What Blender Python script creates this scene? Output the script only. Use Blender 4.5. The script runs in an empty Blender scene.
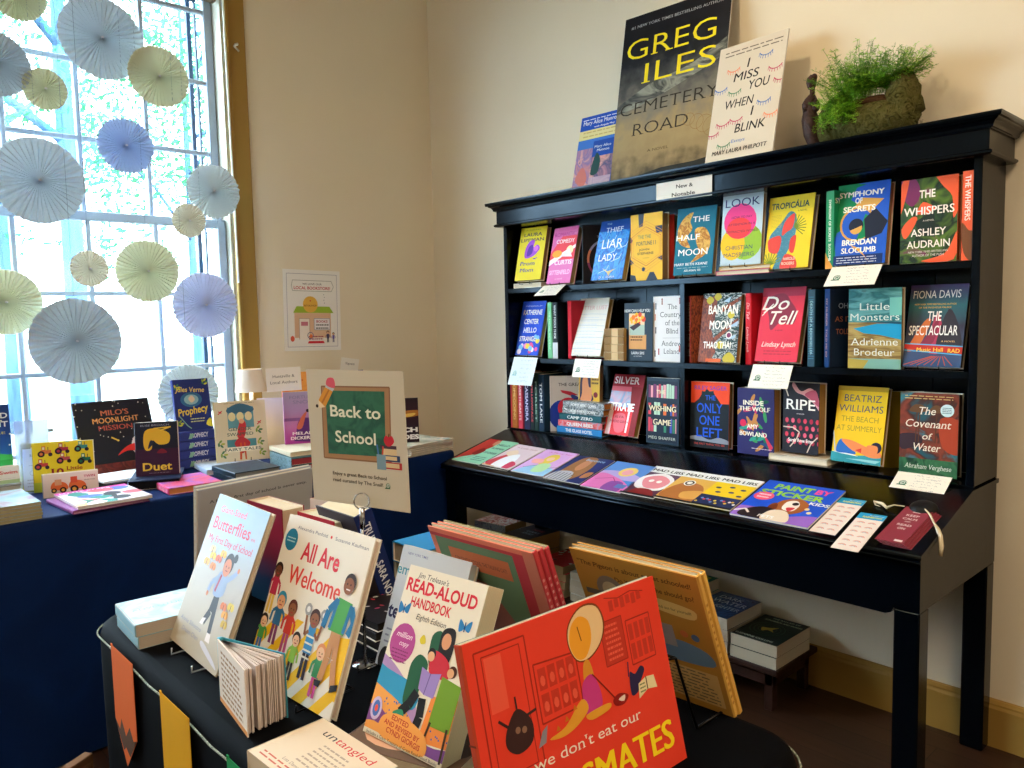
import bpy, math, random
from mathutils import Matrix, Vector
PI = math.pi
R = math.radians
rnd = random.Random(7)
SC = bpy.context.scene
COL = SC.collection

# ---------------------------------------------------------------- camera
def cam_setup():
    f, a, p, r = 785.63, 0.824538, -0.0832288, 0.0216406
    fw = Vector((math.cos(a)*math.cos(p), math.sin(a)*math.cos(p), math.sin(p)))
    rt = Vector((math.sin(a), -math.cos(a), 0)); dn = fw.cross(rt)
    r2 = math.cos(r)*rt + math.sin(r)*dn; d2 = -math.sin(r)*rt + math.cos(r)*dn
    cd = bpy.data.cameras.new('camera'); co = bpy.data.objects.new('camera', cd); COL.objects.link(co)
    m = Matrix.Identity(4)
    for i in range(3):
        m[i][0] = r2[i]; m[i][1] = -d2[i]; m[i][2] = -fw[i]
    m[0][3], m[1][3], m[2][3] = 0, 0, 1.3
    co.matrix_world = m
    cd.sensor_width = 36; cd.lens = f/1024*36; cd.clip_start = .02
    SC.camera = co
cam_setup()

# ---------------------------------------------------------------- light
W = bpy.data.worlds.new('sky'); SC.world = W; W.use_nodes = True
W.node_tree.nodes['Background'].inputs[0].default_value = (0.74, 0.89, 1.0, 1)
W.node_tree.nodes['Background'].inputs[1].default_value = 8.5
def area(name, loc, rot, sx, sy, power, col):
    l = bpy.data.lights.new(name, 'AREA'); l.shape = 'RECTANGLE'; l.size = sx; l.size_y = sy; l.energy = power; l.color = col
    o = bpy.data.objects.new(name, l); COL.objects.link(o); o.location = loc; o.rotation_euler = rot
    return o
area('ceiling_lamp_light', (0.5, -0.9, 3.5), (0, 0, 0), 1.2, 1.2, 19, (1.0, .76, .52))
area('ceiling_lamp_light', (-1.2, 1.3, 3.5), (0, 0, 0), 1.2, 1.2, 10, (1.0, .80, .58))
def spot(name, loc, to, power, col, ang):
    l = bpy.data.lights.new(name, 'SPOT'); l.energy = power; l.color = col; l.spot_size = R(ang); l.spot_blend = .9; l.shadow_soft_size = .05
    o = bpy.data.objects.new(name, l); COL.objects.link(o); o.location = loc
    o.rotation_euler = (Vector(to)-Vector(loc)).to_track_quat('-Z', 'Y').to_euler()
spot('track_spotlight', (0.9, 1.6, 3.3), (2.5, 0.7, 2.0), 18, (1.0, .74, .42), 80)
vs = SC.view_settings
vs.view_transform = 'Standard'; vs.look = 'None'; vs.exposure = 1.9; vs.gamma = 1; vs.use_curve_mapping = False
SC.cycles.max_bounces = 8; SC.cycles.diffuse_bounces = 4; SC.cycles.glossy_bounces = 3; SC.cycles.transparent_max_bounces = 12
SC.cycles.sample_clamp_indirect = 4; SC.cycles.use_denoising = True; SC.cycles.caustics_reflective = False; SC.cycles.caustics_refractive = False

# ---------------------------------------------------------------- materials
def lin(h):
    if isinstance(h, (tuple, list)): return tuple(h)+(1,)
    h = h.lstrip('#'); o = []
    for i in (0, 2, 4):
        c = int(h[i:i+2], 16)/255
        o.append(c/12.92 if c <= .04045 else ((c+.055)/1.055)**2.4)
    return tuple(o)+(1,)
MC = {}
def newmat(key, rough=.5, metal=0., spec=.5):
    m = bpy.data.materials.new(key); m.use_nodes = True
    b = m.node_tree.nodes['Principled BSDF']
    b.inputs['Roughness'].default_value = rough; b.inputs['Metallic'].default_value = metal
    b.inputs['Specular IOR Level'].default_value = spec
    return m, b
def C(h, rough=.5, metal=0., spec=.2):
    k = ('c', str(h), rough, metal, spec)
    if k not in MC:
        m, b = newmat('ink_'+str(len(MC)), rough, metal, spec)
        b.inputs['Base Color'].default_value = lin(h); MC[k] = m
    return MC[k]
def mottled(cols, scale=20, rough=.4, dist=1., stretch=(1, 1, 1), detail=3, bump=0, spec=.2, seed=0, sharp=False):
    k = ('n', tuple(cols), scale, rough, dist, stretch, seed, bump, sharp)
    if k in MC: return MC[k]
    m, b = newmat('mottled_'+str(len(MC)), rough, 0, spec); nt = m.node_tree
    tc = nt.nodes.new('ShaderNodeTexCoord'); mp = nt.nodes.new('ShaderNodeMapping')
    mp.inputs['Scale'].default_value = stretch; mp.inputs['Location'].default_value = (seed*3.1, seed*1.7, seed*2.3)
    n = nt.nodes.new('ShaderNodeTexNoise'); n.inputs['Scale'].default_value = scale; n.inputs['Detail'].default_value = detail
    n.inputs['Distortion'].default_value = dist
    cr = nt.nodes.new('ShaderNodeValToRGB'); e = cr.color_ramp.elements
    N = len(cols); lo, hi = .3, .7
    e[0].position = lo; e[0].color = lin(cols[0]); e[1].position = hi; e[1].color = lin(cols[-1])
    for i in range(1, N-1):
        q = e.new(lo+(hi-lo)*i/(N-1)); q.color = lin(cols[i])
    if sharp: cr.color_ramp.interpolation = 'CONSTANT'
    L = nt.links.new
    L(tc.outputs['Object'], mp.inputs[0]); L(mp.outputs[0], n.inputs['Vector']); L(n.outputs['Fac'], cr.inputs[0]); L(cr.outputs[0], b.inputs['Base Color'])
    if bump:
        bp = nt.nodes.new('ShaderNodeBump'); bp.inputs['Strength'].default_value = bump; bp.inputs['Distance'].default_value = .01
        L(n.outputs['Fac'], bp.inputs['Height']); L(bp.outputs[0], b.inputs['Normal'])
    MC[k] = m; return m
def gradient(cols, h, rough=.4, axis=2, warp=.02, lo=0.):
    """vertical print gradient on a cover, from bottom to top colour"""
    k = ('g', tuple(cols), h, rough, axis, lo)
    if k in MC: return MC[k]
    m, b = newmat('gradient_print_'+str(len(MC)), rough, 0, .2); nt = m.node_tree; L = nt.links.new
    tc = nt.nodes.new('ShaderNodeTexCoord'); sp = nt.nodes.new('ShaderNodeSeparateXYZ'); L(tc.outputs['Object'], sp.inputs[0])
    n = nt.nodes.new('ShaderNodeTexNoise'); n.inputs['Scale'].default_value = 18; n.inputs['Detail'].default_value = 4; L(tc.outputs['Object'], n.inputs['Vector'])
    a = nt.nodes.new('ShaderNodeMath'); a.operation = 'MULTIPLY_ADD'; L(n.outputs['Fac'], a.inputs[0]); a.inputs[1].default_value = warp*2; L(sp.outputs[axis], a.inputs[2])
    mr = nt.nodes.new('ShaderNodeMapRange'); mr.inputs[1].default_value = lo+warp; mr.inputs[2].default_value = lo+h+warp; L(a.outputs[0], mr.inputs[0])
    cr = nt.nodes.new('ShaderNodeValToRGB'); e = cr.color_ramp.elements
    e[0].color = lin(cols[0]); e[1].color = lin(cols[-1])
    for i in range(1, len(cols)-1):
        q = e.new(i/(len(cols)-1)); q.color = lin(cols[i])
    L(mr.outputs[0], cr.inputs[0]); L(cr.outputs[0], b.inputs['Base Color']); MC[k] = m; return m
def page_mat(hexa):
    k = ('p', hexa)
    if k in MC: return MC[k]
    m, b = newmat('page_edges_'+str(len(MC)), .85, 0, .1); nt = m.node_tree; L = nt.links.new
    tc = nt.nodes.new('ShaderNodeTexCoord'); mp = nt.nodes.new('ShaderNodeMapping'); mp.inputs['Scale'].default_value = (0, 900, 0)
    n = nt.nodes.new('ShaderNodeTexNoise'); n.inputs['Scale'].default_value = 1; n.inputs['Detail'].default_value = 1
    mx = nt.nodes.new('ShaderNodeMixRGB'); c = lin(hexa); mx.inputs[1].default_value = tuple(v*.72 for v in c[:3])+(1,); mx.inputs[2].default_value = tuple(min(1, v*1.12) for v in c[:3])+(1,)
    L(tc.outputs['Object'], mp.inputs[0]); L(mp.outputs[0], n.inputs['Vector']); L(n.outputs['Fac'], mx.inputs[0]); L(mx.outputs[0], b.inputs['Base Color'])
    MC[k] = m; return m

# ---------------------------------------------------------------- mesh builder
class MB:
    def __init__(s): s.v = []; s.f = []; s.m = []; s.mats = []; s.smooth = []
    def mi(s, mat):
        if mat not in s.mats: s.mats.append(mat)
        return s.mats.index(mat)
    def add(s, vs_, fs, mat, smooth=False):
        b = len(s.v); s.v += [tuple(v) for v in vs_]; k = s.mi(mat)
        for f in fs: s.f.append(tuple(b+i for i in f)); s.m.append(k); s.smooth.append(smooth)
    def box(s, x0, x1, y0, y1, z0, z1, mat, M=None):
        p = [Vector(q) for q in ((x0, y0, z0), (x1, y0, z0), (x1, y1, z0), (x0, y1, z0), (x0, y0, z1), (x1, y0, z1), (x1, y1, z1), (x0, y1, z1))]
        if M: p = [M @ q for q in p]
        s.add(p, [(0, 3, 2, 1), (4, 5, 6, 7), (0, 1, 5, 4), (1, 2, 6, 5), (2, 3, 7, 6), (3, 0, 4, 7)], mat)
    def bevbox(s, x0, x1, y0, y1, z0, z1, mat, b=.003, M=None):
        """box with chamfered edges"""
        vs_ = []; idx = {}
        for i, X in enumerate((x0, x1)):
            for j, Y in enumerate((y0, y1)):
                for k, Z in enumerate((z0, z1)):
                    sx, sy, sz = 1-2*i, 1-2*j, 1-2*k
                    for a, d in enumerate(((0, sy*b, sz*b), (sx*b, 0, sz*b), (sx*b, sy*b, 0))):
                        idx[(i, j, k, a)] = len(vs_); vs_.append(Vector((X+d[0], Y+d[1], Z+d[2])))
        fs = []
        I = idx
        for i in (0, 1): fs.append([I[(i, 0, 0, 0)], I[(i, 1, 0, 0)], I[(i, 1, 1, 0)], I[(i, 0, 1, 0)]])
        for j in (0, 1): fs.append([I[(0, j, 0, 1)], I[(1, j, 0, 1)], I[(1, j, 1, 1)], I[(0, j, 1, 1)]])
        for k in (0, 1): fs.append([I[(0, 0, k, 2)], I[(1, 0, k, 2)], I[(1, 1, k, 2)], I[(0, 1, k, 2)]])
        for i in (0, 1):
            for j in (0, 1):
                fs.append([I[(i, j, 0, 0)], I[(i, j, 0, 1)], I[(i, j, 1, 1)], I[(i, j, 1, 0)]])
        for i in (0, 1):
            for k in (0, 1):
                fs.append([I[(i, 0, k, 0)], I[(i, 0, k, 2)], I[(i, 1, k, 2)], I[(i, 1, k, 0)]])
        for j in (0, 1):
            for k in (0, 1):
                fs.append([I[(0, j, k, 1)], I[(0, j, k, 2)], I[(1, j, k, 2)], I[(1, j, k, 1)]])
        for i in (0, 1):
            for j in (0, 1):
                for k in (0, 1): fs.append([I[(i, j, k, 0)], I[(i, j, k, 1)], I[(i, j, k, 2)]])
        c = Vector(((x0+x1)/2, (y0+y1)/2, (z0+z1)/2)); out = []
        for f in fs:
            p = [vs_[q] for q in f]; n = (p[1]-p[0]).cross(p[2]-p[0])
            out.append(f if n.dot(p[0]-c) > 0 else f[::-1])
        if M: vs_ = [M @ q for q in vs_]
        s.add(vs_, out, mat)
    def prism(s, pts, axis, a, b, mat):
        """extrude a 2-D outline (list) along axis from a to b"""
        n = len(pts)
        def P(p, t): return (t, p[0], p[1]) if axis == 0 else (p[0], t, p[1]) if axis == 1 else (p[0], p[1], t)
        vs_ = [P(p, a) for p in pts]+[P(p, b) for p in pts]
        fs = [tuple(range(n))[::-1], tuple(range(n, 2*n))]+[(i, (i+1) % n, n+(i+1) % n, n+i) for i in range(n)]
        s.add(vs_, fs, mat)
    def tube(s, pts, r, mat, n=6, cap=True):
        pts = [Vector(p) for p in pts]; rs = r if isinstance(r, (list, tuple)) else [r]*len(pts)
        vs_ = []; fs = []; prev = None
        for i, p in enumerate(pts):
            d = (pts[min(i+1, len(pts)-1)]-pts[max(i-1, 0)]).normalized()
            a = prev if prev is not None else (Vector((0, 0, 1)) if abs(d.z) < .9 else Vector((1, 0, 0)))
            u = (a-d*a.dot(d)).normalized(); w = d.cross(u); prev = u
            for k in range(n):
                t = 2*PI*k/n; vs_.append(p+(u*math.cos(t)+w*math.sin(t))*rs[i])
        for i in range(len(pts)-1):
            for k in range(n): fs.append((i*n+k, i*n+(k+1) % n, (i+1)*n+(k+1) % n, (i+1)*n+k))
        if cap: fs += [tuple(range(n))[::-1], tuple(range((len(pts)-1)*n, len(pts)*n))]
        s.add(vs_, fs, mat, True)
    def lathe(s, prof, mat, n=24, cx=0, cy=0, smooth=True):
        vs_ = [(cx+r*math.cos(2*PI*k/n), cy+r*math.sin(2*PI*k/n), z) for r, z in prof for k in range(n)]
        fs = [(i*n+k, i*n+(k+1) % n, (i+1)*n+(k+1) % n, (i+1)*n+k) for i in range(len(prof)-1) for k in range(n)]
        s.add(vs_, fs, mat, smooth)
    def build(s, name, parent=None, loc=None):
        me = bpy.data.meshes.new(name); me.from_pydata(s.v, [], s.f)
        for m in s.mats: me.materials.append(m)
        me.polygons.foreach_set('material_index', s.m); me.polygons.foreach_set('use_smooth', s.smooth); me.update()
        o = bpy.data.objects.new(name, me); COL.objects.link(o)
        if parent: o.parent = parent
        if loc: o.location = loc
        return o
def tag(o, label, cat=None, group=None, kind=None):
    if label: o['label'] = label
    if cat: o['category'] = cat
    if group: o['group'] = group
    if kind: o['kind'] = kind
    return o
def empty(name, loc=(0, 0, 0), rz=0, label=None, cat=None, group=None):
    o = bpy.data.objects.new(name, None); COL.objects.link(o); o.location = loc; o.rotation_euler = (0, 0, rz); o.empty_display_size = .02
    return tag(o, label, cat, group)
def copy_tree(o, parent=None):
    c = o.copy(); COL.objects.link(c)
    if parent: c.parent = parent
    for ch in list(o.children): copy_tree(ch, c)
    return c

# ---------------------------------------------------------------- lettering
GC = {}
def glyphs(s, bold):
    k = (s, bold)
    if k in GC: return GC[k]
    cu = bpy.data.curves.new('t', 'FONT'); cu.body = s; cu.size = 1; cu.resolution_u = 3; cu.offset = bold
    o = bpy.data.objects.new('t', cu); me = o.to_mesh()
    vs_ = [(v.co.x, v.co.y) for v in me.vertices]; fs = [tuple(p.vertices) for p in me.polygons]; es = [tuple(e.vertices) for e in me.edges]
    o.to_mesh_clear(); bpy.data.objects.remove(o); bpy.data.curves.remove(cu)
    GC[k] = (vs_, fs, es); return GC[k]
def clip(poly, w, h):
    for ax, lim, sg in ((0, 0, 1), (0, w, -1), (1, 0, 1), (1, h, -1)):
        out = []
        for i in range(len(poly)):
            a, b = poly[i-1], poly[i]; ia, ib = sg*(a[ax]-lim) >= 0, sg*(b[ax]-lim) >= 0
            if ia != ib:
                t = (lim-a[ax])/(b[ax]-a[ax]); out.append((a[0]+t*(b[0]-a[0]), a[1]+t*(b[1]-a[1])))
            if ib: out.append(b)
        poly = out
        if len(poly) < 3: return []
    return poly
class Page:
    """a printed face: u,v in 0..1 from its lower left corner"""
    def __init__(s, mb, o, ex, ey, w, h, eps=.000018):
        s.mb, s.o, s.ex, s.ey, s.w, s.h = mb, Vector(o), Vector(ex), Vector(ey), w, h
        s.n = s.ex.cross(s.ey); s.k = 0; s.eps = eps
    def _p(s, q): return s.o+s.ex*q[0]+s.ey*q[1]+s.n*(s.eps*s.k)
    def _m(s, c): return C(c) if isinstance(c, (str, tuple)) else c
    def raw(s, pts, col, doclip=True, up=True):
        if doclip: pts = clip(pts, s.w, s.h)
        if len(pts) < 3: return
        if up: s.k += 1
        s.mb.add([s._p(q) for q in pts], [tuple(range(len(pts)))], s._m(col))
    def poly(s, pts, col, up=True): s.raw([(u*s.w, v*s.h) for u, v in pts], col, True, up)
    def rect(s, u0, v0, u1, v1, col, up=True): s.poly([(u0, v0), (u1, v0), (u1, v1), (u0, v1)], col, up)
    def disc(s, u, v, r, col, ry=None, n=20, rot=0, a0=0, a1=360, up=True):
        """radius in page widths"""
        ry = r if ry is None else ry; c, sn = math.cos(R(rot)), math.sin(R(rot)); pts = []
        N = n if a1-a0 == 360 else n+1
        for i in range(N):
            t = R(a0+(a1-a0)*i/n); x, y = r*s.w*math.cos(t), ry*s.w*math.sin(t)
            pts.append((u*s.w+x*c-y*sn, v*s.h+x*sn+y*c))
        s.raw(pts, col, True, up)
    def blob(s, pts, col, up=True):
        """closed smooth outline through the points"""
        out = []; n = len(pts)
        for i in range(n):
            p0, p1, p2, p3 = pts[i-1], pts[i], pts[(i+1) % n], pts[(i+2) % n]
            for t in (0, .25, .5, .75):
                out.append(tuple(.5*((2*p1[a])+(-p0[a]+p2[a])*t+(2*p0[a]-5*p1[a]+4*p2[a]-p3[a])*t*t+(-p0[a]+3*p1[a]-3*p2[a]+p3[a])*t**3) for a in (0, 1)))
        s.poly(out, col, up)
    def line(s, pts, wd, col, up=True):
        """polyline of width wd (page widths)"""
        P = [Vector((u*s.w, v*s.h)) for u, v in pts]; hw = wd*s.w/2
        if up: s.k += 1
        for a, b in zip(P, P[1:]):
            d = (b-a)
            if d.length < 1e-7: continue
            d.normalize(); q = Vector((-d.y, d.x))*hw
            s.raw([tuple(a-q), tuple(b-q), tuple(b+q), tuple(a+q)], col, True, False)
    def arc(s, u, v, r, a0, a1, wd, col, ry=None, n=10):
        ry = ry or r
        s.line([(u+r*math.cos(R(a0+(a1-a0)*i/n)), v+ry*s.w/s.h*math.sin(R(a0+(a1-a0)*i/n))) for i in range(n+1)], wd, col)
    def text(s, t, u, v, H, col, Wd=None, bold=.0, rot=0, shear=0, serif=False, align='C', up=True, maxw=None):
        """caps height H (page heights), baseline centre at u,v; Wd = width in page widths"""
        dxs = (0.,)
        if bold > .005 and any(ch in t for ch in 'MW'):     # heavier stroke by overprinting
            dxs = (-bold, 0., bold); bold = 0.
        vs_, fs, es = glyphs(t, bold)
        if not vs_: return
        x0 = min(p[0] for p in vs_); x1 = max(p[0] for p in vs_)
        sy = H*s.h/.73; sx = sy if Wd is None else Wd*s.w/(x1-x0)
        if maxw and (x1-x0)*sx > maxw*s.w: sx = maxw*s.w/(x1-x0)
        cx = (x0+x1)/2 if align == 'C' else x0
        if align == 'R': cx = x1
        c, sn = math.cos(R(rot)), math.sin(R(rot))
        if up: s.k += 1
        def T(p, dx=0.):
            x, y = (p[0]-cx+dx)*sx+shear*p[1]*sy, p[1]*sy
            return s._p((u*s.w+x*c-y*sn, v*s.h+x*sn+y*c))
        m = s._m(col)
        for dx in dxs:
            s.mb.add([T(p, dx) for p in vs_], fs, m); s.k += .12
        if serif:
            for a, b in es:
                A, B = vs_[a], vs_[b]
                if abs(A[1]-B[1]) < .004 and .03 < abs(A[0]-B[0]) < .2:
                    for yy, dy in ((0, .035), (.73, -.035), (.55, -.03)):
                        if abs(A[1]-yy) < .03:
                            l, r_ = min(A[0], B[0])-.055, max(A[0], B[0])+.055; y = A[1]
                            q = [T((l, y)), T((r_, y)), T((r_, y+dy)), T((l, y+dy))]
                            s.mb.add(q, [(0, 1, 2, 3)] if dy > 0 else [(3, 2, 1, 0)], m)
    def lines(s, u0, u1, v0, v1, n, col, th=.25, seed=1, ragged=.15):
        """rows of small print"""
        r = random.Random(seed); s.k += 1; dv = (v1-v0)/max(1, n-1) if n > 1 else 0
        for i in range(n):
            v = v0+dv*i; hh = abs(dv if n > 1 else .02)*th; u = u0; end = u1-r.random()*ragged*(u1-u0)
            while u < end:
                l = min(end-u, (u1-u0)*(.06+.12*r.random()))
                s.rect(u, v-hh/2, u+l, v+hh/2, col, up=False); u += l+(u1-u0)*.03
    def scribble(s, u0, u1, v0, v1, n, col, seed=1):
        r = random.Random(seed); s.k += 1; dv = (v1-v0)/max(1, n-1)
        for i in range(n):
            v = v0+dv*i; u = u0; pts = []
            end = u1-(.25*r.random()*(u1-u0))
            while u < end:
                pts.append((u, v+(r.random()-.5)*abs(dv)*.5)); u += (u1-u0)*.018
                if r.random() < .14:
                    if len(pts) > 1: s.line(pts, .006, col, up=False)
                    pts = []; u += (u1-u0)*.03
            if len(pts) > 1: s.line(pts, .006, col, up=False)
    def snail(s, u, v, r, col='2c6b4e', up=True):
        """the little spiral snail mark"""
        s.disc(u, v, r, col); asp = s.w/s.h
        pts = [(u+r*.85*(1-i/26)*math.cos(.6*i), v+r*.85*(1-i/26)*asp*math.sin(.6*i)) for i in range(22)]
        s.line(pts, r*.16, 'e9ece2')
        s.poly([(u-r*1.5, v-r*1.0*asp), (u+r*1.1, v-r*1.0*asp), (u+r*.6, v-r*.7*asp), (u-r*1.2, v-r*.6*asp)], col)
    def person(s, u, v0, v1, skin, top, legs, hair='20150f', wf=.05, arms=0, dress=False):
        """small flat printed figure standing from v0 (feet) to v1 (crown)"""
        H = v1-v0; asp = s.w/s.h; hr = wf*.62
        hy = v1-hr*asp
        s.line([(u-wf*.3, v0), (u-wf*.25, v0+H*.45)], wf*.42, legs); s.line([(u+wf*.35, v0), (u+wf*.25, v0+H*.45)], wf*.42, legs, up=False)
        s.poly([(u-wf*.62, v0+H*.38), (u+wf*.62, v0+H*.38), (u+wf*.5, hy-hr*asp*.7), (u-wf*.5, hy-hr*asp*.7)], top)
        if dress: s.poly([(u-wf*.95, v0+H*.22), (u+wf*.95, v0+H*.22), (u+wf*.5, hy-hr*asp), (u-wf*.5, hy-hr*asp)], top)
        for sg in (-1, 1):
            y = v0+H*.62
            e = (u+sg*wf*1.25, y+H*.32) if arms == 1 else (u+sg*wf*1.05, y-H*.2)
            s.line([(u+sg*wf*.45, y+H*.08), (u+sg*wf*.95, y), e], wf*.3, top if arms == 0 else skin)
        s.disc(u, hy+hr*asp*.25, hr*1.22, hair); s.disc(u, hy-hr*asp*.1, hr, skin)
        for sg in (-1, 1): s.disc(u+sg*hr*.38, hy, hr*.13, '20150f', n=6, up=(sg == -1))
        s.line([(u-hr*.35, hy-hr*.5*asp), (u+hr*.35, hy-hr*.5*asp)], hr*.16, 'a03030')

# ---------------------------------------------------------------- books
def pose(o, loc, yaw, tilt):
    o.location = loc
    o.rotation_euler = (Matrix.Rotation(R(yaw), 3, 'Z') @ Matrix.Rotation(-R(tilt), 3, 'X')).to_euler()
def book(name, label, group, loc, yaw, tilt, w, h, t, front='888888', spine=None, back=None, art=None, sart=None, page='d9c9a4', hard=True, side='L', cat='book', bart=None):
    """upright book: origin bottom centre of its front face, which looks along local -y"""
    root = empty(name, label=label, cat=cat, group=group); pose(root, loc, yaw, tilt)
    fm = front if not isinstance(front, str) else C(front)
    sm = fm if spine is None else (C(spine) if isinstance(spine, str) else spine)
    bm_ = fm if back is None else (C(back) if isinstance(back, str) else back)
    mb = MB(); bt = .0026 if hard else .0005; st = .0030 if hard else .0006; x0, x1 = -w/2, w/2; ch = min(.0025, t*.2)
    sg = 1 if side == 'L' else -1
    def X(x): return x*sg
    def strip(a, b, m):
        q = [(X(a[0]), a[1], 0), (X(b[0]), b[1], 0), (X(b[0]), b[1], h), (X(a[0]), a[1], h)]
        mb.add(q, [(0, 1, 2, 3)] if sg > 0 else [(3, 2, 1, 0)], m)
    out = [(x1, 0), (x0+ch, 0), (x0, ch), (x0, t-ch), (x0+ch, t), (x1, t)]
    inn = [(x1, bt), (x0+st, bt), (x0+st, t-bt), (x1, t-bt)]
    # outer skin (reverse order so normals face out)
    for i, m in enumerate((fm, sm, sm, sm, bm_)): strip(out[i+1], out[i], m)
    for i in range(3): strip(inn[i], inn[i+1], C('e8e0d0'))
    strip(out[0], inn[0], fm); strip(inn[3], out[5], bm_)
    for z, up in ((0, False), (h, True)):     # top and bottom rims of the boards
        for A, m in (([(x1, 0), (x0+ch, 0), (x0+st, bt), (x1, bt)], fm), ([(x0+ch, 0), (x0, ch), (x0, t-ch), (x0+ch, t), (x0+st, t-bt), (x0+st, bt)], sm), ([(x0+ch, t), (x1, t), (x1, t-bt), (x0+st, t-bt)], bm_)):
            q = [(X(a), b, z) for a, b in A]
            mb.add(q, [tuple(range(len(q)))] if (up != (sg < 0)) else [tuple(range(len(q)))[::-1]], m)
    if art: art(Page(mb, (x0, 0, 0), (1, 0, 0), (0, 0, 1), w, h))
    if sart:
        if side == 'L': sart(Page(mb, (x0, t, 0), (0, -1, 0), (0, 0, 1), t, h))
        else: sart(Page(mb, (w/2, 0, 0), (0, 1, 0), (0, 0, 1), t, h))
    if bart: bart(Page(mb, (x1, t, 0), (-1, 0, 0), (0, 0, 1), w, h))
    mb.build('cover', root)
    pb = MB(); ins = .004 if hard else .0003; a, b = x0+st, x1-ins
    if sg < 0: a, b = -b, -a
    pb.box(a, b, bt, t-bt, ins, h-ins, page_mat(page)); pb.build('page_block', root)
    return root
def stext(t, col, bold=.0, frac=.5, Wd=None, v=.5, u=None, serif=False):
    """spine lettering reading downwards"""
    def f(p):
        H = p.w*frac/p.h
        p.text(t, (.5-frac/2) if u is None else u, v, H, col, Wd=(Wd or .7)*p.h/p.w, bold=bold, rot=-90, serif=serif)
    return f
def lie(name, label, group, cx, cy, z, yaw, w, h, t, **k):
    """book lying flat, front up; cx,cy its centre, z what it lies on; yaw 0 = its top points to +y"""
    n = Vector((-math.sin(R(yaw)), math.cos(R(yaw)), 0))
    return book(name, label, group, (cx-n.x*h/2, cy-n.y*h/2, z+t), yaw, 90, w, h, t, **k)
ORD = ['lowest', 'second lowest', 'third lowest', 'fourth lowest', 'fifth lowest', 'topmost']
def pile(name, labelf, group, n, cx, cy, z, yaw, w, h, t, jit=2., **k):
    """stack of like books: one built, the others copied with their parts"""
    first = None; out = []
    for i in range(n):
        if first is None: o = first = lie(name, '', group, cx, cy, z, yaw, w, h, t, **k)
        else: o = copy_tree(first)
        a = yaw+rnd.uniform(-jit, jit) if i else yaw
        nn = Vector((-math.sin(R(a)), math.cos(R(a)), 0)); pose(o, (cx-nn.x*h/2+rnd.uniform(-.002, .002), cy-nn.y*h/2+rnd.uniform(-.002, .002), z+t*(i+1)+.0006*i), a, 90)
        o['label'] = labelf('topmost' if i == n-1 and n > 1 else ORD[i]); out.append(o)
    return out
def sheet(name, label, cat, TL, TR, BL, art=None, col='f0ece2', th=.0012, group=None, mat=None, backcol=None):
    """flat card given by three corners"""
    TL, TR, BL = Vector(TL), Vector(TR), Vector(BL); ex = (TR-TL); w = ex.length; ex.normalize(); ey = (TL-BL); ey -= ex*ey.dot(ex)
    h = (TL-BL).length; ey.normalize(); n = ex.cross(ey)
    mb = MB(); m = mat or C(col)
    M = Matrix((ex, -n, ey)).transposed().to_4x4(); M.translation = BL
    mb.box(0, w, 0, th, 0, h, m)
    if art: art(Page(mb, (0, 0, 0), (1, 0, 0), (0, 0, 1), w, h))
    o = mb.build(name); o.matrix_world = M
    return tag(o, label, cat, group)
WIRE = C('0c0c0e', .3, .6)
def easel(x, y, z, yaw, tilt, h, label, hx=.03, mat=None, lift=0, group='wire book easels'):
    root_y = R(yaw); m = mat or WIRE
    o = MB(); t = R(tilt)
    for s in (-1, 1):
        a = s*hx
        o.tube([(a, -.016, .012), (a, -.017, .001), (a, .0, .001), (a, .085, .001)], .0014, m)
        b = Vector((a, .045, .001)); e = Vector((a, .036+math.sin(t)*h, math.cos(t)*h))
        o.tube([b, e], .0014, m)
    o.tube([(-hx, .085, .001), (hx, .085, .001)], .0014, m); o.tube([(-hx, .036+math.sin(t)*h, math.cos(t)*h), (hx, .036+math.sin(t)*h, math.cos(t)*h)], .0014, m)
    ob = o.build('book_easel'); ob.location = (x, y, z+.001); ob.rotation_euler = (0, 0, root_y)
    return tag(ob, label, 'easel', group)

# ================================================================ THE ROOM
WX, WY, H_ = 2.5675, 3.364, 3.6
def wallmat(name, hexa, rough=.75):
    m, b = newmat(name, rough, 0, .25); nt = m.node_tree; L = nt.links.new
    n = nt.nodes.new('ShaderNodeTexNoise'); n.inputs['Scale'].default_value = 2.5; n.inputs['Detail'].default_value = 5
    g = nt.nodes.new('ShaderNodeNewGeometry'); L(g.outputs['Position'], n.inputs['Vector'])
    mx = nt.nodes.new('ShaderNodeMixRGB'); c = lin(hexa); mx.inputs[1].default_value = tuple(v*.95 for v in c[:3])+(1,); mx.inputs[2].default_value = tuple(min(1, v*1.05) for v in c[:3])+(1,)
    L(n.outputs['Fac'], mx.inputs[0]); L(mx.outputs[0], b.inputs['Base Color'])
    n2 = nt.nodes.new('ShaderNodeTexNoise'); n2.inputs['Scale'].default_value = 60; L(g.outputs['Position'], n2.inputs['Vector'])
    bp = nt.nodes.new('ShaderNodeBump'); bp.inputs['Strength'].default_value = .08; bp.inputs['Distance'].default_value = .004
    L(n2.outputs['Fac'], bp.inputs['Height']); L(bp.outputs[0], b.inputs['Normal']); return m
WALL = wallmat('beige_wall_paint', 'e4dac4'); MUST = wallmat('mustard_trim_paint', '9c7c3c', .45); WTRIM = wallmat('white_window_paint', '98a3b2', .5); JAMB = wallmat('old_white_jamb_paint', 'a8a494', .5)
CEIL = wallmat('ceiling_paint', 'd8d2c2')
def struct(name, mb): return tag(mb.build(name), None, kind='structure')
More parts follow.
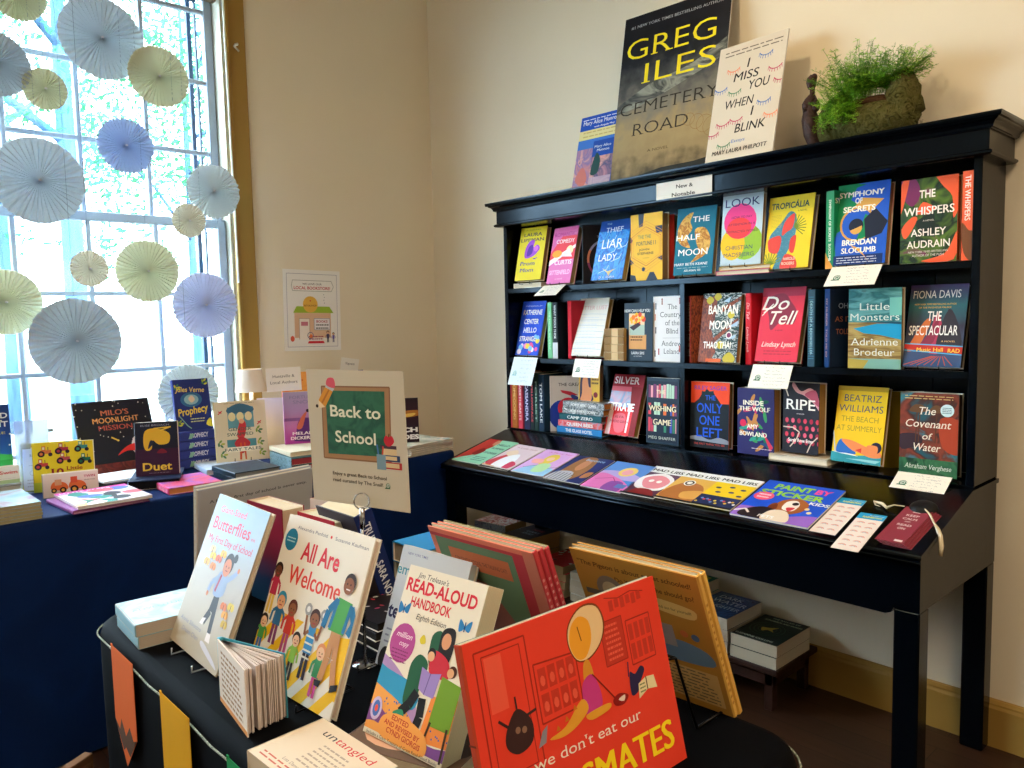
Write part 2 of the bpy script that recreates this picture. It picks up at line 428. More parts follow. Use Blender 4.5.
# floor: dark boards
m, b = newmat('dark_floor_boards', .38, 0, .4); nt = m.node_tree; L = nt.links.new
g = nt.nodes.new('ShaderNodeNewGeometry'); mp = nt.nodes.new('ShaderNodeMapping'); L(g.outputs['Position'], mp.inputs[0]); mp.inputs['Rotation'].default_value = (0, 0, PI/2)
br = nt.nodes.new('ShaderNodeTexBrick'); br.inputs['Scale'].default_value = 1; br.inputs['Brick Width'].default_value = 1.6; br.inputs['Row Height'].default_value = .09; br.inputs['Mortar Size'].default_value = .0016
br.inputs['Color1'].default_value = lin('3a251a'); br.inputs['Color2'].default_value = lin('4a3122'); br.inputs['Mortar'].default_value = lin('140c08')
n = nt.nodes.new('ShaderNodeTexNoise'); n.inputs['Scale'].default_value = 5; n.inputs['Detail'].default_value = 6; mp2 = nt.nodes.new('ShaderNodeMapping'); mp2.inputs['Scale'].default_value = (9, .8, 1)
L(g.outputs['Position'], mp2.inputs[0]); L(mp2.outputs[0], n.inputs['Vector']); L(mp.outputs[0], br.inputs['Vector'])
mx = nt.nodes.new('ShaderNodeMixRGB'); mx.blend_type = 'MULTIPLY'; mx.inputs[0].default_value = .7; L(br.outputs['Color'], mx.inputs[1]); L(n.outputs['Fac'], mx.inputs[2]); L(mx.outputs[0], b.inputs['Base Color'])
FLOOR = m
X0, Y0 = -2.6, -3.0
q = MB(); q.box(X0-.1, WX+.15, Y0-.1, WY+.15, -.1, 0, FLOOR); struct('floor', q)
q = MB(); q.box(X0-.1, WX+.15, Y0-.1, WY+.15, H_, H_+.1, CEIL); struct('ceiling', q)
q = MB(); q.box(WX, WX+.15, Y0-.1, WY+.15, 0, H_, WALL); struct('wall_right', q)
q = MB(); q.box(X0-.15, X0, Y0-.1, WY+.15, 0, H_, WALL); struct('wall_left', q)
q = MB(); q.box(X0, WX, Y0-.15, Y0, 0, H_, WALL); struct('wall_front', q)
# window opening x -1.14..1.445, z .58..2.70
OX0, OX1, OZ0, OZ1 = -.63, 1.475, .60, 2.80
q = MB(); q.box(OX1, WX, WY, WY+.15, 0, H_, WALL); q.box(X0-.1, OX0, WY, WY+.15, 0, H_, WALL)
q.box(OX0, OX1, WY, WY+.15, 0, OZ0, WALL); q.box(OX0, OX1, WY, WY+.15, OZ1, H_, WALL); struct('wall_back', q)
# baseboards
def basebd(name, a, b_, ax):
    q = MB(); prof = [(0, 0), (.020, 0), (.020, .118), (.016, .126), (.016, .132), (.009, .140), (0, .142)]
    if ax == 'x': q.prism([(WX-p, z) for p, z in prof], 1, a, b_, MUST)
    else: q.prism([(WY-p, z) for p, z in prof], 0, a, b_, MUST)
    struct(name, q)
basebd('baseboard_right', Y0, WY, 'x'); basebd('baseboard_back', X0, WX-.02, 'y')
# window: casing (mustard), jamb, sashes, muntins
q = MB(); cw = .088
q.bevbox(OX1, OX1+cw, WY-.022, WY, 0.1, OZ1+cw, MUST, .004); q.bevbox(OX0-cw, OX0, WY-.022, WY, .1, OZ1+cw, MUST, .004); q.bevbox(OX0, OX1, WY-.022, WY, OZ1, OZ1+cw, MUST, .004)
q.bevbox(OX1-.004, OX1+.012, WY-.034, WY-.02, OZ0, OZ1, MUST, .003); q.bevbox(OX0-.012, OX0+.004, WY-.034, WY-.02, OZ0, OZ1, MUST, .003)
q.bevbox(OX0-.1, OX1+.1, WY-.06, WY+.03, OZ0-.03, OZ0, MUST, .004)
struct('trim_1', q)
q = MB(); q.box(OX1-.012, OX1, WY, WY+.15, OZ0, OZ1, JAMB); q.box(OX0, OX0+.012, WY, WY+.15, OZ0, OZ1, JAMB); q.box(OX0, OX1, WY, WY+.15, OZ1-.012, OZ1, JAMB); q.box(OX0, OX1, WY+.03, WY+.15, OZ0, OZ0+.02, JAMB)
struct('trim_2', q)
win = empty('window_1', (0, 0, 0)); win['kind'] = 'structure'
XS = [.655+.2565*i for i in range(-4, 3)]      # muntin centres
SX0, SX1 = -.60, 1.462; STILE = .042
def sash(y, z0, z1, rails, zt, zb):
    q = MB(); d = .035
    q.bevbox(SX0, SX0+STILE, y, y+d, z0, z1, WTRIM); q.bevbox(SX1-.036, SX1, y, y+d, z0, z1, WTRIM)
    q.bevbox(SX0+STILE, SX1-.036, y, y+d, z0, z0+zb, WTRIM); q.bevbox(SX0+STILE, SX1-.036, y, y+d, z1-zt, z1, WTRIM)
    for x in XS:
        if SX0+.1 < x < SX1-.1: q.bevbox(x-.009, x+.009, y+.004, y+d-.004, z0+zb, z1-zt, WTRIM)
    for z in rails: q.bevbox(SX0+STILE, SX1-.036, y+.005, y+d-.005, z-.009, z+.009, WTRIM)
    return q
LS = sash(WY+.045, .62, 1.755, [.82, 1.124, 1.434], .036, .05).build('lower_sash', win)
US = sash(WY+.082, 1.725, 2.785, [2.043, 2.343, 2.64], .04, .036).build('upper_sash', win)
m, b = newmat('window_glass', .02); nt = m.node_tree
tr = nt.nodes.new('ShaderNodeBsdfTransparent'); tr.inputs[0].default_value = (.95, .985, 1, 1); gl = nt.nodes.new('ShaderNodeBsdfGlossy'); gl.inputs['Roughness'].default_value = .02
mx = nt.nodes.new('ShaderNodeMixShader'); mx.inputs[0].default_value = .05; out = nt.nodes['Material Output']
nt.links.new(tr.outputs[0], mx.inputs[1]); nt.links.new(gl.outputs[0], mx.inputs[2]); nt.links.new(mx.outputs[0], out.inputs[0])
GLASS = m
q = MB(); q.box(SX0+.02, SX1-.02, WY+.060, WY+.063, .64, 1.74, GLASS); q.build('pane', LS)
q = MB(); q.box(SX0+.02, SX1-.02, WY+.098, WY+.101, 1.74, 2.77, GLASS); q.build('pane', US)
# outer storm frame
SF = C('203c58', .5)
q = MB(); q.box(1.395, 1.412, WY+.19, WY+.21, .6, 2.8, SF); q.box(1.43, 1.437, WY+.19, WY+.21, .6, 2.8, SF); q.box(-.6, 1.44, WY+.19, WY+.21, 2.72, 2.76, SF); q.box(-.56, -.54, WY+.19, WY+.21, .6, 2.8, SF)
q.box(-.66, 1.47, WY+.15, WY+.23, .56, .6, SF); q.build('storm_frame', win)
# slatted blind drawn up
bl = empty('window_blind', (0, 0, 0), label='brown slatted window blind drawn up to the head of the window', cat='blind')
q = MB(); BR = C('6b5a48', .5)
q.bevbox(SX0, SX1, WY+.0, WY+.04, 2.745, 2.785, BR, .003); q.build('head_rail', bl)
q = MB()
for i in range(9): q.box(SX0+.01, SX1-.01, WY+.003, WY+.037, 2.668+i*.0085, 2.6725+i*.0085, BR)
q.build('slats', bl)
# white lift cord with its wall cleat
cdo = MB(); cm = C('e8ecdf', .5)
cdo.tube([(1.466+.006*math.sin(z*1.4), WY-.038, z) for z in [2.78-.1*i for i in range(14)]], .0045, cm); cdo.build('blind_cord').location = (0, 0, 0)
tag(bpy.data.objects['blind_cord'], 'white blind cord hanging beside the mustard window casing', 'cord')
cl = MB(); cl.tube([(1.517, WY-.020, 2.500), (1.500, WY-.045, 2.480), (1.520, WY-.048, 2.462)], .004, C('d8d4c8', .3, .5)); cl.tube([(1.519, WY-.020, 2.497), (1.521, WY-.032, 2.497)], .006, C('d8d4c8', .3, .5), 8)
tag(cl.build('cord_cleat'), 'small white metal cleat screwed to the mustard window casing', 'hook')

# ================================================================ OUTSIDE
GR = mottled(['4a5048', '6a6c64', '5a5f54'], .6, .9)
q = MB(); q.box(-30, 30, WY+.3, 60, -.5, -.3, GR); struct('ground', q)
LEAF = None
def leafmat(hexa):
    m, b = newmat('foliage_'+hexa, .6, 0, .2); b.inputs['Base Color'].default_value = lin(hexa)
    nt = m.node_tree; tl = nt.nodes.new('ShaderNodeBsdfTranslucent'); tl.inputs[0].default_value = lin(hexa); mx = nt.nodes.new('ShaderNodeMixShader'); mx.inputs[0].default_value = .5
    nt.links.new(b.outputs[0], mx.inputs[1]); nt.links.new(tl.outputs[0], mx.inputs[2]); nt.links.new(mx.outputs[0], nt.nodes['Material Output'].inputs[0]); return m
LM = [leafmat('245c3e'), leafmat('2c6a4a'), leafmat('24605a')]
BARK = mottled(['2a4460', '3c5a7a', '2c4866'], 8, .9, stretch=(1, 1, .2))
def tree(x, y, h, tr_, crown, nleaf, ls, label, lean=0, mat=0, seed=1):
    r = random.Random(seed); root = empty('tree', (x, y, -.3), label=label, cat='tree', group='trees outside the window')
    q = MB(); q.tube([(lean*t*t*h, 0, t*h) for t in (0, .2, .4, .6, .8, 1)], [tr_, tr_*.85, tr_*.75, tr_*.6, tr_*.4, tr_*.2], BARK, 9)
    for i in range(7):
        t = .45+.07*i; a = r.random()*6.28; l = h*.3
        q.tube([(lean*t*t*h, 0, t*h), (lean*t*t*h+math.cos(a)*l*.5, math.sin(a)*l*.5, t*h+l*.3), (lean*t*t*h+math.cos(a)*l, math.sin(a)*l, t*h+l*.45)], [tr_*.4, tr_*.25, tr_*.1], BARK, 6)
    q.build('trunk', root)
    q = MB(); cx, cy, cz, rx, ry, rz = crown
    cl = [(cx+rx*r.uniform(-1, 1), cy+ry*r.uniform(-1, 1), cz+rz*r.uniform(-1, 1), r.uniform(.14, .34)) for _ in range(nleaf//45)]
    for c in cl:
        for _ in range(45):
            p = Vector((r.gauss(c[0], c[3]), r.gauss(c[1], c[3]), r.gauss(c[2], c[3]*.7)))
            d1 = Vector((r.uniform(-1, 1), r.uniform(-1, 1), r.uniform(-1, 1))).normalized(); d2 = d1.orthogonal().normalized(); s_ = ls*r.uniform(.6, 1.3)
            q.add([p-d1*s_, p-d2*s_*.5, p+d1*s_, p+d2*s_*.5], [(0, 1, 2, 3)], LM[mat])
    q.build('foliage', root); return root
tree(2.15, 8.6, 6.5, .13, (.9, 0, 4.6, 1.6, .9, 1.5), 4500, .05, 'blue-green leafy tree outside the right half of the window', seed=3)
tree(4.0, 10.4, 6.0, .07, (0, 0, 4.6, 1.2, .8, 1.6), 2700, .05, 'thin-trunked tree standing outside by the right edge of the window', seed=5, mat=1)
tree(.2, 6.6, 5.5, .07, (.2, .3, 4.4, .8, .6, .9), 1800, .045, 'slim leaning tree outside the left half of the window', lean=-.10, seed=9, mat=2)
tree(2.6, 14., 7.0, .16, (0, 0, 4.4, 3.0, 1.4, 2.4), 4500, .07, 'broad far tree standing behind the nearer trees outside', seed=12, mat=1)
sg = empty('street_sign_board', (.62, 9.2, -.3), R(-6), 'pale blue sign board standing outside behind the dark blue-grey paper fan', 'sign')
q = MB(); q.bevbox(-.75, .75, 0, .04, .55, 1.72, C('3c4a62', .5)); p = Page(q, (-.75, 0, .55), (1, 0, 0), (0, 0, 1), 1.5, 1.17); p.text('HIGH', .42, .76, .11, '1c2a4a', bold=.01); q.build('board', sg)
for s_ in (-.65, .65):
    q = MB(); q.box(s_-.03, s_+.03, .005, .065, 0, .6, C('7d8fae', .5)); q.build('post', sg)

# ================================================================ PAPER FANS
def papermat(hexa):
    m, b = newmat('tissue_paper_'+hexa, .8, 0, .1); b.inputs['Base Color'].default_value = lin(hexa)
    nt = m.node_tree; tl = nt.nodes.new('ShaderNodeBsdfTranslucent'); tl.inputs[0].default_value = lin(hexa); mx = nt.nodes.new('ShaderNodeMixShader'); mx.inputs[0].default_value = .045
    nt.links.new(b.outputs[0], mx.inputs[1]); nt.links.new(tl.outputs[0], mx.inputs[2]); nt.links.new(mx.outputs[0], nt.nodes['Material Output'].inputs[0]); return m
PM = {k: papermat(v) for k, v in dict(grey='bccad4', slate='b0bcc4', cream='d8dcc6', olive='c6cab0', violet='b4c8e6', lilac='ccd4ec', pale='d3dee2', ivory='dcdccf').items()}
FANS = [(0.952, 2.372, .149, 'grey', 'largest pale grey-blue paper fan high in the window'), (1.138, 2.259, .114, 'cream', 'cream green paper fan touching the lower right of the largest high fan'),
 (.752, 2.152, .073, 'olive', 'small olive paper fan below the top left of the window'), (1.013, 1.988, .101, 'violet', 'bright blue spiky paper fan hanging alone in the middle of the upper sash'),
 (.713, 1.827, .152, 'grey', 'large pale blue paper fan overlapping the meeting rail at left'), (1.343, 1.847, .108, 'pale', 'pale blue-grey ruffled paper fan overlapping the mustard casing'),
 (.602, 2.212, .111, 'slate', 'blue-grey paper fan cut off by the left edge below the olive top fan'), (.686, 2.464, .092, 'olive', 'olive paper fan at the very top left of the window'),
 (1.223, 1.717, .067, 'ivory', 'small ivory paper fan tucked under the pale ruffled fan'), (1.066, 1.515, .120, 'cream', 'large cream paper fan in the middle of the lower sash'),
 (.849, 1.517, .066, 'ivory', 'small ivory paper fan to the left of the large cream one'), (.584, 1.395, .115, 'cream', 'cream paper fan at the left edge in the lower sash'),
 (.790, 1.252, .156, 'slate', 'biggest dark blue-grey paper fan low in the window'), (1.285, 1.382, .133, 'lilac', 'lilac paper fan beside the casing in the lower sash'),
 (1.185, 1.024, .121, 'pale', 'pale paper fan half hidden behind the blue book at the window')]
for i, (x, z, r_, mk, lab) in enumerate(FANS):
    y = 3.20 if i in (1, 8, 10, 12, 14) else 3.235
    root = empty('paper_fan', (x, y, z), label=lab, cat='paper fan', group='pleated paper fans hanging in the window')
    n_ = 30 if r_ < .08 else 40; q = MB(); vs_ = []; fs = []; jit = .012 if i in (3, 5) else .004
    amp = .0095*min(1, r_/.11)
    rings = (.008, .35, .7, .93, 1.0)
    for ri, rr in enumerate(rings):
        for k in range(2*n_):
            a = PI*k/n_; ra = r_*rr*(1+(rnd.uniform(-jit, jit)*3 if ri == 4 else 0)+(.03*(k % 2) if ri == 4 and i in (3, 5) else 0))
            vs_.append((ra*math.cos(a), (amp if k % 2 else -amp)*(.25+.75*rr)*(1.0 if ri < 4 else .6), ra*math.sin(a)))
    N2 = 2*n_
    for ri in range(4):
        for k in range(N2): fs.append((ri*N2+k, ri*N2+(k+1) % N2, (ri+1)*N2+(k+1) % N2, (ri+1)*N2+k))
    q.add(vs_, fs, PM[mk]); q.build('pleated_disc', root)
    q = MB(); q.lathe([(0, .004), (.004, .003), (.0055, 0), (.004, -.003), (0, -.004)], C('e6e6ea', .5), 8); o = q.build('centre_knot', root); o.location = (0, -.012, 0)
    q = MB(); q.tube([(0, 0, r_*.97), (0, .0, 2.78-z)], .0007, C('6f8390', .7), 4); q.build('thread', root)

# ================================================================ BLACK DESK AND HUTCH
BK = mottled(['010308', '02050b', '03060d'], 6, .20, spec=.2, bump=.06, detail=5); BK.node_tree.nodes['Principled BSDF'].inputs['Specular Tint'].default_value = (.55, .78, 1.0, 1)  # blue of reflected window daylight put into the paint's specular tint
DY0, DY1 = .700, 2.566
desk = empty('writing_desk', (2.0, 1.63, 0), label='long black painted slant-top desk standing against the right wall', cat='desk')
def at(o): o.matrix_parent_inverse = Matrix.Translation(-Vector(desk.location)); return o
def dpart(q, name, par=None): o = q.build(name, par or desk); o.matrix_parent_inverse = Matrix.Translation(-Vector((2.0, 1.63, 0))); return o
for y0 in (DY0, DY1-.062):
    for x0 in (1.985, 2.495):
        q = MB(); q.bevbox(x0, x0+.062, y0, y0+.062, 0, .56 if x0 < 2.2 else .56, BK, .004); dpart(q, 'leg')
fy0, fy1 = DY0, DY1
r_ = .018
q = MB(); a0, a1 = DY0+.062, DY1-.062      # apron with rounded inner corners
pts = [(fy0, .56), (fy0, .695), (fy1, .695), (fy1, .56), (a1, .56)]+[(a1-r_*(1-math.cos(t)), .538+.022*(1-math.sin(t))) for t in (0, .5, 1, PI/2)][::1]
pts = [(fy0, .695), (fy1, .695), (fy1, .56), (a1, .56), (a1-.006, .547), (a1-.02, .541), (a0+.02, .541), (a0+.006, .547), (a0, .56), (fy0, .56)]
q.prism(pts[::-1], 0, 1.985, 2.008, BK); dpart(q, 'apron')
for y0 in (DY0, DY1-.02):
    q = MB(); q.prism([(2.008, .56), (2.50, .56), (2.557, .56), (2.557, .796), (2.331, .796), (2.008, .700)], 1, y0, y0+.02, BK); dpart(q, 'side_panel')
q = MB(); sl = math.atan2(.095, .346)
q.prism([(1.966, .688), (1.966, .7035), (1.970, .7085), (2.331, .8075), (2.557, .8075), (2.557, .7955), (2.334, .7955), (1.985, .699), (1.985, .688)], 1, DY0-.006, DY1+.006, BK)
q.tube([(1.966, DY0-.006, .6905), (1.966, DY1+.006, .6905)], .0035, BK, 8); q.tube([(1.967, DY0-.006, .7015), (1.967, DY1+.006, .7015)], .004, BK, 8)
dpart(q, 'slanted_top')
q = MB(); q.box(2.535, 2.55, DY0+.062, DY1-.062, .56, .79, BK); dpart(q, 'back_rail')
# hutch
hut = empty('bookcase_hutch', (2.45, 1.645, .808), label='black open bookcase hutch with moulded cornice standing on the slant-top desk', cat='bookcase')
def hpart(q, name): o = q.build(name, hut); o.matrix_parent_inverse = Matrix.Translation(-Vector((2.45, 1.645, .808))); return o
HX, HB = 2.36, 2.558; HY0, HY1 = .700, 2.588; HZ = .808
for y0 in (HY0, HY1-.022):
    q = MB(); q.bevbox(HX, HB, y0, y0+.022, HZ, 1.712, BK, .0015); hpart(q, 'side_panel')
for z, nm in ((.815, 'bottom_board'), (1.128, 'shelf'), (1.430, 'shelf')):
    q = MB(); th = .007 if z < .9 else .021
    q.bevbox(HX if z > .9 else HX-.004, HB-.012, HY0+.022 if z > .9 else HY0+.0, HY1-.022 if z > .9 else HY1, z-th, z, BK, .0015); hpart(q, nm)
q = MB(); q.box(HX+.001, HB-.012, 1.642, 1.660, .815, 1.107, BK); q.box(HX+.001, HB-.012, 1.642, 1.660, 1.128, 1.409, BK); hpart(q, 'divider')
q = MB()
for i in range(12):
    y0 = HY0+.022+i*(HY1-HY0-.044)/12; q.bevbox(HB-.010, HB, y0+.0006, y0+(HY1-HY0-.044)/12-.0006, .815, 1.72, BK, .0012)
hpart(q, 'back_panel')
# frieze, bead, cornice
q = MB(); fz = [(2.340, 1.690), (2.340, 1.764), (HB, 1.764), (HB, 1.690)]
FY0, FY1 = .680, 2.608
q.box(2.340, HB, FY0, FY1, 1.712, 1.772, BK); hpart(q, 'frieze')
def ring(prof, name):
    """moulding that runs round the front and both ends; prof = (outward, z)"""
    q = MB(); n = len(prof); vs_ = []
    for o_, z in prof: vs_ += [(HB, FY1+o_, z), (2.340-o_, FY1+o_, z), (2.340-o_, FY0-o_, z), (HB, FY0-o_, z)]
    fs = [(i*4+k, i*4+k+1, (i+1)*4+k+1, (i+1)*4+k) for i in range(n-1) for k in range(3)]
    fs += [tuple(i*4 for i in range(n))[::-1], tuple(i*4+3 for i in range(n))]
    q.add(vs_, fs, BK); q.add([vs_[-4], vs_[-3], vs_[-2], vs_[-1]], [(0, 1, 2, 3)][::1], BK); q.add([vs_[0], vs_[1], vs_[2], vs_[3]], [(3, 2, 1, 0)], BK)
    return hpart(q, name)
ring([(-.004, 1.699), (.004, 1.700), (.0095, 1.704), (.0095, 1.709), (.004, 1.713), (0, 1.714)], 'bead_moulding')
ring([(0, 1.766), (.004, 1.766), (.006, 1.768), (.010, 1.769), (.012, 1.776), (.017, 1.783), (.026, 1.787), (.027, 1.790), (.034, 1.791), (.036, 1.797), (.036, 1.803)], 'cornice')
q = MB(); q.box(2.335, HB, FY0+.01, FY1-.01, 1.797, 1.8035, BK); hpart(q, 'top_board')

# ================================================================ LOW BENCH UNDER THE DESK
WD = mottled(['2a1712', '35201a', '241410'], 5, .45, stretch=(6, .6, 1), bump=.05)
bn = empty('low_bench', (2.41, 2.05, 0), label='low dark brown wooden bench under the desk holding stacks of paperbacks', cat='bench')
def bpart(q, n): o = q.build(n, bn); o.matrix_parent_inverse = Matrix.Translation(-Vector((2.41, 2.05, 0))); return o
q = MB(); q.bevbox(2.268, 2.546, 1.226, 2.86, .127, .147, WD, .003); bpart(q, 'top')
q = MB(); q.box(2.283, 2.297, 1.25, 2.84, .085, .127, WD); q.box(2.297, 2.53, 1.25, 1.264, .085, .127, WD); bpart(q, 'apron')
for x in (2.283, 2.50):
    for y in (1.25, 2.81):
        q = MB(); q.bevbox(x, x+.03, y, y+.03, 0, .127, WD, .002); bpart(q, 'leg')

# ================================================================ CLOTHED TABLES
CL = mottled(['011b48', '022052', '011c4a'], 3, .7, bump=.1, spec=.12)
# table by the window
wt = empty('display_table', (.4, 2.95, 0), label='long table under a dark navy cloth below the window', cat='table')
q = MB()
def drape(x0, x1, y0, y1, z, amp, mat, rr=.05, er=.012, seg=150, per=46, flare=.02):
    """cloth over a box: rounded plan, rounded top edge, folds growing to the floor"""
    per_pts = []
    def corner(cx, cy, a0):
        for i in range(7):
            a = R(a0+90*i/6); per_pts.append((cx+rr*math.cos(a), cy+rr*math.sin(a), math.cos(a), math.sin(a)))
    def edge(ax, ay, bx, by, nx, ny):
        L_ = math.hypot(bx-ax, by-ay); k = max(2, int(L_*per))
        for i in range(1, k): per_pts.append((ax+(bx-ax)*i/k, ay+(by-ay)*i/k, nx, ny))
    corner(x1-rr, y1-rr, 0); edge(x1-rr, y1, x0+rr, y1, 0, 1); corner(x0+rr, y1-rr, 90); edge(x0, y1-rr, x0, y0+rr, -1, 0)
    corner(x0+rr, y0+rr, 180); edge(x0+rr, y0, x1-rr, y0, 0, -1); corner(x1-rr, y0+rr, 270); edge(x1, y0+rr, x1, y1-rr, 1, 0)
    q = MB(); n = len(per_pts); vs_ = []; s = 0; S = []
    for i, p in enumerate(per_pts):
        if i: s += math.hypot(p[0]-per_pts[i-1][0], p[1]-per_pts[i-1][1])
        S.append(s)
    rows = [(-er, 0), (-er*.6, -er*.08), (-er*.25, -er*.35), (0, -er), (.001, -.06), (.003, -.18), (.004, -.34), (.006, -.52), (.008, -z+.01)]
    for o_, dz in rows:
        t = min(1, max(0, (-dz-er)/(z-er)))
        for i, p in enumerate(per_pts):
            f = amp*t*(math.sin(S[i]*17)+.6*math.sin(S[i]*29+1))+flare*t
            vs_.append((p[0]+p[2]*(o_+f), p[1]+p[3]*(o_+f), z+dz))
    fs = [(r*n+i, (r+1)*n+i, (r+1)*n+(i+1) % n, r*n+(i+1) % n) for r in range(len(rows)-1) for i in range(n)]
    q.add(vs_, fs, mat, True); q.add(vs_[:n], [tuple(range(n))], mat); return q
o = drape(-1.0, 2.075, 2.600, 3.275, .745, .012, CL, rr=.03).build('tablecloth', wt); o.matrix_parent_inverse = Matrix.Translation(-Vector((.4, 2.95, 0)))
ft = empty('front_display_table', (.7, 1.08, 0), label='nearest display table covered by a tight black cloth with rounded corners', cat='table')
CL2 = mottled(['020307', '03050a', '020408'], 4, .8, bump=.1, spec=.06)
o = drape(.415, .985, .475, 1.715, .720, .002, CL2, rr=.07, er=.022, flare=-.01).build('tablecloth', ft); o.matrix_parent_inverse = Matrix.Translation(-Vector((.7, 1.08, 0)))

# ================================================================ BOOKS IN THE HUTCH
GT, GM_, GB = 'books on the top shelf', 'books on the middle shelf', 'books on the bottom shelf'
TAN, WHT = 'a58a62', 'dcd3bc'  # TAN has the hutch's shade and warm light put into the page colour
def hb(pz, t, label, group, art, front, spine=None, page=TAN, hard=True, sart=None, ez=True, dx=0, name='hardcover_book'):
    x, y, z, yaw, tilt, w, h = pz
    o = book(name, label, group, (x+dx, y, z), yaw, tilt, w, h, t, front, spine, None, art, sart, page, hard)
    if ez and tilt > 5: EZ.append((x+dx, y, yaw, tilt, z, label))
    return o
EZ = []
# --- art -----------------------------------------------------------------
def a_prom(p):
    p.text('LAURA', .5, .83, .065, '23204a', .68, .012, serif=True); p.text('LIPPMAN', .5, .73, .065, '23204a', .86, .012, serif=True)
    p.blob([(.3, .42), (.62, .45), (.82, .58), (.72, .66), (.58, .62), (.6, .74), (.42, .74), (.28, .6)], 'a34fd0'); p.blob([(.36, .45), (.55, .5), (.55, .66), (.4, .62)], '5b2fa8'); p.disc(.68, .59, .09, 'd870d8')
    p.poly([(.6, .40), (.8, .42), (.66, .38)], '4c3fb0'); p.text('Prom', .42, .28, .075, '2c3a8a', .55, .012, shear=.15, serif=True); p.text('Mom', .42, .155, .075, '2c3a8a', .5, .012, shear=.15, serif=True)
    p.text('A NOVEL', .5, .94, .02, '7a7030', .6)
def a_rom(p):
    p.rect(0, .42, 1, .84, 'ee4a58'); p.poly([(0, .88), (0, .55), (.4, .84), (1, .96), (1, 1), (0, 1)], 'e46fb0'); p.poly([(0, .32), (1, .62), (1, .68), (0, .42)], 'f7f0ee')
    p.disc(.78, .58, .14, 'f3e6b8'); p.disc(.28, .53, .2, 'f2a83c', .11); p.poly([(.4, .48), (.75, .62), (.92, .46)], 'efe2ee')
    p.text('ROMANTIC', .5, .84, .075, 'c23a86', .86, .02); p.text('COMEDY', .55, .715, .075, 'fbe9ef', .74, .02); p.text('CURTIS', .58, .335, .08, 'fbe9ef', .7, .02); p.text('SITTENFELD', .5, .16, .08, 'f6c6e4', .84, .02); p.text('a novel', .5, .07, .03, 'f6c6e4', .3)
def a_circ(p):
    for i, (a0, a1, c) in enumerate([(80, 150, '8f93b8'), (150, 190, 'c97a58'), (190, 250, '8c3f66'), (250, 300, 'd8453c'), (300, 400, '7a3250')]): p.arc(.62, .42, .46, a0, a1, .06, c, .5)
    p.text('THE TRACKERS', .6, .78, .04, '9aa0b0', .4)
def a_thief(p):
    M = mottled(['0a4fb0', '1272d4', '3aa0e8', '0a3f96'], 30, .3, 2.5, stretch=(1, 1, .6)); p.rect(0, 0, 1, .82, M)
    for i, (u, v) in enumerate([(.3, .62), (.55, .3), (.2, .12), (.7, .5), (.35, .42)]): p.line([(u, v), (u+.25, v+.05), (u+.3, v+.12)], .015, 'bfe4f2')
    p.text('THIEF', .5, .80, .085, 'eef6fa', .55, .0); p.text('LIAR', .5, .53, .16, 'eef6fa', .66, .0); p.text('LADY', .42, .32, .12, 'eef6fa', .58, .0); p.text('THE', .3, .93, .03, 'c8e0f0', .16)
    p.poly([(.3, .2), (.5, .14), (.75, .18), (.6, .12), (.55, .06), (.48, .12)], 'd8c890'); p.text('D. L. SORIA', .5, .03, .035, 'e8eef4', .5)
def a_hex(p):
    D = '26364c'
    for q in [[(.26, 1), (.44, 1), (.4, .82), (.28, .8)], [(.78, .8), (1, .8), (1, .7), (.82, .69)], [(0, .68), (.08, .62), (.05, .58), (0, .58)], [(0, .34), (.12, .27), (0, .24)], [(.86, .32), (1, .36), (1, .28)], [(0, .1), (.16, .08), (.2, 0), (0, 0)], [(.5, 0), (.62, .12), (.74, .12), (.86, 0)]]: p.poly(q, D)
    hx = lambda s: [(.5+s*.44*math.cos(R(60*i+30))*1.15, .51+s*.28*math.sin(R(60*i+30))*1.0) for i in range(6)]
    p.line(hx(1.05)+[hx(1.05)[0]], .014, 'c05a2c'); p.line(hx(.93)+[hx(.93)[0]], .01, 'd98a2c')
    for s_ in (1.2, 1.35): p.line(hx(s_)+[hx(s_)[0]], .01, 'd98a2c')
    p.text('THE THE', .45, .63, .055, '8f8a4a', .4, .02); p.text('FORTUNE I I', .5, .53, .06, '6a6440', .6, .02); p.text('JOHN', .44, .45, .03, '3a3320', .32, .02); p.text('STEPHENS', .48, .39, .035, '3a3320', .5, .02)
    p.disc(.42, .17, .06, D, n=5); p.text('A NOVEL', .5, .33, .015, '8a6a20', .2)
def a_moon(p):
    G = mottled(['c9923a', 'e2b95c', 'a8662a', 'd8a848'], 40, .4, 1.5)
    p.blob([(.42, .93), (.2, .86), (.05, .68), (.12, .48), (.4, .40), (.3, .55), (.42, .68), (.36, .8)], G); p.blob([(.5, .67), (.75, .68), (.9, .5), (.82, .3), (.45, .18), (.62, .32), (.55, .48)], G)
    p.text('THE', .63, .78, .085, 'f4f4ee', .42, .012); p.text('HALF', .33, .52, .085, 'f4f4ee', .6, .012); p.text('MOON', .48, .29, .1, 'f4f4ee', .74, .012)
    p.text('MARY BETH KEANE', .45, .14, .04, 'e8f0f0', .84, .01); p.text('ASK AGAIN, YES', .5, .05, .03, 'e8f0f0', .42, .01); p.lines(.1, .9, .105, .12, 1, 'a8ccd2')
def a_look(p):
    p.disc(.62, .32, .4, '96c23a'); p.disc(.3, .3, .3, 'f2c51e', .36); p.disc(.46, .62, .4, 'ee3f8e'); p.disc(.44, .52, .3, 'f0424a', .24)
    p.text('LOOK', .5, .83, .12, '26306a', .84, .0); p.text('HOW TO PAY', .5, .66, .035, '4a2a52', .5); p.text('ATTENTION IN A', .5, .56, .035, '4a2a52', .66); p.text('DISTRACTED WORLD', .52, .46, .035, '4a3a42', .78)
    p.text('CHRISTIAN', .46, .22, .06, '26306a', .66); p.text('MADSBJERG', .46, .12, .06, '26306a', .74)
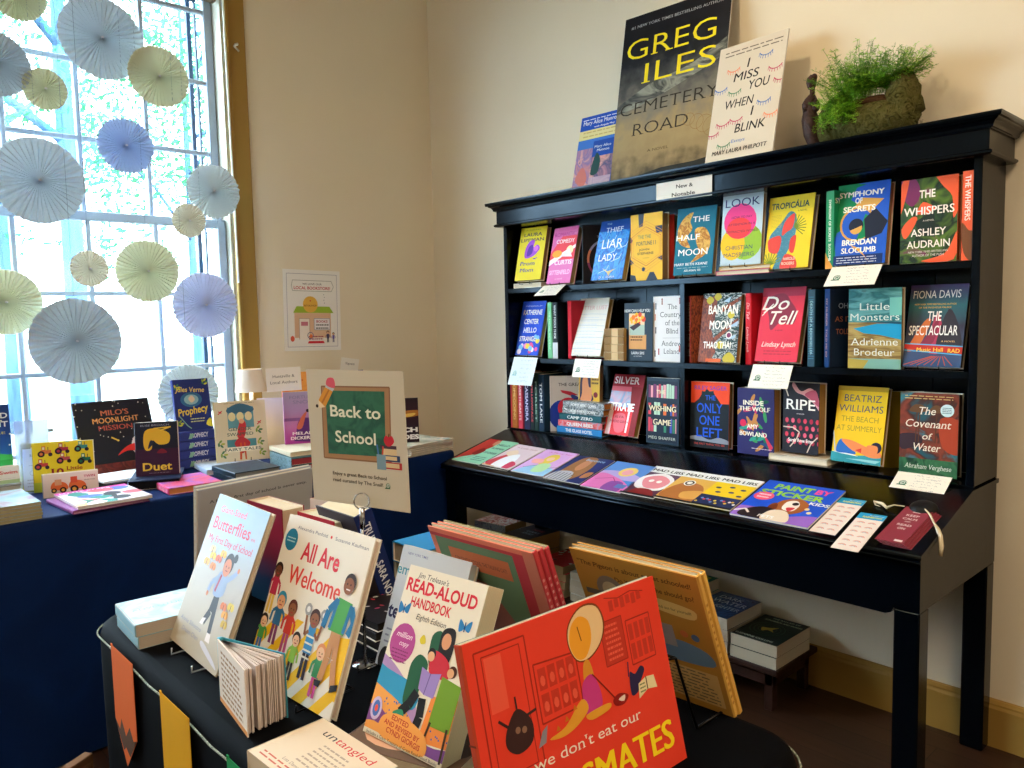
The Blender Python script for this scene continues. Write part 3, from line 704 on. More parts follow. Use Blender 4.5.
def a_trop(p):
    B = mottled(['4f8fa6', '3f7f98', '6aa4b6'], 60, .4, 2, stretch=(1, 1, 3))
    p.rect(0, .80, 1, 1, 'e4cc30')
    p.blob([(.48, .78), (.62, .74), (.66, .6), (.64, .4), (.5, .2), (.38, -.02), (.22, -.02), (.3, .2), (.08, .42), (.2, .56), (.34, .66)], B)
    for q in [[(.5, .72), (.6, .74), (.58, .56), (.46, .5), (.36, .46), (.38, .62)], [(.08, .42), (.3, .46), (.36, .38), (.3, .22), (.12, .24), (.06, .34)], [(.56, .4), (.68, .44), (.66, .22), (.56, .24)], [(.4, .0), (.74, .0), (.7, .14), (.5, .2), (.42, .12)]]: p.blob(q, 'e0493f')
    for (u, v, a, k) in [(.62, .56, 20, 1), (.15, .06, 80, 1)]:
        for i in range(9):
            t = R(a-60+i*16); p.line([(u, v), (u+.26*math.cos(t), v+.17*math.sin(t))], .02, '6f8a2a')
    p.text('TROPICÁLIA', .48, .83, .085, '1f4a4c', .84, .025); p.text('A NOVEL', .76, .77, .025, '3a5a3c', .2); p.lines(.08, .34, .58, .74, 9, 'c8b23a', .35)
    p.text('HAROLD', .58, .115, .04, 'f4dcc8', .26, .02); p.text('ROGERS', .56, .05, .04, 'f4dcc8', .28, .02)
def a_symph(p):
    p.poly([(.4, 1), (1, 1), (1, 0), (.05, 0), (.0, .35), (.12, .6)], '1f5cc8'); p.poly([(.05, .9), (.55, .98), (.35, 1), (0, 1), (0, .4), (.3, .5), (.4, .75)], '0f8a56'); p.poly([(.2, .62), (.5, .82), (.9, .78), (.6, .6)], 'e0a850')
    p.disc(.42, .5, .34, 'd8a24c'); p.disc(.42, .5, .3, '1f5cc8'); p.disc(.43, .47, .27, '0f8a56', a0=-90, a1=60); p.poly([(.55, .55), (.75, .68), (1, .5), (.9, .36), (.6, .3)], '1a2236'); p.disc(.4, .48, .14, '1a2236'); p.disc(.4, .45, .12, 'e0a850', a0=200, a1=380)
    p.rect(0, 0, .95, .12, '15346e'); p.poly([(.3, .25), (.6, .1), (.7, .02), (.5, .2)], 'e0a850')
    for t, u, v, w_ in [('SYMPHONY', .46, .84, .86), ('OF', .42, .755, .14), ('SECRETS', .44, .655, .62), ('BRENDAN', .48, .245, .66), ('SLOCUMB', .48, .145, .66)]: p.text(t, u, v, .07, 'f2f0e2', w_, .03)
    p.lines(.06, .85, .03, .09, 3, 'cfd6e8', .3)
def a_whisp(p):
    p.rect(0, 0, 1, 1, mottled(['2c4a36', '3f6a3a', '1d2c28', '5a7a2e', '7a3a5a'], 9, .4, 1.5, seed=2)); p.blob([(0, 1.1), (.28, .98), (.34, .8), (.2, .68), (.02, .82)], '7c2f60')
    for q in [[(.62, 1.05), (1.05, 1.05), (1.05, .7), (.93, .5), (.9, .75), (.72, .9)], [(.3, .58), (.62, .62), (.4, .72)], [(.02, .42), (.2, .55), (.3, .52), (.1, .3)], [(.38, .02), (.95, .02), (1, .35), (.8, .1)], [(.45, .58), (.58, .6), (.5, .4)], [(0, .95), (.15, 1.02), (0, .6)]]: p.blob(q, 'f2643c')
    p.poly([(.28, .5), (.6, .62), (.62, .3), (.35, .32)], '22302c')
    p.text('THE', .47, .77, .095, 'fbf3ea', .28, .02); p.text('WHISPERS', .5, .57, .1, 'fbf3ea', .88, .02); p.text('ASHLEY', .5, .32, .09, 'fbf3ea', .62, .012); p.text('AUDRAIN', .5, .18, .09, 'fbf3ea', .76, .012)
    p.text('NEW YORK TIMES BESTSELLING', .5, .12, .025, 'e8dcd0', .7); p.text('AUTHOR OF THE PUSH', .5, .075, .03, 'e8dcd0', .56); p.text('A NOVEL', .5, .49, .02, 'e8dcd0', .2)
def a_strang(p):
    for t, v, w_ in [('KATHERINE', .75, .8), ('CENTER', .58, .62), ('HELLO', .42, .55), ('STRANGER', .26, .8)]: p.text(t, .5, v, .095, 'f2ecd8', w_, .02)
    for i in range(16):
        a = rnd.random(); p.disc(.12+.8*a, .06+.13*rnd.random()+.2*(a > .75)*rnd.random(), .06+.03*rnd.random(), rnd.choice(['e8579c', 'f3d8e0', 'e0493f', 'f0d850', 'f08ab8', '7ec0ea']))
    p.text('NEW YORK TIMES BESTSELLING AUTHOR', .5, .9, .02, 'd8e0f8', .7)
def a_skull(p):
    p.poly([(.2, 1), (1, 1), (1, 0), (.1, 0)], 'a8182a'); p.blob([(.45, .85), (.6, .78), (.62, .62), (.8, .6), (.7, .5), (.5, .55), (.42, .7)], '160a10'); p.blob([(.5, .45), (.7, .5), (.8, .3), (.6, .2), (.45, .3)], 'c8742a'); p.disc(.62, .36, .1, '160a10')
def a_better(p):
    p.text('A NOVEL', .1, .93, .02, 'b88a7a', .15); p.text('BITTER LUST', .52, .80, .07, 'dba7a8', .9, .0)
    for i in range(7): p.line([(.02, .72-i*.1), (.5, .725-i*.1), (.98, .715-i*.1)], .008, '9db4c8')
    p.lines(.1, .8, .08, .66, 11, 'd7dce0', .3)
def a_howcan(p):
    p.text('HOW CAN I HELP YOU', .46, .84, .055, 'e8ecec', .88, .02); p.rect(.18, .2, .78, .45, 'd69a58'); p.rect(.18, .44, .72, .82, 'e2c49a'); p.rect(.2, .44, .72, .62, 'a9bcae')
    for i in range(22): p.disc(.2+.5*rnd.random(), .6+.2*rnd.random(), .03+.05*rnd.random(), rnd.choice(['f2b01e', 'ee7a1e', 'e24a2a', 'f7d24a']), n=7)
    p.poly([(.2, .58), (.34, .52), (.6, .62), (.5, .66)], '3a2f3a'); p.lines(.24, .66, .36, .41, 2, '5a3a1e', .5); p.text('LAURA SIMS', .5, .11, .05, 'e8ecec', .44, .02); p.text('A NOVEL', .5, .07, .018, 'e8ecec', .3)
def a_country(p):
    for t, u, v in [('The', .62, .80), ('Country', .56, .68), ('of the', .62, .555), ('Blind', .62, .43), ('Andrew', .6, .24), ('Leland', .6, .12)]: p.text(t, u, v, .085, '2c3238', None, -.005, serif=True)
    p.line([(.32, .36), (.95, .365)], .005, '55606a')
    for (u, v, c) in [(.1, .85, '3a4a5c'), (.3, .92, '8a4a3a'), (.08, .68, 'c8745a'), (.1, .48, '3a3a42'), (.08, .12, '2a2a30'), (.2, .15, 'a83a3a'), (.85, .2, 'c04a3a'), (.85, .92, '9a4a52')]: p.line([(u, v-.05), (u, v+.02)], .035, c); p.disc(u, v+.035, .025, c, n=8)
def a_banyan(p):
    p.rect(0, 0, 1, 1, mottled(['16363a', '1f4a46', '102028', 'cfd8d4', '1d4038'], 34, .4, 3, stretch=(1, 1, 2.2), seed=4))
    B = mottled(['7a2f1c', '4a1f18', 'a8502c', '2c1a18'], 40, .4, 2, stretch=(3, 1, .8))
    for q in [[(.0, .95), (.22, .9), (.28, .5), (.45, .15), (.3, 0), (0, 0)], [(.25, .95), (.4, .98), (.36, .6), (.25, .45)], [(.3, .32), (.95, .64), (.98, .6), (.35, .26)], [(.5, .78), (1, .95), (1, .9), (.55, .72)]]: p.poly(q, B)
    for (u, v, r_) in [(.4, .95, .1), (.78, .68, .09), (.55, .25, .1), (.8, .05, .16), (.2, .9, .1)]: p.blob([(u-r_, v), (u, v+r_*.6), (u+r_, v), (u, v-r_*.6)], 'c8b83a')
    for q in [[(.55, .88), (.75, .95), (.7, .86)], [(.7, .5), (.98, .6), (.95, .52)], [(.6, .33), (.95, .4), (.9, .34)]]: p.poly(q, 'a9c4d8')
    p.text('BANYAN', .56, .70, .13, 'fbf6ea', .76, .015); p.text('MOON', .52, .48, .13, 'fbf6ea', .56, .015); p.text('THAO THAI', .47, .20, .10, 'fbf6ea', .72, .015); p.disc(.76, .39, .08, 'efe9e2'); p.disc(.76, .39, .055, '7a2a5a')
    p.rect(.2, 0, .6, .05, 'e0652a')
def a_dotell(p):
    p.rect(0, .88, 1, 1, 'b02a48'); p.blob([(.12, .84), (.5, .92), (.7, .8), (.86, .66), (.8, .5), (.5, .52), (.3, .42), (.22, .6)], '8a2440')
    p.text('Do', .33, .70, .19, 'f8efe4', .6, .006, shear=.35); p.text('Tell', .48, .50, .19, 'f8efe4', .62, .006, shear=.35); p.line([(.08, .66), (.3, .78), (.05, .62)], .02, 'f8efe4')
    p.text('Lindsay Lynch', .52, .2, .07, 'f8efe4', .78, .0, shear=.3); p.text('A NOVEL', .5, .41, .02, '7a1a30', .18); p.lines(.2, .85, .1, .14, 2, 'b3243e', .3)
def a_littlem(p):
    T = mottled(['3f8f92', '2f6f74', '68aeb0', '4a6a66'], 14, .4, 1.2, stretch=(.5, 1, 2.5)); S_ = mottled(['9a7f4a', '7a5f36', 'b8a060', '6a5a3a'], 16, .4, 1, stretch=(.4, 1, 3))
    p.rect(0, .58, 1, 1, T); p.rect(0, 0, 1, .58, S_); p.poly([(.1, .5), (.55, .56), (1, .56), (1, .36), (.6, .42), (.3, .44)], '1d9ccc'); p.poly([(0, .58), (1, .58), (1, .55), (.5, .575)], '1d4f66'); p.rect(0, 0, 1, .12, '7fb4a8'); p.poly([(0, .12), (.4, .1), (.3, 0), (0, 0)], 'b8a24a'); p.rect(.78, .66, 1, .88, '76c4b8')
    for t, v, w_ in [('Little', .73, .56), ('Monsters', .60, .92), ('Adrienne', .29, .88), ('Brodeur', .16, .76)]: p.text(t, .5, v, .095, 'e6ece2', w_, -.004, serif=True)
def a_spect(p):
    p.rect(0, 0, 1, 1, gradient(['2f4f7a', '46506a', '3a3a4c', '2f6a72', '4a3a6a'], p.h)); p.blob([(.05, .2), (.25, .25), (.42, .55), (.3, .55)], 'd0703a'); p.blob([(.4, .2), (.7, .22), (.52, .66)], 'b03a5a'); p.blob([(.2, .2), (.5, .3), (.55, .62), (.4, .4)], '8a2f4a'); p.blob([(.55, .2), (.95, .2), (.92, .45), (.7, .7)], '34323c')
    p.poly([(0, .22), (1, .16), (1, .24), (0, .28)], 'c8362e'); p.line([(0, .28), (1, .25)], .02, '58b0e0'); p.line([(0, .2), (1, .15)], .02, '58b0e0'); p.text('Music Hall', .45, .185, .05, 'f7c84a', .45, .02); p.text('RAD', .86, .175, .05, 'f7c84a', .2, .02)
    for i in range(8): p.line([(.02+i*.12, .02), (.5+i*.03, .13)], .012, 'c8552e')
    p.text('FIONA DAVIS', .47, .835, .10, 'f4f2ee', .82, -.002); p.text('THE', .47, .56, .12, 'f4f2ee', .24, .012); p.text('SPECTACULAR', .47, .385, .12, 'f4f2ee', .84, .008); p.text('NEW YORK TIMES BESTSELLING AUTHOR', .46, .75, .022, 'e0b04a', .72); p.text('OF THE MAGNOLIA PALACE', .46, .71, .022, 'e0b04a', .56); p.text('A NOVEL', .75, .3, .02, 'f0c080', .24)
def a_silver(p):
    p.rect(0, 0, .8, .83, 'd86070'); p.rect(0, .46, .72, .72, mottled(['7fa0c8', 'c8a0b8', '9ab8d8', '8a6a8a'], 14, .15, 1, seed=6)); p.poly([(.62, .88), (1, .88), (1, 0), (.74, 0), (.7, .5)], '8a0c1a'); p.rect(0, .8, 1, 1, 'a0142a')
    p.poly([(0, 0), (.82, 0), (.82, .46), (.0, .42)], 'e8303a'); p.blob([(.25, .32), (.6, .34), (.62, .08), (.35, .06)], 'ee6a78'); p.rect(.05, .0, .2, .4, 'f6d8de'); p.rect(.68, .05, .74, .5, 'f6e8ec')  # pink blob is glare on the glossy jacket, painted in as colour
    p.text('SILVER', .45, .845, .12, 'f4e8ea', .82, .02); p.text('NITRATE', .4, .40, .13, 'ffffff', .88, .03); p.text('SILVIA', .42, .28, .04, 'a01a2a', .3); p.text('MORENO-GARCIA', .44, .2, .045, 'a01a2a', .6)
def a_wish(p):
    p.rect(.04, .03, .96, .95, '16283c'); cs = ['c8405a', '4a5ab8', 'e0703a', '7a3a6a', 'e8a0a8', '3a8a6a', 'b8d8c0', 'd8485a']
    for r_, (v0, v1) in enumerate([(.70, .92), (.44, .64), (.18, .40)]):
        u = .07
        while u < .92:
            wd = .05+.05*rnd.random()
            if not (.2 < u < .7 and r_ == 2 and rnd.random() < .6) and not (.12 < u < .8 and r_ == 1 and rnd.random() < .5): p.rect(u, v0, min(.93, u+wd), v1-.04*rnd.random(), rnd.choice(cs))
            u += wd+.012
    p.text('THE', .45, .76, .06, 'ece0b8', .26, .02); p.rect(.07, .5, .93, .58, '16283c'); p.text('WISHING', .5, .5, .085, 'ece0b8', .82, .03); p.rect(.2, .28, .76, .4, '16283c'); p.text('GAME', .5, .29, .09, 'ece0b8', .54, .03); p.text('MEG SHAFFER', .5, .07, .045, 'cfd8c8', .82)
def a_only(p):
    p.rect(0, 0, 1, .68, '1c222c'); p.poly([(0, .66), (.1, .68), (.22, .74), (.34, .86), (.46, .84), (.6, .84), (.72, .74), (.86, .62), (1, .58), (1, .3), (0, .3)], '1c2630'); p.poly([(.28, .78), (.3, .87), (.36, .84), (.42, .9), (.5, .86), (.6, .87), (.62, .78)], '16303a')
    p.blob([(0, .16), (.25, .18), (.5, .13), (.75, .17), (1, .13), (1, .08), (0, .12)], '8f98a8'); p.text('RILEY SAGER', .52, .885, .06, '7a3fa8', .84, .012, serif=True)
    p.text('THE', .52, .73, .075, '1f5fd8', .26, .015); 
    for t, v, w_ in [('ONLY', .54, .66), ('ONE', .355, .52), ('LEFT', .17, .66)]: p.text(t, .5, v, .145, '1f5fe0', w_, .01, serif=True)
    p.text('THE FIRST THING YOU SEE', .5, .045, .03, 'd84a3a', .8)
def a_wolf(p):
    p.rect(0, 0, 1, 1, '2c2a66')
    for i in range(26):
        u, v = rnd.random(), .1+.75*rnd.random(); a = rnd.random()*360; p.disc(u, v, .10+.1*rnd.random(), rnd.choice(['1f7a5a', '2fa08a', '28507a', '3a9a5a', 'c83a6a', 'c8884a', '145a4a', '1f7a5a']), .045, rot=a)
    p.disc(.16, .47, .09, 'e02a5a'); p.poly([(.68, .38), (.98, .14), (.9, .08)], 'd83a5a')
    for t, u, v, w_ in [('INSIDE', .44, .75, .56), ('THE WOLF', .47, .66, .84), ('AMY', .42, .395, .3), ('BOWLAND', .44, .28, .74)]: p.text(t, u, v, .07, 'f7f0dc', w_, .035)
    p.lines(.4, .95, .1, .12, 1, 'd8d0e0', .5)
def a_ripe(p):
    p.rect(0, 0, 1, 1, '22232e'); p.blob([(.3, 1), (.5, .88), (.75, .93), (.95, .84), (1.05, .6), (.85, .72), (.6, .82), (.38, .86), (.25, .95)], 'd8a0a8'); p.blob([(.6, .84), (.9, .9), (1, .68), (.8, .76)], 'b0506a')
    for r_ in range(4):
        for c_ in range(6): p.disc(.12+.17*c_+.05*(r_ % 2), .46-r_*.1, .05, rnd.choice(['d8405a', 'b02a48', 'e0607a']), .065, n=10)
    for pts in [[(.02, .36), (.3, .36), (.48, .3), (.4, .2), (.22, .08)], [(.98, .25), (.8, .15), (.7, .02)], [(.02, .98), (.15, .8)]]: p.line(pts, .03, 'dccbb8')
    p.text('RIPE', .5, .62, .15, 'f8f6ee', .8, .008, serif=True); p.text('A NOVEL', .5, .55, .02, 'd0c8c8', .22); p.text('Sarah Rose Etter', .52, .16, .05, 'f8f6ee', .7, .02)
def a_beat(p):
    p.rect(0, .94, 1, 1, 'c49c18'); p.poly([(0, .13), (.5, .1), (1, .13), (1, 0), (0, 0)], '2c98a8'); p.poly([(0, .13), (.35, .13), (.55, .09), (.2, .11)], 'eaf2ee'); p.poly([(.3, .05), (.9, .02), (1, .06), (.6, .06)], '8fd0d4')
    p.blob([(.1, .13), (.12, .26), (.22, .3), (.4, .2), (.5, .12), (.3, .12)], '2468c0'); p.blob([(.18, .29), (.4, .29), (.75, .21), (.92, .2), (1, .11), (.8, .09), (.6, .13), (.4, .17)], 'ec8a50'); p.disc(.88, .22, .11, '1a1a38'); p.blob([(.7, .24), (.9, .24), (.9, .14), (.76, .15)], 'ec8a50'); p.poly([(.48, .17), (.6, .2), (.6, .14)], 'e03a2a')
    p.text('BEATRIZ', .52, .80, .095, '24406a', .74, -.004); p.text('WILLIAMS', .5, .665, .095, '24406a', .88, -.004); p.text('THE BEACH', .5, .535, .075, 'a8902a', .74, .0); p.text('AT SUMMERLY', .5, .415, .075, 'a8902a', .9, .0); p.line([(0, .4), (.08, .12)], .02, 'b8d0e8')
def a_cov(p):
    p.rect(0, .2, 1, 1, mottled(['2f6a78', '3a8090', '6a3a30', '8a4232', '4a2e2a', '2a5a68'], 8, .4, 1.5, seed=8)); p.blob([(.7, .7), (1.1, .65), (1.1, .3), (.75, .35)], 'b0462c'); p.rect(0, 0, 1, .2, mottled(['2a5a44', '3f7a52', '1d3f34'], 20, .4, 1.5, seed=9)); p.blob([(0, .48), (.3, .5), (.4, .4), (.1, .3), (0, .34)], '3a2a34')
    for u in (.33, .28, .62): p.line([(u, .4), (u+.02, .8)], .018, '5a3a2a'); p.blob([(u-.12, .78), (u, .86), (u+.16, .8), (u+.02, .76)], '6a4a30')
    p.text('The', .46, .74, .095, 'f2ead8', .3, .004, shear=.22, serif=True); p.text('Covenant', .48, .585, .095, 'f2ead8', .78, .004, shear=.22, serif=True); p.text('of', .47, .44, .08, 'f2ead8', .16, .004, shear=.22, serif=True); p.text('Water', .46, .30, .095, 'f2ead8', .48, .004, shear=.22, serif=True)
    p.text('Abraham Verghese', .5, .08, .06, 'dfe6d8', .8, .002, shear=.2, serif=True); p.disc(.81, .80, .115, 'cfe8ec'); p.lines(.73, .89, .77, .83, 4, '3a6a78', .4); p.lines(.08, .92, .93, .96, 2, 'e0c080', .3)
def sp(t, c, **k): return stext(t, c, **k)
ZB = .815
hb((2.378, 2.462, 1.464, -85.3, 13.5, .150, .236), .028, 'yellow hardcover with a purple bird-like bloom, leftmost on the top shelf', GT, a_prom, 'ecd92c', 'c8b820', ez=False)
EZ.append((2.378, 2.462, -85.3, 13.5, 1.453, ''))
lie('hardcover_book', 'cream-paged book lying flat under the yellow book at the left end of the top shelf', GT, 2.452, 2.462, 1.430, -90, .17, .15, .021, front='e8e0cc', page=WHT)
hb((2.381, 2.283, 1.441, -93.3, 14.0, .146, .242), .028, 'pink and red hardcover with a white swoosh, second from the left on the top shelf', GT, a_rom, 'e27ab8')
o = book('hardcover_book', 'black hardcover with a broken coloured ring, half hidden behind the blue book', GT, (0, 0, 0), -48, 0, .15, .240, .030, '0c0c14', '141a24', None, a_circ, sp('THE TRACKERS', 'a8b4c0', Wd=.75), TAN)
def byedge(o, fx, fy, z, yaw, w): o.location = (fx+w/2*math.cos(R(yaw)), fy+w/2*math.sin(R(yaw)), z)
byedge(o, 2.400, .900*2.400, 1.430, -48, .15)
hb((2.381, 2.020, 1.443, -91.0, 15.9, .160, .245), .030, 'bright blue wave-patterned hardcover with large thin white capitals', GT, a_thief, '0c4aa6', '0a3a86', page='b89a5e')
hb((2.378, 1.823, 1.431, -91.4, .6, .151, .246), .040, 'golden yellow hardcover with hexagon line pattern and dark patches', GT, a_hex, 'eab72a', 'eab72a')
book('hardcover_book', 'red hardcover standing just behind the golden hexagon-patterned book', GT, (2.425, 1.803, 1.430), -91, 0, .15, .238, .03, 'b8302a', 'b8302a', page=TAN)
hb((2.380, 1.623, 1.441, -86.4, 8.8, .158, .242), .028, 'teal hardcover with two gold half moons on the top shelf', GT, a_moon, '13738e', '0f5a72')
hb((2.378, 1.432, 1.463, -87.9, 5.6, .150, .238), .022, 'pale blue hardcover with overlapping pink, red, green and yellow discs', GT, a_look, 'bcd3e0', 'bcd3e0')
lie('hardcover_book', 'pink-covered book lying flat, lower of two under the pale blue disc-pattern book', GT, 2.447, 1.42, 1.430, -90, .20, .15, .016, front='c04a7a', page=WHT)
lie('hardcover_book', 'gold-covered book lying flat, upper of two under the pale blue disc-pattern book', GT, 2.450, 1.415, 1.446, -89, .19, .15, .014, front='b8923a', page=WHT)
hb((2.378, 1.270, 1.441, -91.2, 11.5, .157, .240), .028, 'yellow hardcover with red faces in a blue scarf and palm leaves', GT, a_trop, 'ecd22e', 'd8bc20')
def spined(name, label, group, px_ratio, x, z, yaw, w, h, t, front, spine, art=None, sart=None, page=TAN, hard=True):
    o = book(name, label, group, (0, 0, 0), yaw, 0, w, h, t, front, spine, None, art, sart, page, hard); byedge(o, x, px_ratio*x, z, yaw, w); return o
spined('hardcover_book', 'green-spined hardcover beside the blue and green abstract book on the top shelf', GT, .4659, 2.385, 1.430, -12, .15, .238, .031, '1f5cc8', '0f8a56', a_symph, lambda p: (p.poly([(0, 0), (1, 0), (.3, .14), (0, .22)], 'e0942a'), sp('SYMPHONY OF SECRETS  SLOCUMB', 'e4ecd8', bold=.02, frac=.28, Wd=.78)(p)))
hb((2.379, 1.034, 1.439, -90.8, 8.0, .156, .246), .034, 'blue and green abstract hardcover with bold white capitals and an orange eye shape', GT, a_symph, '0f8a56', '0f8a56')
hb((2.384, .841, 1.432, -91.2, .5, .151, .236), .032, 'dark green and orange floral hardcover with white capitals, rightmost facing front on the top shelf', GT, a_whisp, 'ee6a4c', 'f2643c')
spined('hardcover_book', 'orange-spined hardcover at the right end of the top shelf', GT, .3046, 2.372, 1.430, -3, .15, .240, .030, 'f2643c', 'f2643c', None, lambda p: (p.blob([(0, .42), (.6, .34), (1, .3), (1, .0), (.2, .1)], '7a4a2a'), sp('THE WHISPERS', 'fbf3ea', bold=.02, frac=.5, Wd=.5, v=.7)(p)))
# middle shelf
Zm = 1.128
hb((2.386, 2.486, 1.138, -90.7, 14.3, .148, .243), .026, 'royal blue hardcover with white capitals over a strip of bright flowers', GM_, a_strang, '1f4fd0', '1a3fb0')
spined('hardcover_book', 'mint green spine on the middle shelf beside the blue flower-strip book', GM_, .9742, 2.40, Zm, -2, .15, .236, .029, '7fcf9c', '79c796', None, sp('THE RACHEL INCIDENT', 'c8ecd4', frac=.3))
spined('hardcover_book', 'dark spine with a white foot between the mint spine and the red book', GM_, .9607, 2.40, Zm, -2, .15, .236, .031, '1a2a38', '16262f', None, lambda p: (p.rect(0, 0, 1, .28, 'cfd6dc'), sp('WHAT FOOLS THESE', 'dfe6e4', bold=.02, frac=.4, Wd=.6, v=.65)(p)))
spined('hardcover_book', 'thick crimson hardcover with a black and orange face on its front', GM_, .9284, 2.392, Zm, -27, .15, .240, .040, 'a8182a', 'd02f3f', a_skull, None)
hb((2.387, 2.141, 1.142, -89.4, 15.9, .158, .243), .027, 'cream hardcover with thin blue horizontal lines and faded pink title', GM_, a_better, 'e6e4da', 'd8d4c6', page='c4a468')
BND = mottled(['a8834a', 'c4a068', '8a6a3a'], 30, .6)
def bandart(p): p.rect(.3, 0, .7, 1, 'd8b888'); p.lines(.1, .9, .2, .8, 3, '6a4a2a')
def band_lab(w_): return 'tan-edged paperback, '+w_+' in the small pile beside the dark blue burning-library book'
pile('paperback_book', band_lab, 'small pile of tan-edged paperbacks', 4, 2.450, 1.992, Zm, 0, .12, .10, .0305, 1.0, front=BND, spine='8f6c3a', page='c49c5c', hard=False, sart=lambda p: p.rect(0, .3, 1, .62, 'd8b888'))
hb((2.402, 1.883, 1.128, -93.2, 1.4, .145, .221), .03, 'dark blue hardcover with a library card going up in flames', GM_, a_howcan, '173042', '173042')
hb((2.402, 1.742, 1.128, -92.3, .9, .147, .242), .03, 'white hardcover with grey serif title and tiny walking figures', GM_, a_country, 'e4e2e2', 'd8d6d6')
spined('hardcover_book', 'dark red bark-patterned hardcover with a spotted spine right of the shelf divider', GM_, .6847, 2.378, Zm, -42, .14, .238, .028, mottled(['7a2f1c', '4a1f18', 'a8502c', '2c1a18'], 40, .4, 2, stretch=(3, 1, .8)), 'a83a34', None, sp('BANYAN MOON', 'efe4dc', bold=.03, frac=.5, Wd=.8))
hb((2.380, 1.522, 1.133, -89.7, 8.7, .152, .242), .028, 'jungle-patterned hardcover with large white capitals and brown tree roots', GM_, a_banyan, '163a3c', '5a2a20', page='b08a52')
spined('hardcover_book', 'scarlet spine showing to the left of the scarlet scripted hardcover', GM_, .5838, 2.405, Zm, -20, .14, .240, .030, 'b81428', 'd0182c', None, lambda p: (p.text('Do Tell', .25, .76, .5*p.w/p.h, 'f6dcd8', .22*p.h/p.w, rot=-90, shear=.3), p.text('Lindsay Lynch', .25, .35, .4*p.w/p.h, 'f6dcd8', .35*p.h/p.w, rot=-90, shear=.3)))
hb((2.386, 1.306, 1.140, -92.6, 13.3, .155, .250), .032, 'scarlet hardcover with white brush script over a dark red head shape', GM_, a_dotell, 'e0304a', 'c81430', page='8a7444')
spined('hardcover_book', 'dark teal patterned spine beside the scarlet scripted hardcover', GM_, .4902, 2.392, Zm, -14, .15, .243, .030, '0d2f42', '123e52', None, lambda p: (p.lines(.15, .85, .1, .9, 26, '2f7890', .3), sp('DEATH OF A BOOKSELLER', '9cc8d0', frac=.3, v=.5)(p)))
spined('hardcover_book', 'navy hardcover with orange spine lettering left of the seaside landscape book', GM_, .4712, 2.385, Zm, -38, .15, .242, .032, '0e2038', '14386a', lambda p: (p.text('OH', .3, .75, .07, 'a8b4c4', .2, .01), p.text('AS IT', .3, .58, .07, 'b06a4a', .35, .01), p.text('TOLD', .3, .42, .07, 'b06a4a', .3, .01)), sp('MY MURDER  TOLD ME SO', 'd89a8a', bold=.02, frac=.3, Wd=.75))
hb((2.383, .985, 1.128, -89.7, 0, .155, .238), .026, 'teal and sand seaside landscape hardcover with pale serif lettering', GM_, a_littlem, '4a9094', '3a6a6a')
hb((2.385, .827, 1.137, -91.6, 13.3, .156, .240), .028, 'dusky city-night hardcover with art deco white capitals, rightmost on the middle shelf', GM_, a_spect, '2f4058', '20303f', page='6a5a48')
# bottom shelf
for i, (x0, c, lab, fc) in enumerate([(1.085, 'd84a5c', 'salmon red spine, leftmost on the bottom shelf', 'f0d8c8'), (1.0681, 'b86a2a', 'burnt orange spine, second from the left on the bottom shelf', 'e8c070'), (1.054, 'cf3a50', 'rose red spine, third from the left on the bottom shelf', 'f4dcd8'),
     (1.0339, '26284c', 'navy and purple spine, fourth from the left on the bottom shelf', 'c8c4e8'), (1.0234, '16282c', 'very dark spine with red lettering, fifth from the left on the bottom shelf', 'd84a5c'), (1.013, '1d3a36', 'dark green thin spine, sixth from the left on the bottom shelf', '8ab0a0'), (.9976, '14324c', 'navy spine with white lettering next to the white blue-disc book', 'dfe6ea')]):
    th = [.028, .036, .030, .040, .024, .023, .034][i]
    spined('hardcover_book', lab, GB, x0, 2.362, ZB, 0, .15, .232+.006*((i*3) % 4), th, c, c, None, (lambda t_, f_: sp(t_, f_, bold=.02, frac=.42, Wd=.7))(['GIRLS', 'HOMEGOING', 'SWEETHEARTS', 'CASSANDRA', 'YELLOWFACE', 'FOREST', 'TOM LAKE'][i], fc))
def a_great(p):
    p.text('THE GREAT', .6, .82, .06, '2a2a30', .7, .01); p.poly([(.3, .75), (.6, .72), (.8, .66), (.6, .64), (.35, .7)], 'c02a3a'); p.blob([(.6, .66), (.8, .62), (.85, .5), (.7, .5)], '2a3a7a'); p.disc(.34, .3, .38, '1f3a9a', .42); p.disc(.52, .42, .3, 'c82a40')
spined('hardcover_book', 'white hardcover with a big blue and red disc behind the flat pile', GB, .9824, 2.385, ZB, -50, .15, .236, .024, 'c8c0b8', 'e0e0e4', a_great, sp('THE GREAT AMERICAN', '8a98b8', frac=.3))
cs = [('2c86c8', 'sky blue hardcover lying lowest in the flat pile on the bottom shelf', 'THE GLASS HOTEL'), ('c84a5c', 'coral floral hardcover, second from the bottom of the flat pile', 'QUEEN BEES'), ('1f5a66', 'dark teal hardcover in the middle of the flat pile', 'CAMP ZERO'), ('b4bcc0', 'grey and black marbled hardcover, second from the top of the flat pile', 'HOW IT WENT DOWN'), ('b8bfc2', 'grey and black marbled hardcover on top of the flat pile', 'HOW IT WENT DOWN')]
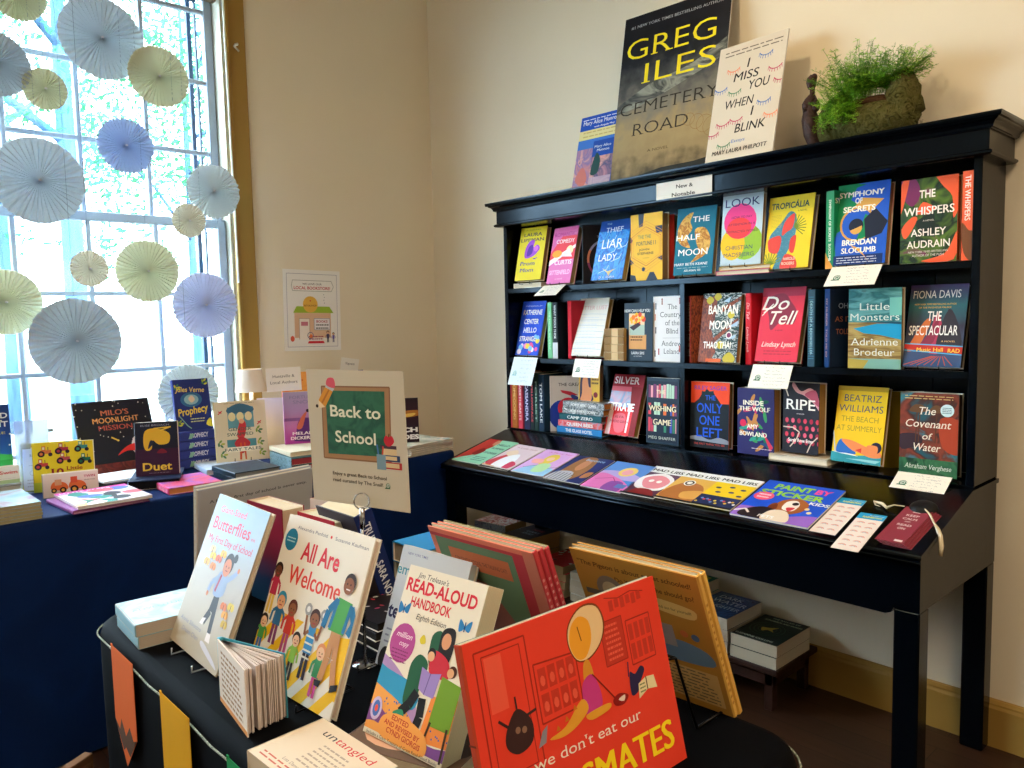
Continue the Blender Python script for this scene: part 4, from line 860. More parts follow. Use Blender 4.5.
for i, (c, lab, t_) in enumerate(cs):
    mt = c if i not in (1, 3, 4) else mottled(['c84a5c', 'e87a7a', '8ab0d8'] if i == 1 else ['20303a', 'b4bcc0', '3a4a50', 'dfe2e2'], 30, .4, 2, seed=i)
    zz = [.815, .8425, .8705, .898, .924][i]
    w_, h_ = .155, [.250, .240, .236, .225, .225][i]
    # spine towards the room
    lie('hardcover_book', lab, 'flat pile of hardcovers on the bottom shelf', 2.468, 2.185-.004*i-(.01 if i > 2 else 0), zz, 0+[0, 1, -1, 0, .5][i], w_, h_, .0265, front=mt, spine=mt, page='a8763a' if i > 2 else '5a4030',
        sart=(lambda s_: lambda p: p.text(s_, .25, .5, .5*p.w/p.h, 'f0f0ec', .6*p.h/p.w, .03, rot=-90))(t_))
def a_yw(p):
    p.blob([(.08, .1), (.1, .6), (.3, .9), (.55, .75), (.6, .3), (.7, .02), (.1, 0)], '2a1c40'); p.blob([(.18, .2), (.2, .6), (.4, .68), (.5, .4), (.62, .35), (.6, 0), (.12, 0)], 'd88a5a'); p.lines(.62, .95, .5, .9, 5, '5a4020', .5); p.disc(.82, .18, .1, '7a1f2a')
hb((2.44, 2.172, .951, -90, 3, .118, .150), .02, 'small yellow paperback with a dark-haired woman on top of the flat pile', GB, a_yw, 'd8a83a', hard=False, name='paperback_book')
hb((2.402, 1.985, .830, -91.4, 18.2, .158, .248), .030, 'shiny red and silver hardcover with white capitals on the bottom shelf', GB, a_silver, mottled(['c81428', 'e02a3a', 'a00f20'], 10, .15, 2, spec=.8), 'b01020', page='b8924e')
hb((2.390, 1.764, .818, -90.0, 1.8, .150, .248), .03, 'dark navy hardcover patterned with rows of coloured book spines', GB, a_wish, '21384a', '16283c')
hb((2.392, 1.561, .824, -85.7, 1.9, .152, .236), .032, 'orange red hardcover with a dark clifftop mansion and blue capitals', GB, a_only, 'f0502c', 'b82a1c', page='8a6f4a')
hb((2.389, 1.377, .821, -92.3, .1, .139, .226), .044, 'purple hardcover with jungle leaves left of the dark fruit-pattern book', GB, a_wolf, '2c2a66', '2c2a66', page='b08a52')
lie('hardcover_book', 'cream-paged book lying flat under the dark fruit-pattern book', GB, 2.457, 1.222, .815, -90, .20, .155, .021, front='cfc4ac', page='f0e8d4')
hb((2.397, 1.222, .843, -94.5, 1.2, .128, .230), .046, 'black hardcover scattered with pink fruit seeds and white serif title', GB, a_ripe, '22232e', 'd8a0a8', page='b48f58')
spined('hardcover_book', 'dark yellow and black copy half hidden behind the bright yellow beach book', GB, .405, 2.47, ZB, -60, .13, .236, .02, '8a7414', '5a4a10')
hb((2.403, 1.046, .831, -90.3, 13.2, .155, .240), .027, 'bright yellow hardcover with a person lying on a beach beside teal sea', GB, a_beat, 'f2c814', 'd8ae10', page='b89040')
hb((2.395, .833, .821, -88.7, 1.0, .156, .240), .042, 'hardcover with palm trees over red earth and italic title, lower right in the hutch', GB, a_cov, '35707e', '4a2a26', page='6a5c4c')
for i, (x, y, yaw, tl, z, l) in enumerate(EZ):
    nm = l.split(',')[0] if l else 'yellow hardcover with a purple bird-like bloom'
    easel(x+.0, y, z-.0085 if z > 1.2 or z < 1 else z-.0085, yaw, tl, .085, 'small easel under the '+' '.join(nm.split()[:12]), group='wire book easels in the hutch', hx=.028)
for k in ((1.43, 1), ):
    pass
# review cards hanging over the shelf edges
def cardart(seed, side='L', faint=False):
    def f(p):
        ink = 'a8b0b8' if faint else '8d95a0'
        p.snail(.2, .42 if p.w > p.h else .6, .075, '2c6b4e' if not faint else '7fb8c0'); p.scribble(.34, .95, .15, .88, 6 if p.w > p.h*1.1 else 9, ink, seed)
    return f
CD = 'review cards hanging from the shelves'
def card(y0, y1, z0, xb, yb0, yb1, zb, lab, seed, faint=False, z1=None):
    sheet('review_card', lab, 'card', (2.356, y0, z0), (2.356, y1, z1 or z0), (xb, yb0, zb), cardart(seed, faint=faint), 'f2eee2' if not faint else 'dce8ee', .0006, CD)
card(2.338*1.003, 2.212*1.003, 1.434, 2.295, 2.338, 2.212, 1.391, 'white handwritten card drooping below the pink and red hardcover', 1)
card(2.536, 2.388, 1.131, 2.313, 2.530, 2.39, 1.013, 'pale blue tall handwritten card hanging below the royal blue book', 2, True)
card(2.177, 2.037, 1.131, 2.334, 2.167, 2.03, 1.059, 'white handwritten card with snail mark above the small yellow woman paperback', 3)
card(1.108, .958, 1.434, 2.301, 1.103, .954, 1.3755, 'cream handwritten card below the blue and green abstract hardcover', 4)
card(1.371, 1.231, 1.131, 2.320, 1.366, 1.226, 1.0587, 'white handwritten card below the scarlet scripted hardcover', 5)
card(.901, .756, .8325, 2.284, .898, .753, .7926, 'cream handwritten card at the lower right corner of the hutch', 6)
def a_new(p): p.text('New &', .52, .56, .19, '101014', .30, .02); p.text('Notable', .5, .17, .19, '101014', .42, .02)
sheet('shelf_sign', 'white sign reading New & Notable on the frieze of the hutch', 'sign', (2.3325, 1.743, 1.7735), (2.3325, 1.513, 1.7700), (2.3325, 1.740, 1.7035), a_new, 'd8d6d0', .001)

# ================================================================ ON TOP OF THE HUTCH
def a_mary(p):
    p.rect(0, .82, 1, 1, '1652c0'); p.rect(0, .70, 1, .82, 'e8dc9c'); p.rect(0, .02, 1, .70, mottled(['5a6aa8', 'c88a90', '8a7ab0', 'e0a8a0', '4a5a80'], 12, .4, 1.2, seed=11)); p.rect(0, .58, 1, .70, '3f7ad0')
    p.text('Mary Alice Monroe', .5, .89, .055, 'f4f4f4', .86, .01); p.text('with Angela May', .6, .84, .025, 'f4f4f4', .5, .01); p.lines(.05, .95, .955, .975, 1, 'e8f0ff', .5); p.lines(.1, .9, .74, .79, 2, 'c8b870', .3)
    p.rect(.4, .02, .96, .66, '1c4fae'); p.rect(.4, .02, .93, .46, mottled(['c08a98', '5a5a80', 'e0a8a0', '3a5a6a'], 16, .4, 1.2, seed=12)); p.rect(.4, .02, .93, .2, mottled(['b8a0b8', 'c8b0c0', '9a88b0'], 16, .4, 1.2)); p.blob([(.42, .25), (.5, .5), (.62, .42), (.6, .25)], '1f4a4a'); p.text('Mary Alice', .64, .57, .035, 'e8ecf4', .4, .006); p.text('Monroe', .66, .52, .035, 'e8ecf4', .3, .006)
    p.blob([(.05, .2), (.2, .35), (.35, .2), (.25, .1)], 'd07a70')
book('poster_board', 'blue and yellow author poster board with a beach scene, leftmost on top of the hutch', None, (2.472, 2.176, 1.8045), -88.4, 14, .215, .343, .006, 'e8dc9c', art=a_mary, page='e8e8e8', hard=False, cat='poster')
def serif_text(p, t, u, v, H, col, Wd, bold=0): p.text(t, u, v, H, col, Wd, bold, serif=True)
def a_greg(p):
    p.rect(0, 0, 1, 1, gradient(['4a4230', '94805a', 'a08c64', '7a766a', '4a4c4c', '1c2028', '14161e', '14161e'], p.h, warp=.12)); 
    p.blob([(-.1, .42), (.3, .56), (.7, .62), (1.1, .75), (1.1, .66), (.6, .52), (.2, .44)], mottled(['5a5f5c', '8f9388', '3c4142', '6a6c66'], 7, .4, 1.5, stretch=(1, 1, 2)))
    p.poly([(0, 0), (1, 0), (1, .08), (.8, .06), (.5, .055), (.2, .02), (0, .0)], '23241f')
    p.text('#1 NEW YORK TIMES BESTSELLING AUTHOR', .5, .925, .017, 'a8acb0', .86, .004, serif=True)
    serif_text(p, 'GREG', .47, .735, .125, 'e8d81e', .84, -.008); serif_text(p, 'ILES', .58, .575, .125, 'e8d81e', .66, -.008); serif_text(p, 'CEMETERY', .5, .40, .075, '26221a', .92, -.012); serif_text(p, 'ROAD', .45, .27, .075, '26221a', .52, -.012); p.text('A NOVEL', .45, .16, .016, '4a3c1e', .2, serif=True)
    for i in range(4): p.arc(.72+.07*i, .3-.02*i, .05+.01*i, 0, 360, .003, '8a6a34', n=14)
book('poster_board', 'tall dark stormy-sky poster board with yellow and black serif capitals on top of the hutch', None, (2.396, 1.770, 1.8045), -86.5, 10.4, .455, .655, .006, '1a1d26', art=a_greg, page='e8e8e8', hard=False, cat='poster')
def a_miss(p):
    p.lines(.1, .95, .915, .945, 2, '6a6258', .3); L_ = [('I', .47, .78, .06), ('MISS', .46, .68, .36), ('YOU', .66, .585, .3), ('WHEN', .4, .46, .42), ('I', .62, .365, .06), ('BLINK', .62, .245, .44)]
    for t, u, v, w_ in L_: p.text(t, u, v, .075, '1a1a1e', None if t == 'I' else w_, .02 if t == 'I' else .008, shear=.12)
    for (u, v, c, a) in [(.72, .88, '2f6ab8', 0), (.88, .745, 'b82a5a', 0), (.26, .815, 'e07a5a', 0), (.32, .625, '2f7a52', 0), (.78, .49, '2f6ab8', 0), (.2, .37, 'b82a5a', 0), (.4, .385, 'b82a5a', 0), (.9, .375, 'e8845a', 0), (.1, .67, '2f6ab8', 0), (.98, .64, 'b82a5a', 0), (.26, .19, '2f7a52', 0), (.06, .3, 'b82a5a', 0)]:
        p.arc(u, v, .10, 200, 340, .012, c, .07)
        p.k += 1
        for i in range(7):
            t = R(205+i*21); x_, y_ = u+.10*math.cos(t), v+.07*math.sin(t)*p.w/p.h; p.line([(x_, y_), (x_+.012*math.cos(t), y_-.028)], .008, c, up=False)
    p.text('Essays', .47, .165, .028, '4a7ac0', .2, shear=.2); p.text('MARY LAURA PHILPOTT', .5, .085, .036, '1a1a1e', .8, .03, shear=.12)
book('poster_board', 'cream poster board scattered with coloured eyelashes and black slanted capitals on top of the hutch', None, (2.372, 1.440, 1.8045), -93, 13, .262, .424, .006, 'd2c8b6', art=a_miss, page='e8e8e8', hard=False, cat='poster')
# snail-shaped moss planter with fern
pl = empty('moss_planter', (2.45, 1.04, 1.8035), label='moss-covered basket planter holding a feathery fern on top of the hutch', cat='planter')
MOSS = mottled(['2a2c16', '4a4a24', '5c5a34', '363418'], 45, .95, 2, bump=.9, spec=.1)
def lump(q, cx, cy, cz, rx, ry, rz, mat, nz=.08, seed=0, n=20, m=14):
    r = random.Random(seed); vs_ = []
    for i in range(m+1):
        for k in range(n):
            th = PI*i/m; ph = 2*PI*k/n; s_ = 1+nz*r.uniform(-1, 1); x, y, z = rx*math.sin(th)*math.cos(ph)*s_, ry*math.sin(th)*math.sin(ph)*s_, rz*math.cos(th)*s_
            vs_.append((cx+x, cy+y, max(0.0005, cz+z)))
    q.add(vs_, [(i*n+k, i*n+(k+1) % n, (i+1)*n+(k+1) % n, (i+1)*n+k) for i in range(m) for k in range(n)][::1], mat, True)
q = MB(); lump(q, 0, .0, .060, .066, .145, .068, MOSS, .05, 1, 30, 18); lump(q, .01, -.095, .10, .055, .05, .10, MOSS, .06, 2); lump(q, .0, .105, .075, .055, .05, .075, MOSS, .06, 3)
# mossy hoop of the basket over the opening
pts = [(.012, .120*math.cos(R(a)), .07+.115*math.sin(R(a))) for a in range(0, 181, 15)]
q.tube(pts, [.034, .032, .028, .024, .022, .02, .02, .02, .022, .026, .03, .034, .036], MOSS, 10); MBK = q.build('moss_basket', pl)
# fringe of moss strands
q = MB(); r = random.Random(4)
for i in range(1500):
    a = r.uniform(0, 2*PI); zt = r.random(); y = .14*math.cos(a); x = -.064*abs(math.sin(a)); z = .10*zt+.004
    y += (-.02 if y < 0 else .0)
    b_ = Vector((x*(1-.5*zt*zt), y*(1-.12*zt), z)); d = Vector((r.uniform(-1, .2), r.uniform(-1, 1), r.uniform(-.6, .8))).normalized()*r.uniform(.004, .012); s_ = d.orthogonal().normalized()*.0006
    q.add([b_-s_, b_+s_, b_+d], [(0, 1, 2)], C(r.choice(['565a2c', '6a6a3a', '3c3f1c', '4a4420']), .9))
o_ = q.build('moss_strands', MBK); o_['kind'] = 'stuff'
q = MB(); lump(q, 0, 0, .115, .045, .09, .02, mottled(['2c1c10', '46301c', '1c120a'], 60, .95, bump=.6), .12, 5); q.build('soil', MBK)
q = MB(); FG = [C(c, .6) for c in ('5f9f1c', '7cb826', '44801a', '96c83a', '38701a')]
r = random.Random(11)
def sprig(base, d, l, q, dens=1.):
    n = 9; p = Vector(base); d = Vector(d).normalized(); pts = [p.copy()]
    for i in range(n):
        d = (d+Vector((r.uniform(-.12, .12), r.uniform(-.12, .12), r.uniform(-.09, .05)))).normalized(); p = p+d*l/n; pts.append(p.copy())
    q.tube(pts, .0006, FG[2], 3, cap=False)
    m = r.choice(FG)
    for i in range(2, n+1):
        for _ in range(3):
            sd = Vector((r.uniform(-1, 1), r.uniform(-1, 1), r.uniform(-.3, .6))).normalized(); bl_ = .022*(1.15-i/n)+.006; e = pts[i]+sd*bl_
            w_ = sd.orthogonal().normalized()*.0004; q.add([pts[i]-w_, pts[i]+w_, e], [(0, 1, 2)], m)
            for j in range(5):
                c = pts[i]+sd*bl_*(.25+.18*j); nd = (sd+Vector((r.uniform(-1, 1), r.uniform(-1, 1), r.uniform(-1, 1)))*.9).normalized()*r.uniform(.005, .009); w2 = nd.orthogonal().normalized()*.0009
                q.add([c-w2, c+w2, c+nd], [(0, 1, 2)], m)
for i in range(150):
    s_ = i % 3
    if s_ == 0: sprig((r.uniform(-.03, .02), r.uniform(.0, .09), .11), (r.uniform(-.6, .3), r.uniform(-.5, .35), r.uniform(.8, 1.4)), r.uniform(.12, .20), q)
    elif s_ == 1: sprig((r.uniform(-.03, .02), r.uniform(-.04, .06), .13), (r.uniform(-.4, .3), r.uniform(-.5, .5), 1), r.uniform(.07, .13), q)
    else: sprig((r.uniform(-.03, .02), r.uniform(-.09, -.03), .14), (r.uniform(-.4, .3), r.uniform(-1.0, .3), r.uniform(.5, 1.1)), r.uniform(.08, .15), q)
for i in range(60): sprig((-.045, r.uniform(.02, .10), .12), (-.5, r.uniform(-.3, .25), r.uniform(-.9, .5)), r.uniform(.05, .10), q)
for i in range(40): sprig((-.02, r.uniform(-.10, .10), .17), (-.5, r.uniform(-.7, .7), r.uniform(.0, .9)), r.uniform(.06, .11), q)
for i in range(7): sprig((0, -.09, .17), (-.1, -1.0, r.uniform(.2, .7)), r.uniform(.08, .12), q)
q.build('fern_fronds', pl)
# carved figurine
fg = MB(); FM = mottled(['2a1a18', '3f2a26', '1c1210'], 40, .5, bump=.4)
fg.tube([(0, -.020, .0), (0, -.012, .02), (0, 0, .06), (0, .006, .105), (0, .008, .125), (0, .006, .15), (0, .003, .165), (0, 0, .182), (0, 0, .20)], [.010, .020, .026, .027, .021, .026, .020, .008, .008], FM, 14)
vs0 = len(fg.v); lump(fg, 0, .003, .218, .013, .016, .024, FM, .05, 7, 14, 10); lump(fg, .0, -.006, .232, .010, .010, .012, FM, .05, 8, 10, 8)
lump(fg, -.012, .012, .145, .016, .015, .022, FM, .06, 9, 12, 8); lump(fg, -.008, -.016, .142, .014, .012, .02, FM, .06, 10, 12, 8)
o = fg.build('carved_figurine', None, (2.44, 1.213, 1.8035)); tag(o, 'dark brown carved figurine leaning left of the moss planter', 'figurine')

# ================================================================ BOOKS LYING ON THE SLANTED TOP
SA = math.atan2(.099, .361)
def lid(name, label, group, y0, y1, s0, s1, t, front, art=None, lift=0, yaw=0, page='e8e2d4', cat='book', **k):
    w, h = y0-y1, s1-s0
    o = book(name, label, group, (0, 0, 0), 0, 0, w, h, t, front, art=art, page=page, hard=False, cat=cat, **k)
    d = Vector((math.cos(SA), 0, math.sin(SA))); n = Vector((-math.sin(SA), 0, math.cos(SA)))
    M = Matrix(((0, -n.x, d.x), (-1, -n.y, d.y), (0, -n.z, d.z))).to_4x4()
    P = Vector((1.985, (y0+y1)/2, .7127))+d*s0+n*(t+lift+.0006)
    M.translation = P; o.matrix_world = M @ Matrix.Rotation(R(yaw), 4, 'Y'); return o
GLD = 'thin books laid along the slanted desk top'
def a_l1(p):
    p.poly([(0, 1), (.45, 1), (.5, .7), (.35, .3), (.0, .05)], 'b8302a'); p.blob([(.35, .98), (.5, .9), (.48, .75), (.36, .8)], 'c88a6a'); p.blob([(.3, .6), (.5, .5), (.42, .3), (.25, .35)], '8a1c1c'); 
    p.line([(.0, .05), (.3, .12), (.45, .3)], .01, '6a1010')
    for i, v in enumerate((.78, .62, .42)): p.text(['HELLO', 'SUMMER', 'STORIES'][i], .74, v, .07, '1f5a50', .4, .03)
    p.lines(.5, .9, .12, .25, 3, '3a7a6a', .4)
def a_l2(p):
    p.blob([(0, .1), (.2, .5), (.4, .6), (.5, .3), (.4, 0)], 'c8404a'); p.blob([(.1, .6), (.3, .75), (.5, .6), (.4, .45)], 'e8d0b8'); p.blob([(.3, .4), (.6, .6), (.8, .2), (.6, -.05), (.3, 0)], 'eef0f4'); p.blob([(.7, .3), (.95, .2), (.9, 0), (.7, 0)], 'c83a5a'); p.text('A Little Gold', .5, .84, .06, 'a8707a', .7); p.line([(0, .02), (.45, 0)], .03, 'd8a040')
def a_l3(p):
    p.blob([(.1, .1), (.4, .35), (.95, .3), (1, .0), (.1, -.1)], '9ac8e8'); p.blob([(.35, .75), (.55, .85), (.7, .7), (.62, .45), (.4, .4)], 'e8c84a'); p.disc(.52, .64, .1, 'f0c8a8'); p.blob([(.1, .55), (.35, .6), (.45, .45), (.2, .4)], 'f0a8a0'); p.line([(.15, .2), (.45, .35), (.75, .25), (1, .4)], .015, '3a4a7a'); p.blob([(.45, .4), (.75, .45), (.8, .15), (.5, .1)], 'b8e0a8'); p.text('A Music Star', .55, .88, .05, 'c04a9a', .7)
def a_l4(p):
    p.blob([(.25, .95), (.6, .95), (.75, .5), (.65, .1), (.2, .1), (.15, .5)], '9a6a42'); p.blob([(.38, .82), (.55, .82), (.58, .55), (.48, .42), (.36, .55)], 'c88a64'); p.blob([(.1, .3), (.5, .35), (.6, -.05), (.05, -.05)], 'b8b8c0')
    for i in range(6): p.line([(.12+i*.09, .3), (.1+i*.09, -.02)], .02, '2c2c34')
    p.text('Beyonce', .6, .84, .09, 'a8c8e8', .5, .01); p.blob([(.8, .4), (.95, .45), (.95, .25), (.8, .2)], 'b87a50')
def a_l5(p):
    p.rect(0, .55, 1, 1, '5a90d8'); p.blob([(0, .6), (.5, .68), (1, .55), (1, .4), (0, .4)], 'b8a8e0'); p.blob([(0, .5), (.5, .45), (1, .2), (1, -.1), (0, -.1)], 'e078b8'); p.disc(.58, .68, .2, 'f0d070'); p.disc(.58, .66, .12, 'f0a8b0'); p.blob([(.5, .3), (.8, .3), (.9, 0), (.5, 0)], '8a4a9a'); p.rect(.72, .12, .95, .25, '5a7ab8'); p.line([(.1, .3), (.45, .42), (.6, .3)], .015, 'a02a6a')
def a_mad(c1, c2, c3, k):
    def f(p):
        p.rect(0, .78, 1, 1, 'eef0ee'); p.text('MAD LIBS', .5, .83, .09, '16161a', .86, .03)
        if k == 0: p.blob([(.05, .6), (.5, .78), (.95, .6), (.9, .25), (.4, .2), (.1, .3)], 'f4f0f0'); p.blob([(.15, .55), (.5, .7), (.88, .55), (.8, .3), (.4, .28)], 'e8909a'); p.disc(.4, .5, .07, 'fbf6f0'); p.disc(.62, .5, .07, 'fbf6f0'); p.blob([(.3, .2), (.7, .22), (.9, 0), (.2, 0)], '8a2a2a')
        elif k == 1: p.blob([(.05, .3), (.3, .6), (.8, .55), (1, .2), (.8, .0), (.1, .05)], 'b8743a'); p.disc(.4, .6, .14, 'f4f4f0'); p.disc(.4, .6, .11, '3a2a20'); p.disc(.4, .6, .07, 'f0f0ec'); p.blob([(.5, .3), (.95, .4), (1, .15), (.6, .1)], 'e0a858')
        else:
            for (u, v) in [(.2, .6), (.5, .66), (.8, .62), (.6, .5), (.3, .46), (.85, .42)]: p.disc(u, v, .07, '3a3a6a', .04)
            p.rect(0, 0, 1, .34, '23305a')
            for i in range(14): p.disc(.06+.068*i, .1+.14*rnd.random(), .035, rnd.choice(['d84a5a', 'e8c84a', 'f0f0f0', '6a8ac8']))
        p.rect(0, 0, 1, .05, '1a1a20')
    return f
def a_paint(p):
    p.blob([(-.1, .2), (.3, .25), (.5, .1), (.9, .25), (1.1, .2), (1.1, -.2), (-.1, -.2)], '9a6ac8'); p.text('PAINT', .42, .80, .13, '9ad23a', .5, .04); p.text('BY', .80, .80, .12, 'ee4a8a', .2, .04); p.text('STICKER', .47, .62, .13, '9ad23a', .84, .04); p.text('KIDS', .88, .52, .07, 'f0f2f4', .24, .03)
    p.disc(.16, .56, .13, 'ee5a7a', .11); p.lines(.08, .24, .53, .6, 2, 'f8d0d8', .5)
    p.blob([(.42, .5), (.6, .62), (.78, .5), (.76, .3), (.6, .2), (.44, .3)], 'a8602c'); p.blob([(.5, .5), (.6, .56), (.68, .46), (.66, .3), (.52, .32)], 'f4ece0'); p.disc(.62, .48, .04, '1c1418'); p.blob([(.56, .36), (.66, .38), (.62, .28)], 'd83a4a'); p.blob([(.4, .44), (.46, .3), (.38, .2), (.34, .36)], '7a3a1c'); p.blob([(.1, .16), (.3, .3), (.5, .22), (.4, 0), (.1, .02)], '241c20'); p.blob([(.42, .24), (.62, .26), (.72, .02), (.4, 0)], 'ead8c0'); p.line([(0, .1), (.12, .18), (.2, .1)], .03, 'f4ece0')
    p.text('PETS', .44, .05, .06, 'f4f4f4', .2, .03); p.disc(.8, .4, .03, 'f4dca8'); p.disc(.86, .32, .03, 'f4dca8')
def a_stk(p):
    p.rect(0, .84, 1, 1, '1f9ac8'); p.text('RAINBOWS', .55, .88, .045, 'e8e04a', .7, .03); p.lines(.4, .95, .95, .96, 1, 'e8f4f8', .4); p.rect(.46, .965, .54, .985, '103040')
    for r_ in range(6):
        for c in range(2):
            u, v = .3+.4*c, .74-.125*r_
            for j, cc in enumerate(('d88a8a', 'e8c09a', 'a8a8c0')): p.arc(u, v-.02, .14-.035*j, 10, 170, .03, cc, .12-.03*j, 6)
def a_keep(p):
    p.poly([(.38, .86), (.66, .86), (.62, .90), (.42, .90)], 'f0e6e4')
    for t, v, H, w_ in [('KEEP', .74, .055, .46), ('CALM', .64, .055, .5), ('AND', .575, .028, .2), ('READ', .46, .055, .5), ('ON', .36, .055, .26)]: p.text(t, .5, v, H, 'f0e6e4', w_, .01)
    p.rect(.62, .04, .9, .09, 'e8e0e0')
lid('paperback_book', 'mint green thin book with a red-dressed figure, leftmost on the slanted desk top', GLD, 2.548, 2.368, .022, .245, .004, '8fd0b0', a_l1)
lid('paperback_book', 'dark thin book mostly covered by the pale pink one on the slanted desk top', GLD, 2.37, 2.20, .012, .19, .003, '3a2f2a', None)
lid('paperback_book', 'pale pink thin book with a white and red costume on the slanted desk top', GLD, 2.355, 2.190, .020, .225, .004, 'ddc8d0', a_l2, lift=.004, yaw=1.5)
lid('paperback_book', 'lilac thin book with a blonde singer figure on the slanted desk top', GLD, 2.185, 2.012, .020, .228, .004, 'd8a8e0', a_l3)
lid('paperback_book', 'dark blue thin book with a long-haired portrait on the slanted desk top', GLD, 2.004, 1.828, .014, .218, .004, '23306a', a_l4)
lid('paperback_book', 'blue and pink thin book with a pale yellow round head on the slanted desk top', GLD, 1.818, 1.640, .008, .218, .004, '4a8ad0', a_l5)
lid('paperback_book', 'word game pad with a big pink round face on the slanted desk top', GLD, 1.648, 1.508, .012, .227, .004, '5a3a52', a_mad(0, 0, 0, 0))
lid('paperback_book', 'word game pad with a brown animal and round white eye on the slanted desk top', GLD, 1.512, 1.370, .020, .224, .004, 'e8b85a', a_mad(0, 0, 0, 1), lift=.002)
lid('paperback_book', 'yellow word game pad with dark blots on the slanted desk top', GLD, 1.374, 1.234, .018, .222, .004, 'f0cc2a', a_mad(0, 0, 0, 2), lift=.004)
lid('paperback_book', 'wide blue sticker book with a brown and white dog on the slanted desk top', GLD, 1.229, .990, .006, .243, .006, '1f56d8', a_paint)
lid('sticker_sheet', 'sticker sheet with a blue header lying wholly on the slanted desk top', None, .985, .914, .002, .212, .0008, 'ece0d8', a_stk, cat='stickers', yaw=-1)
lid('sticker_sheet', 'sticker sheet with a blue header overhanging the front edge of the desk', None, .898, .828, -.058, .144, .0008, 'ece0d8', a_stk, cat='stickers', yaw=-2, lift=.001)
bmk = []
for i in range(4):
    o = lid('bookmark', ['dark red bookmark at the bottom of the fanned bundle', 'dark red bookmark second from the bottom of the fanned bundle', 'dark red bookmark third from the bottom of the fanned bundle', 'dark red bookmark with white crown and capitals on top of the fanned bundle'][i], 'bundle of tasselled bookmarks on the desk corner', .812-.006*(3-i), .742-.006*(3-i), .004, .196, .0012, '8a3444', a_keep if i == 3 else None, cat='bookmark', lift=.0035*i, yaw=2, page='b8b0b0')
d_ = Vector((math.cos(SA), 0, math.sin(SA))); n_ = Vector((-math.sin(SA), 0, math.cos(SA)))
def LP(y, s, l): return Vector((1.985, y, .7127))+d_*s+n_*l
q = MB(); IV = C('d8ccb0', .8)
q.tube([LP(.805, .185, .018), LP(.835, .19, .014), LP(.85, .18, .008), LP(.87, .20, .007), LP(.895, .205, .006), LP(.885, .19, .006), LP(.87, .185, .006)], [.0015, .0015, .004, .005, .004, .0015, .001], IV, 6)
tag(q.build('tassel'), 'ivory tassel trailing left from the bookmark bundle', 'tassel')
q = MB(); q.tube([LP(.775, .19, .019), LP(.755, .185, .020), LP(.735, .165, .016), LP(.715, .135, .010), LP(.700, .115, .006)], [.0015, .0018, .003, .0025, .005], IV, 6)
q.tube([LP(.700, .115, .006), LP(.690, .100, -.003), LP(.684, .085, -.022), LP(.684, .075, -.045)], [.005, .0055, .006, .0045], IV, 6)
tag(q.build('tassel'), 'ivory tassel hanging over the right end of the desk', 'tassel')
q = MB(); P0 = LP(.765, .205, .001); c = Matrix((d_.cross(n_), d_, n_)).transposed()
vs_ = []; prof = [(.0, .024), (.012, .0235), (.024, .021), (.033, .014), (.036, .005), (.036, 0)]
for r_, z in prof:
    for k in range(24): vs_.append(P0+c @ Vector((r_*math.cos(k*PI/12), r_*math.sin(k*PI/12), z)))
q.add(vs_, [(i*24+k, (i+1)*24+k, (i+1)*24+(k+1) % 24, i*24+(k+1) % 24) for i in range(5) for k in range(24)], C('15171a', .5), True)
tag(q.build('round_tin'), 'black domed round tin behind the bookmark bundle', 'tin')

# ================================================================ PAPERBACK PILES ON THE BENCH
def a_ballad(p):
    p.text('THE BALLAD OF', .55, .90, .045, 'a8b89a', .6, .01, serif=True); p.text('SONGBIRDS AND SNAKES', .55, .80, .05, 'b8c4a0', .8, .01, serif=True)
    for r_ in (.34, .26, .18): p.arc(.45, .48, r_, 0, 360, .008, '3f6a4a', n=28)
    p.blob([(.32, .5), (.45, .54), (.6, .62), (.55, .5), (.62, .42), (.48, .45), (.4, .38)], 'b89a3a'); p.text('SUZANNE COLLINS', .45, .07, .05, 'c4ccb8', .8, .01, serif=True)
def a_dark(p):
    p.rect(0, 0, 1, 1, mottled(['0f2444', '1c3f6e', '2f5a88', '14284a'], 30, .35, 2)); 
    for t, u, v, H, w_ in [('DARK', .45, .74, .12, .56), ('WATER', .55, .54, .15, .8), ('DAUGHTER', .5, .34, .12, .9)]: p.text(t, u, v, H, 'dfe6ee', w_, .0, serif=True)
    p.lines(.15, .85, .9, .92, 1, 'a8c0d8', .4)
def a_grn(p):
    for i in range(10): p.rect(rnd.random()*.8, rnd.random()*.9, rnd.random()*.4+.5, rnd.random()*.3+.7, rnd.choice(['2fb88a', 'eef4ee', '1f8ac8', 'c8e04a', '16202a']))
    p.text('MELT', .5, .4, .2, 'f4f8f4', .8, .05)
def a_floral(p):
    for i in range(40): p.disc(rnd.random(), rnd.random(), .05+.05*rnd.random(), rnd.choice(['c8303a', 'eef0f0', '1a2030', 'a82030']), .03+.03*rnd.random(), n=7, rot=rnd.random()*180)
def a_navy(p): p.text('NINE', .6, .62, .1, 'a83a5a', .4, .02); p.text('LIARS', .58, .46, .1, '8aa0b8', .46, .02); p.text('STORY', .58, .3, .1, '8aa0b8', .4, .02)
BG = 'paperbacks piled on the low bench'
pile('paperback_book', lambda w_: 'thick dark green paperback, '+w_+' of the pair at the right end of the bench', BG, 2, 2.392, 1.320, .147, -90, .170, .228, .0395, .8, front='12201c', art=a_ballad, page='c9bda6', hard=False)
pile('paperback_book', lambda w_: 'thick navy wave-pattern paperback, '+w_+' in the pile beside the green pair', BG, 3, 2.390, 1.496, .147, -90, .165, .225, .0405, .8, front='12284a', art=a_dark, page='cdc2ae', hard=False)
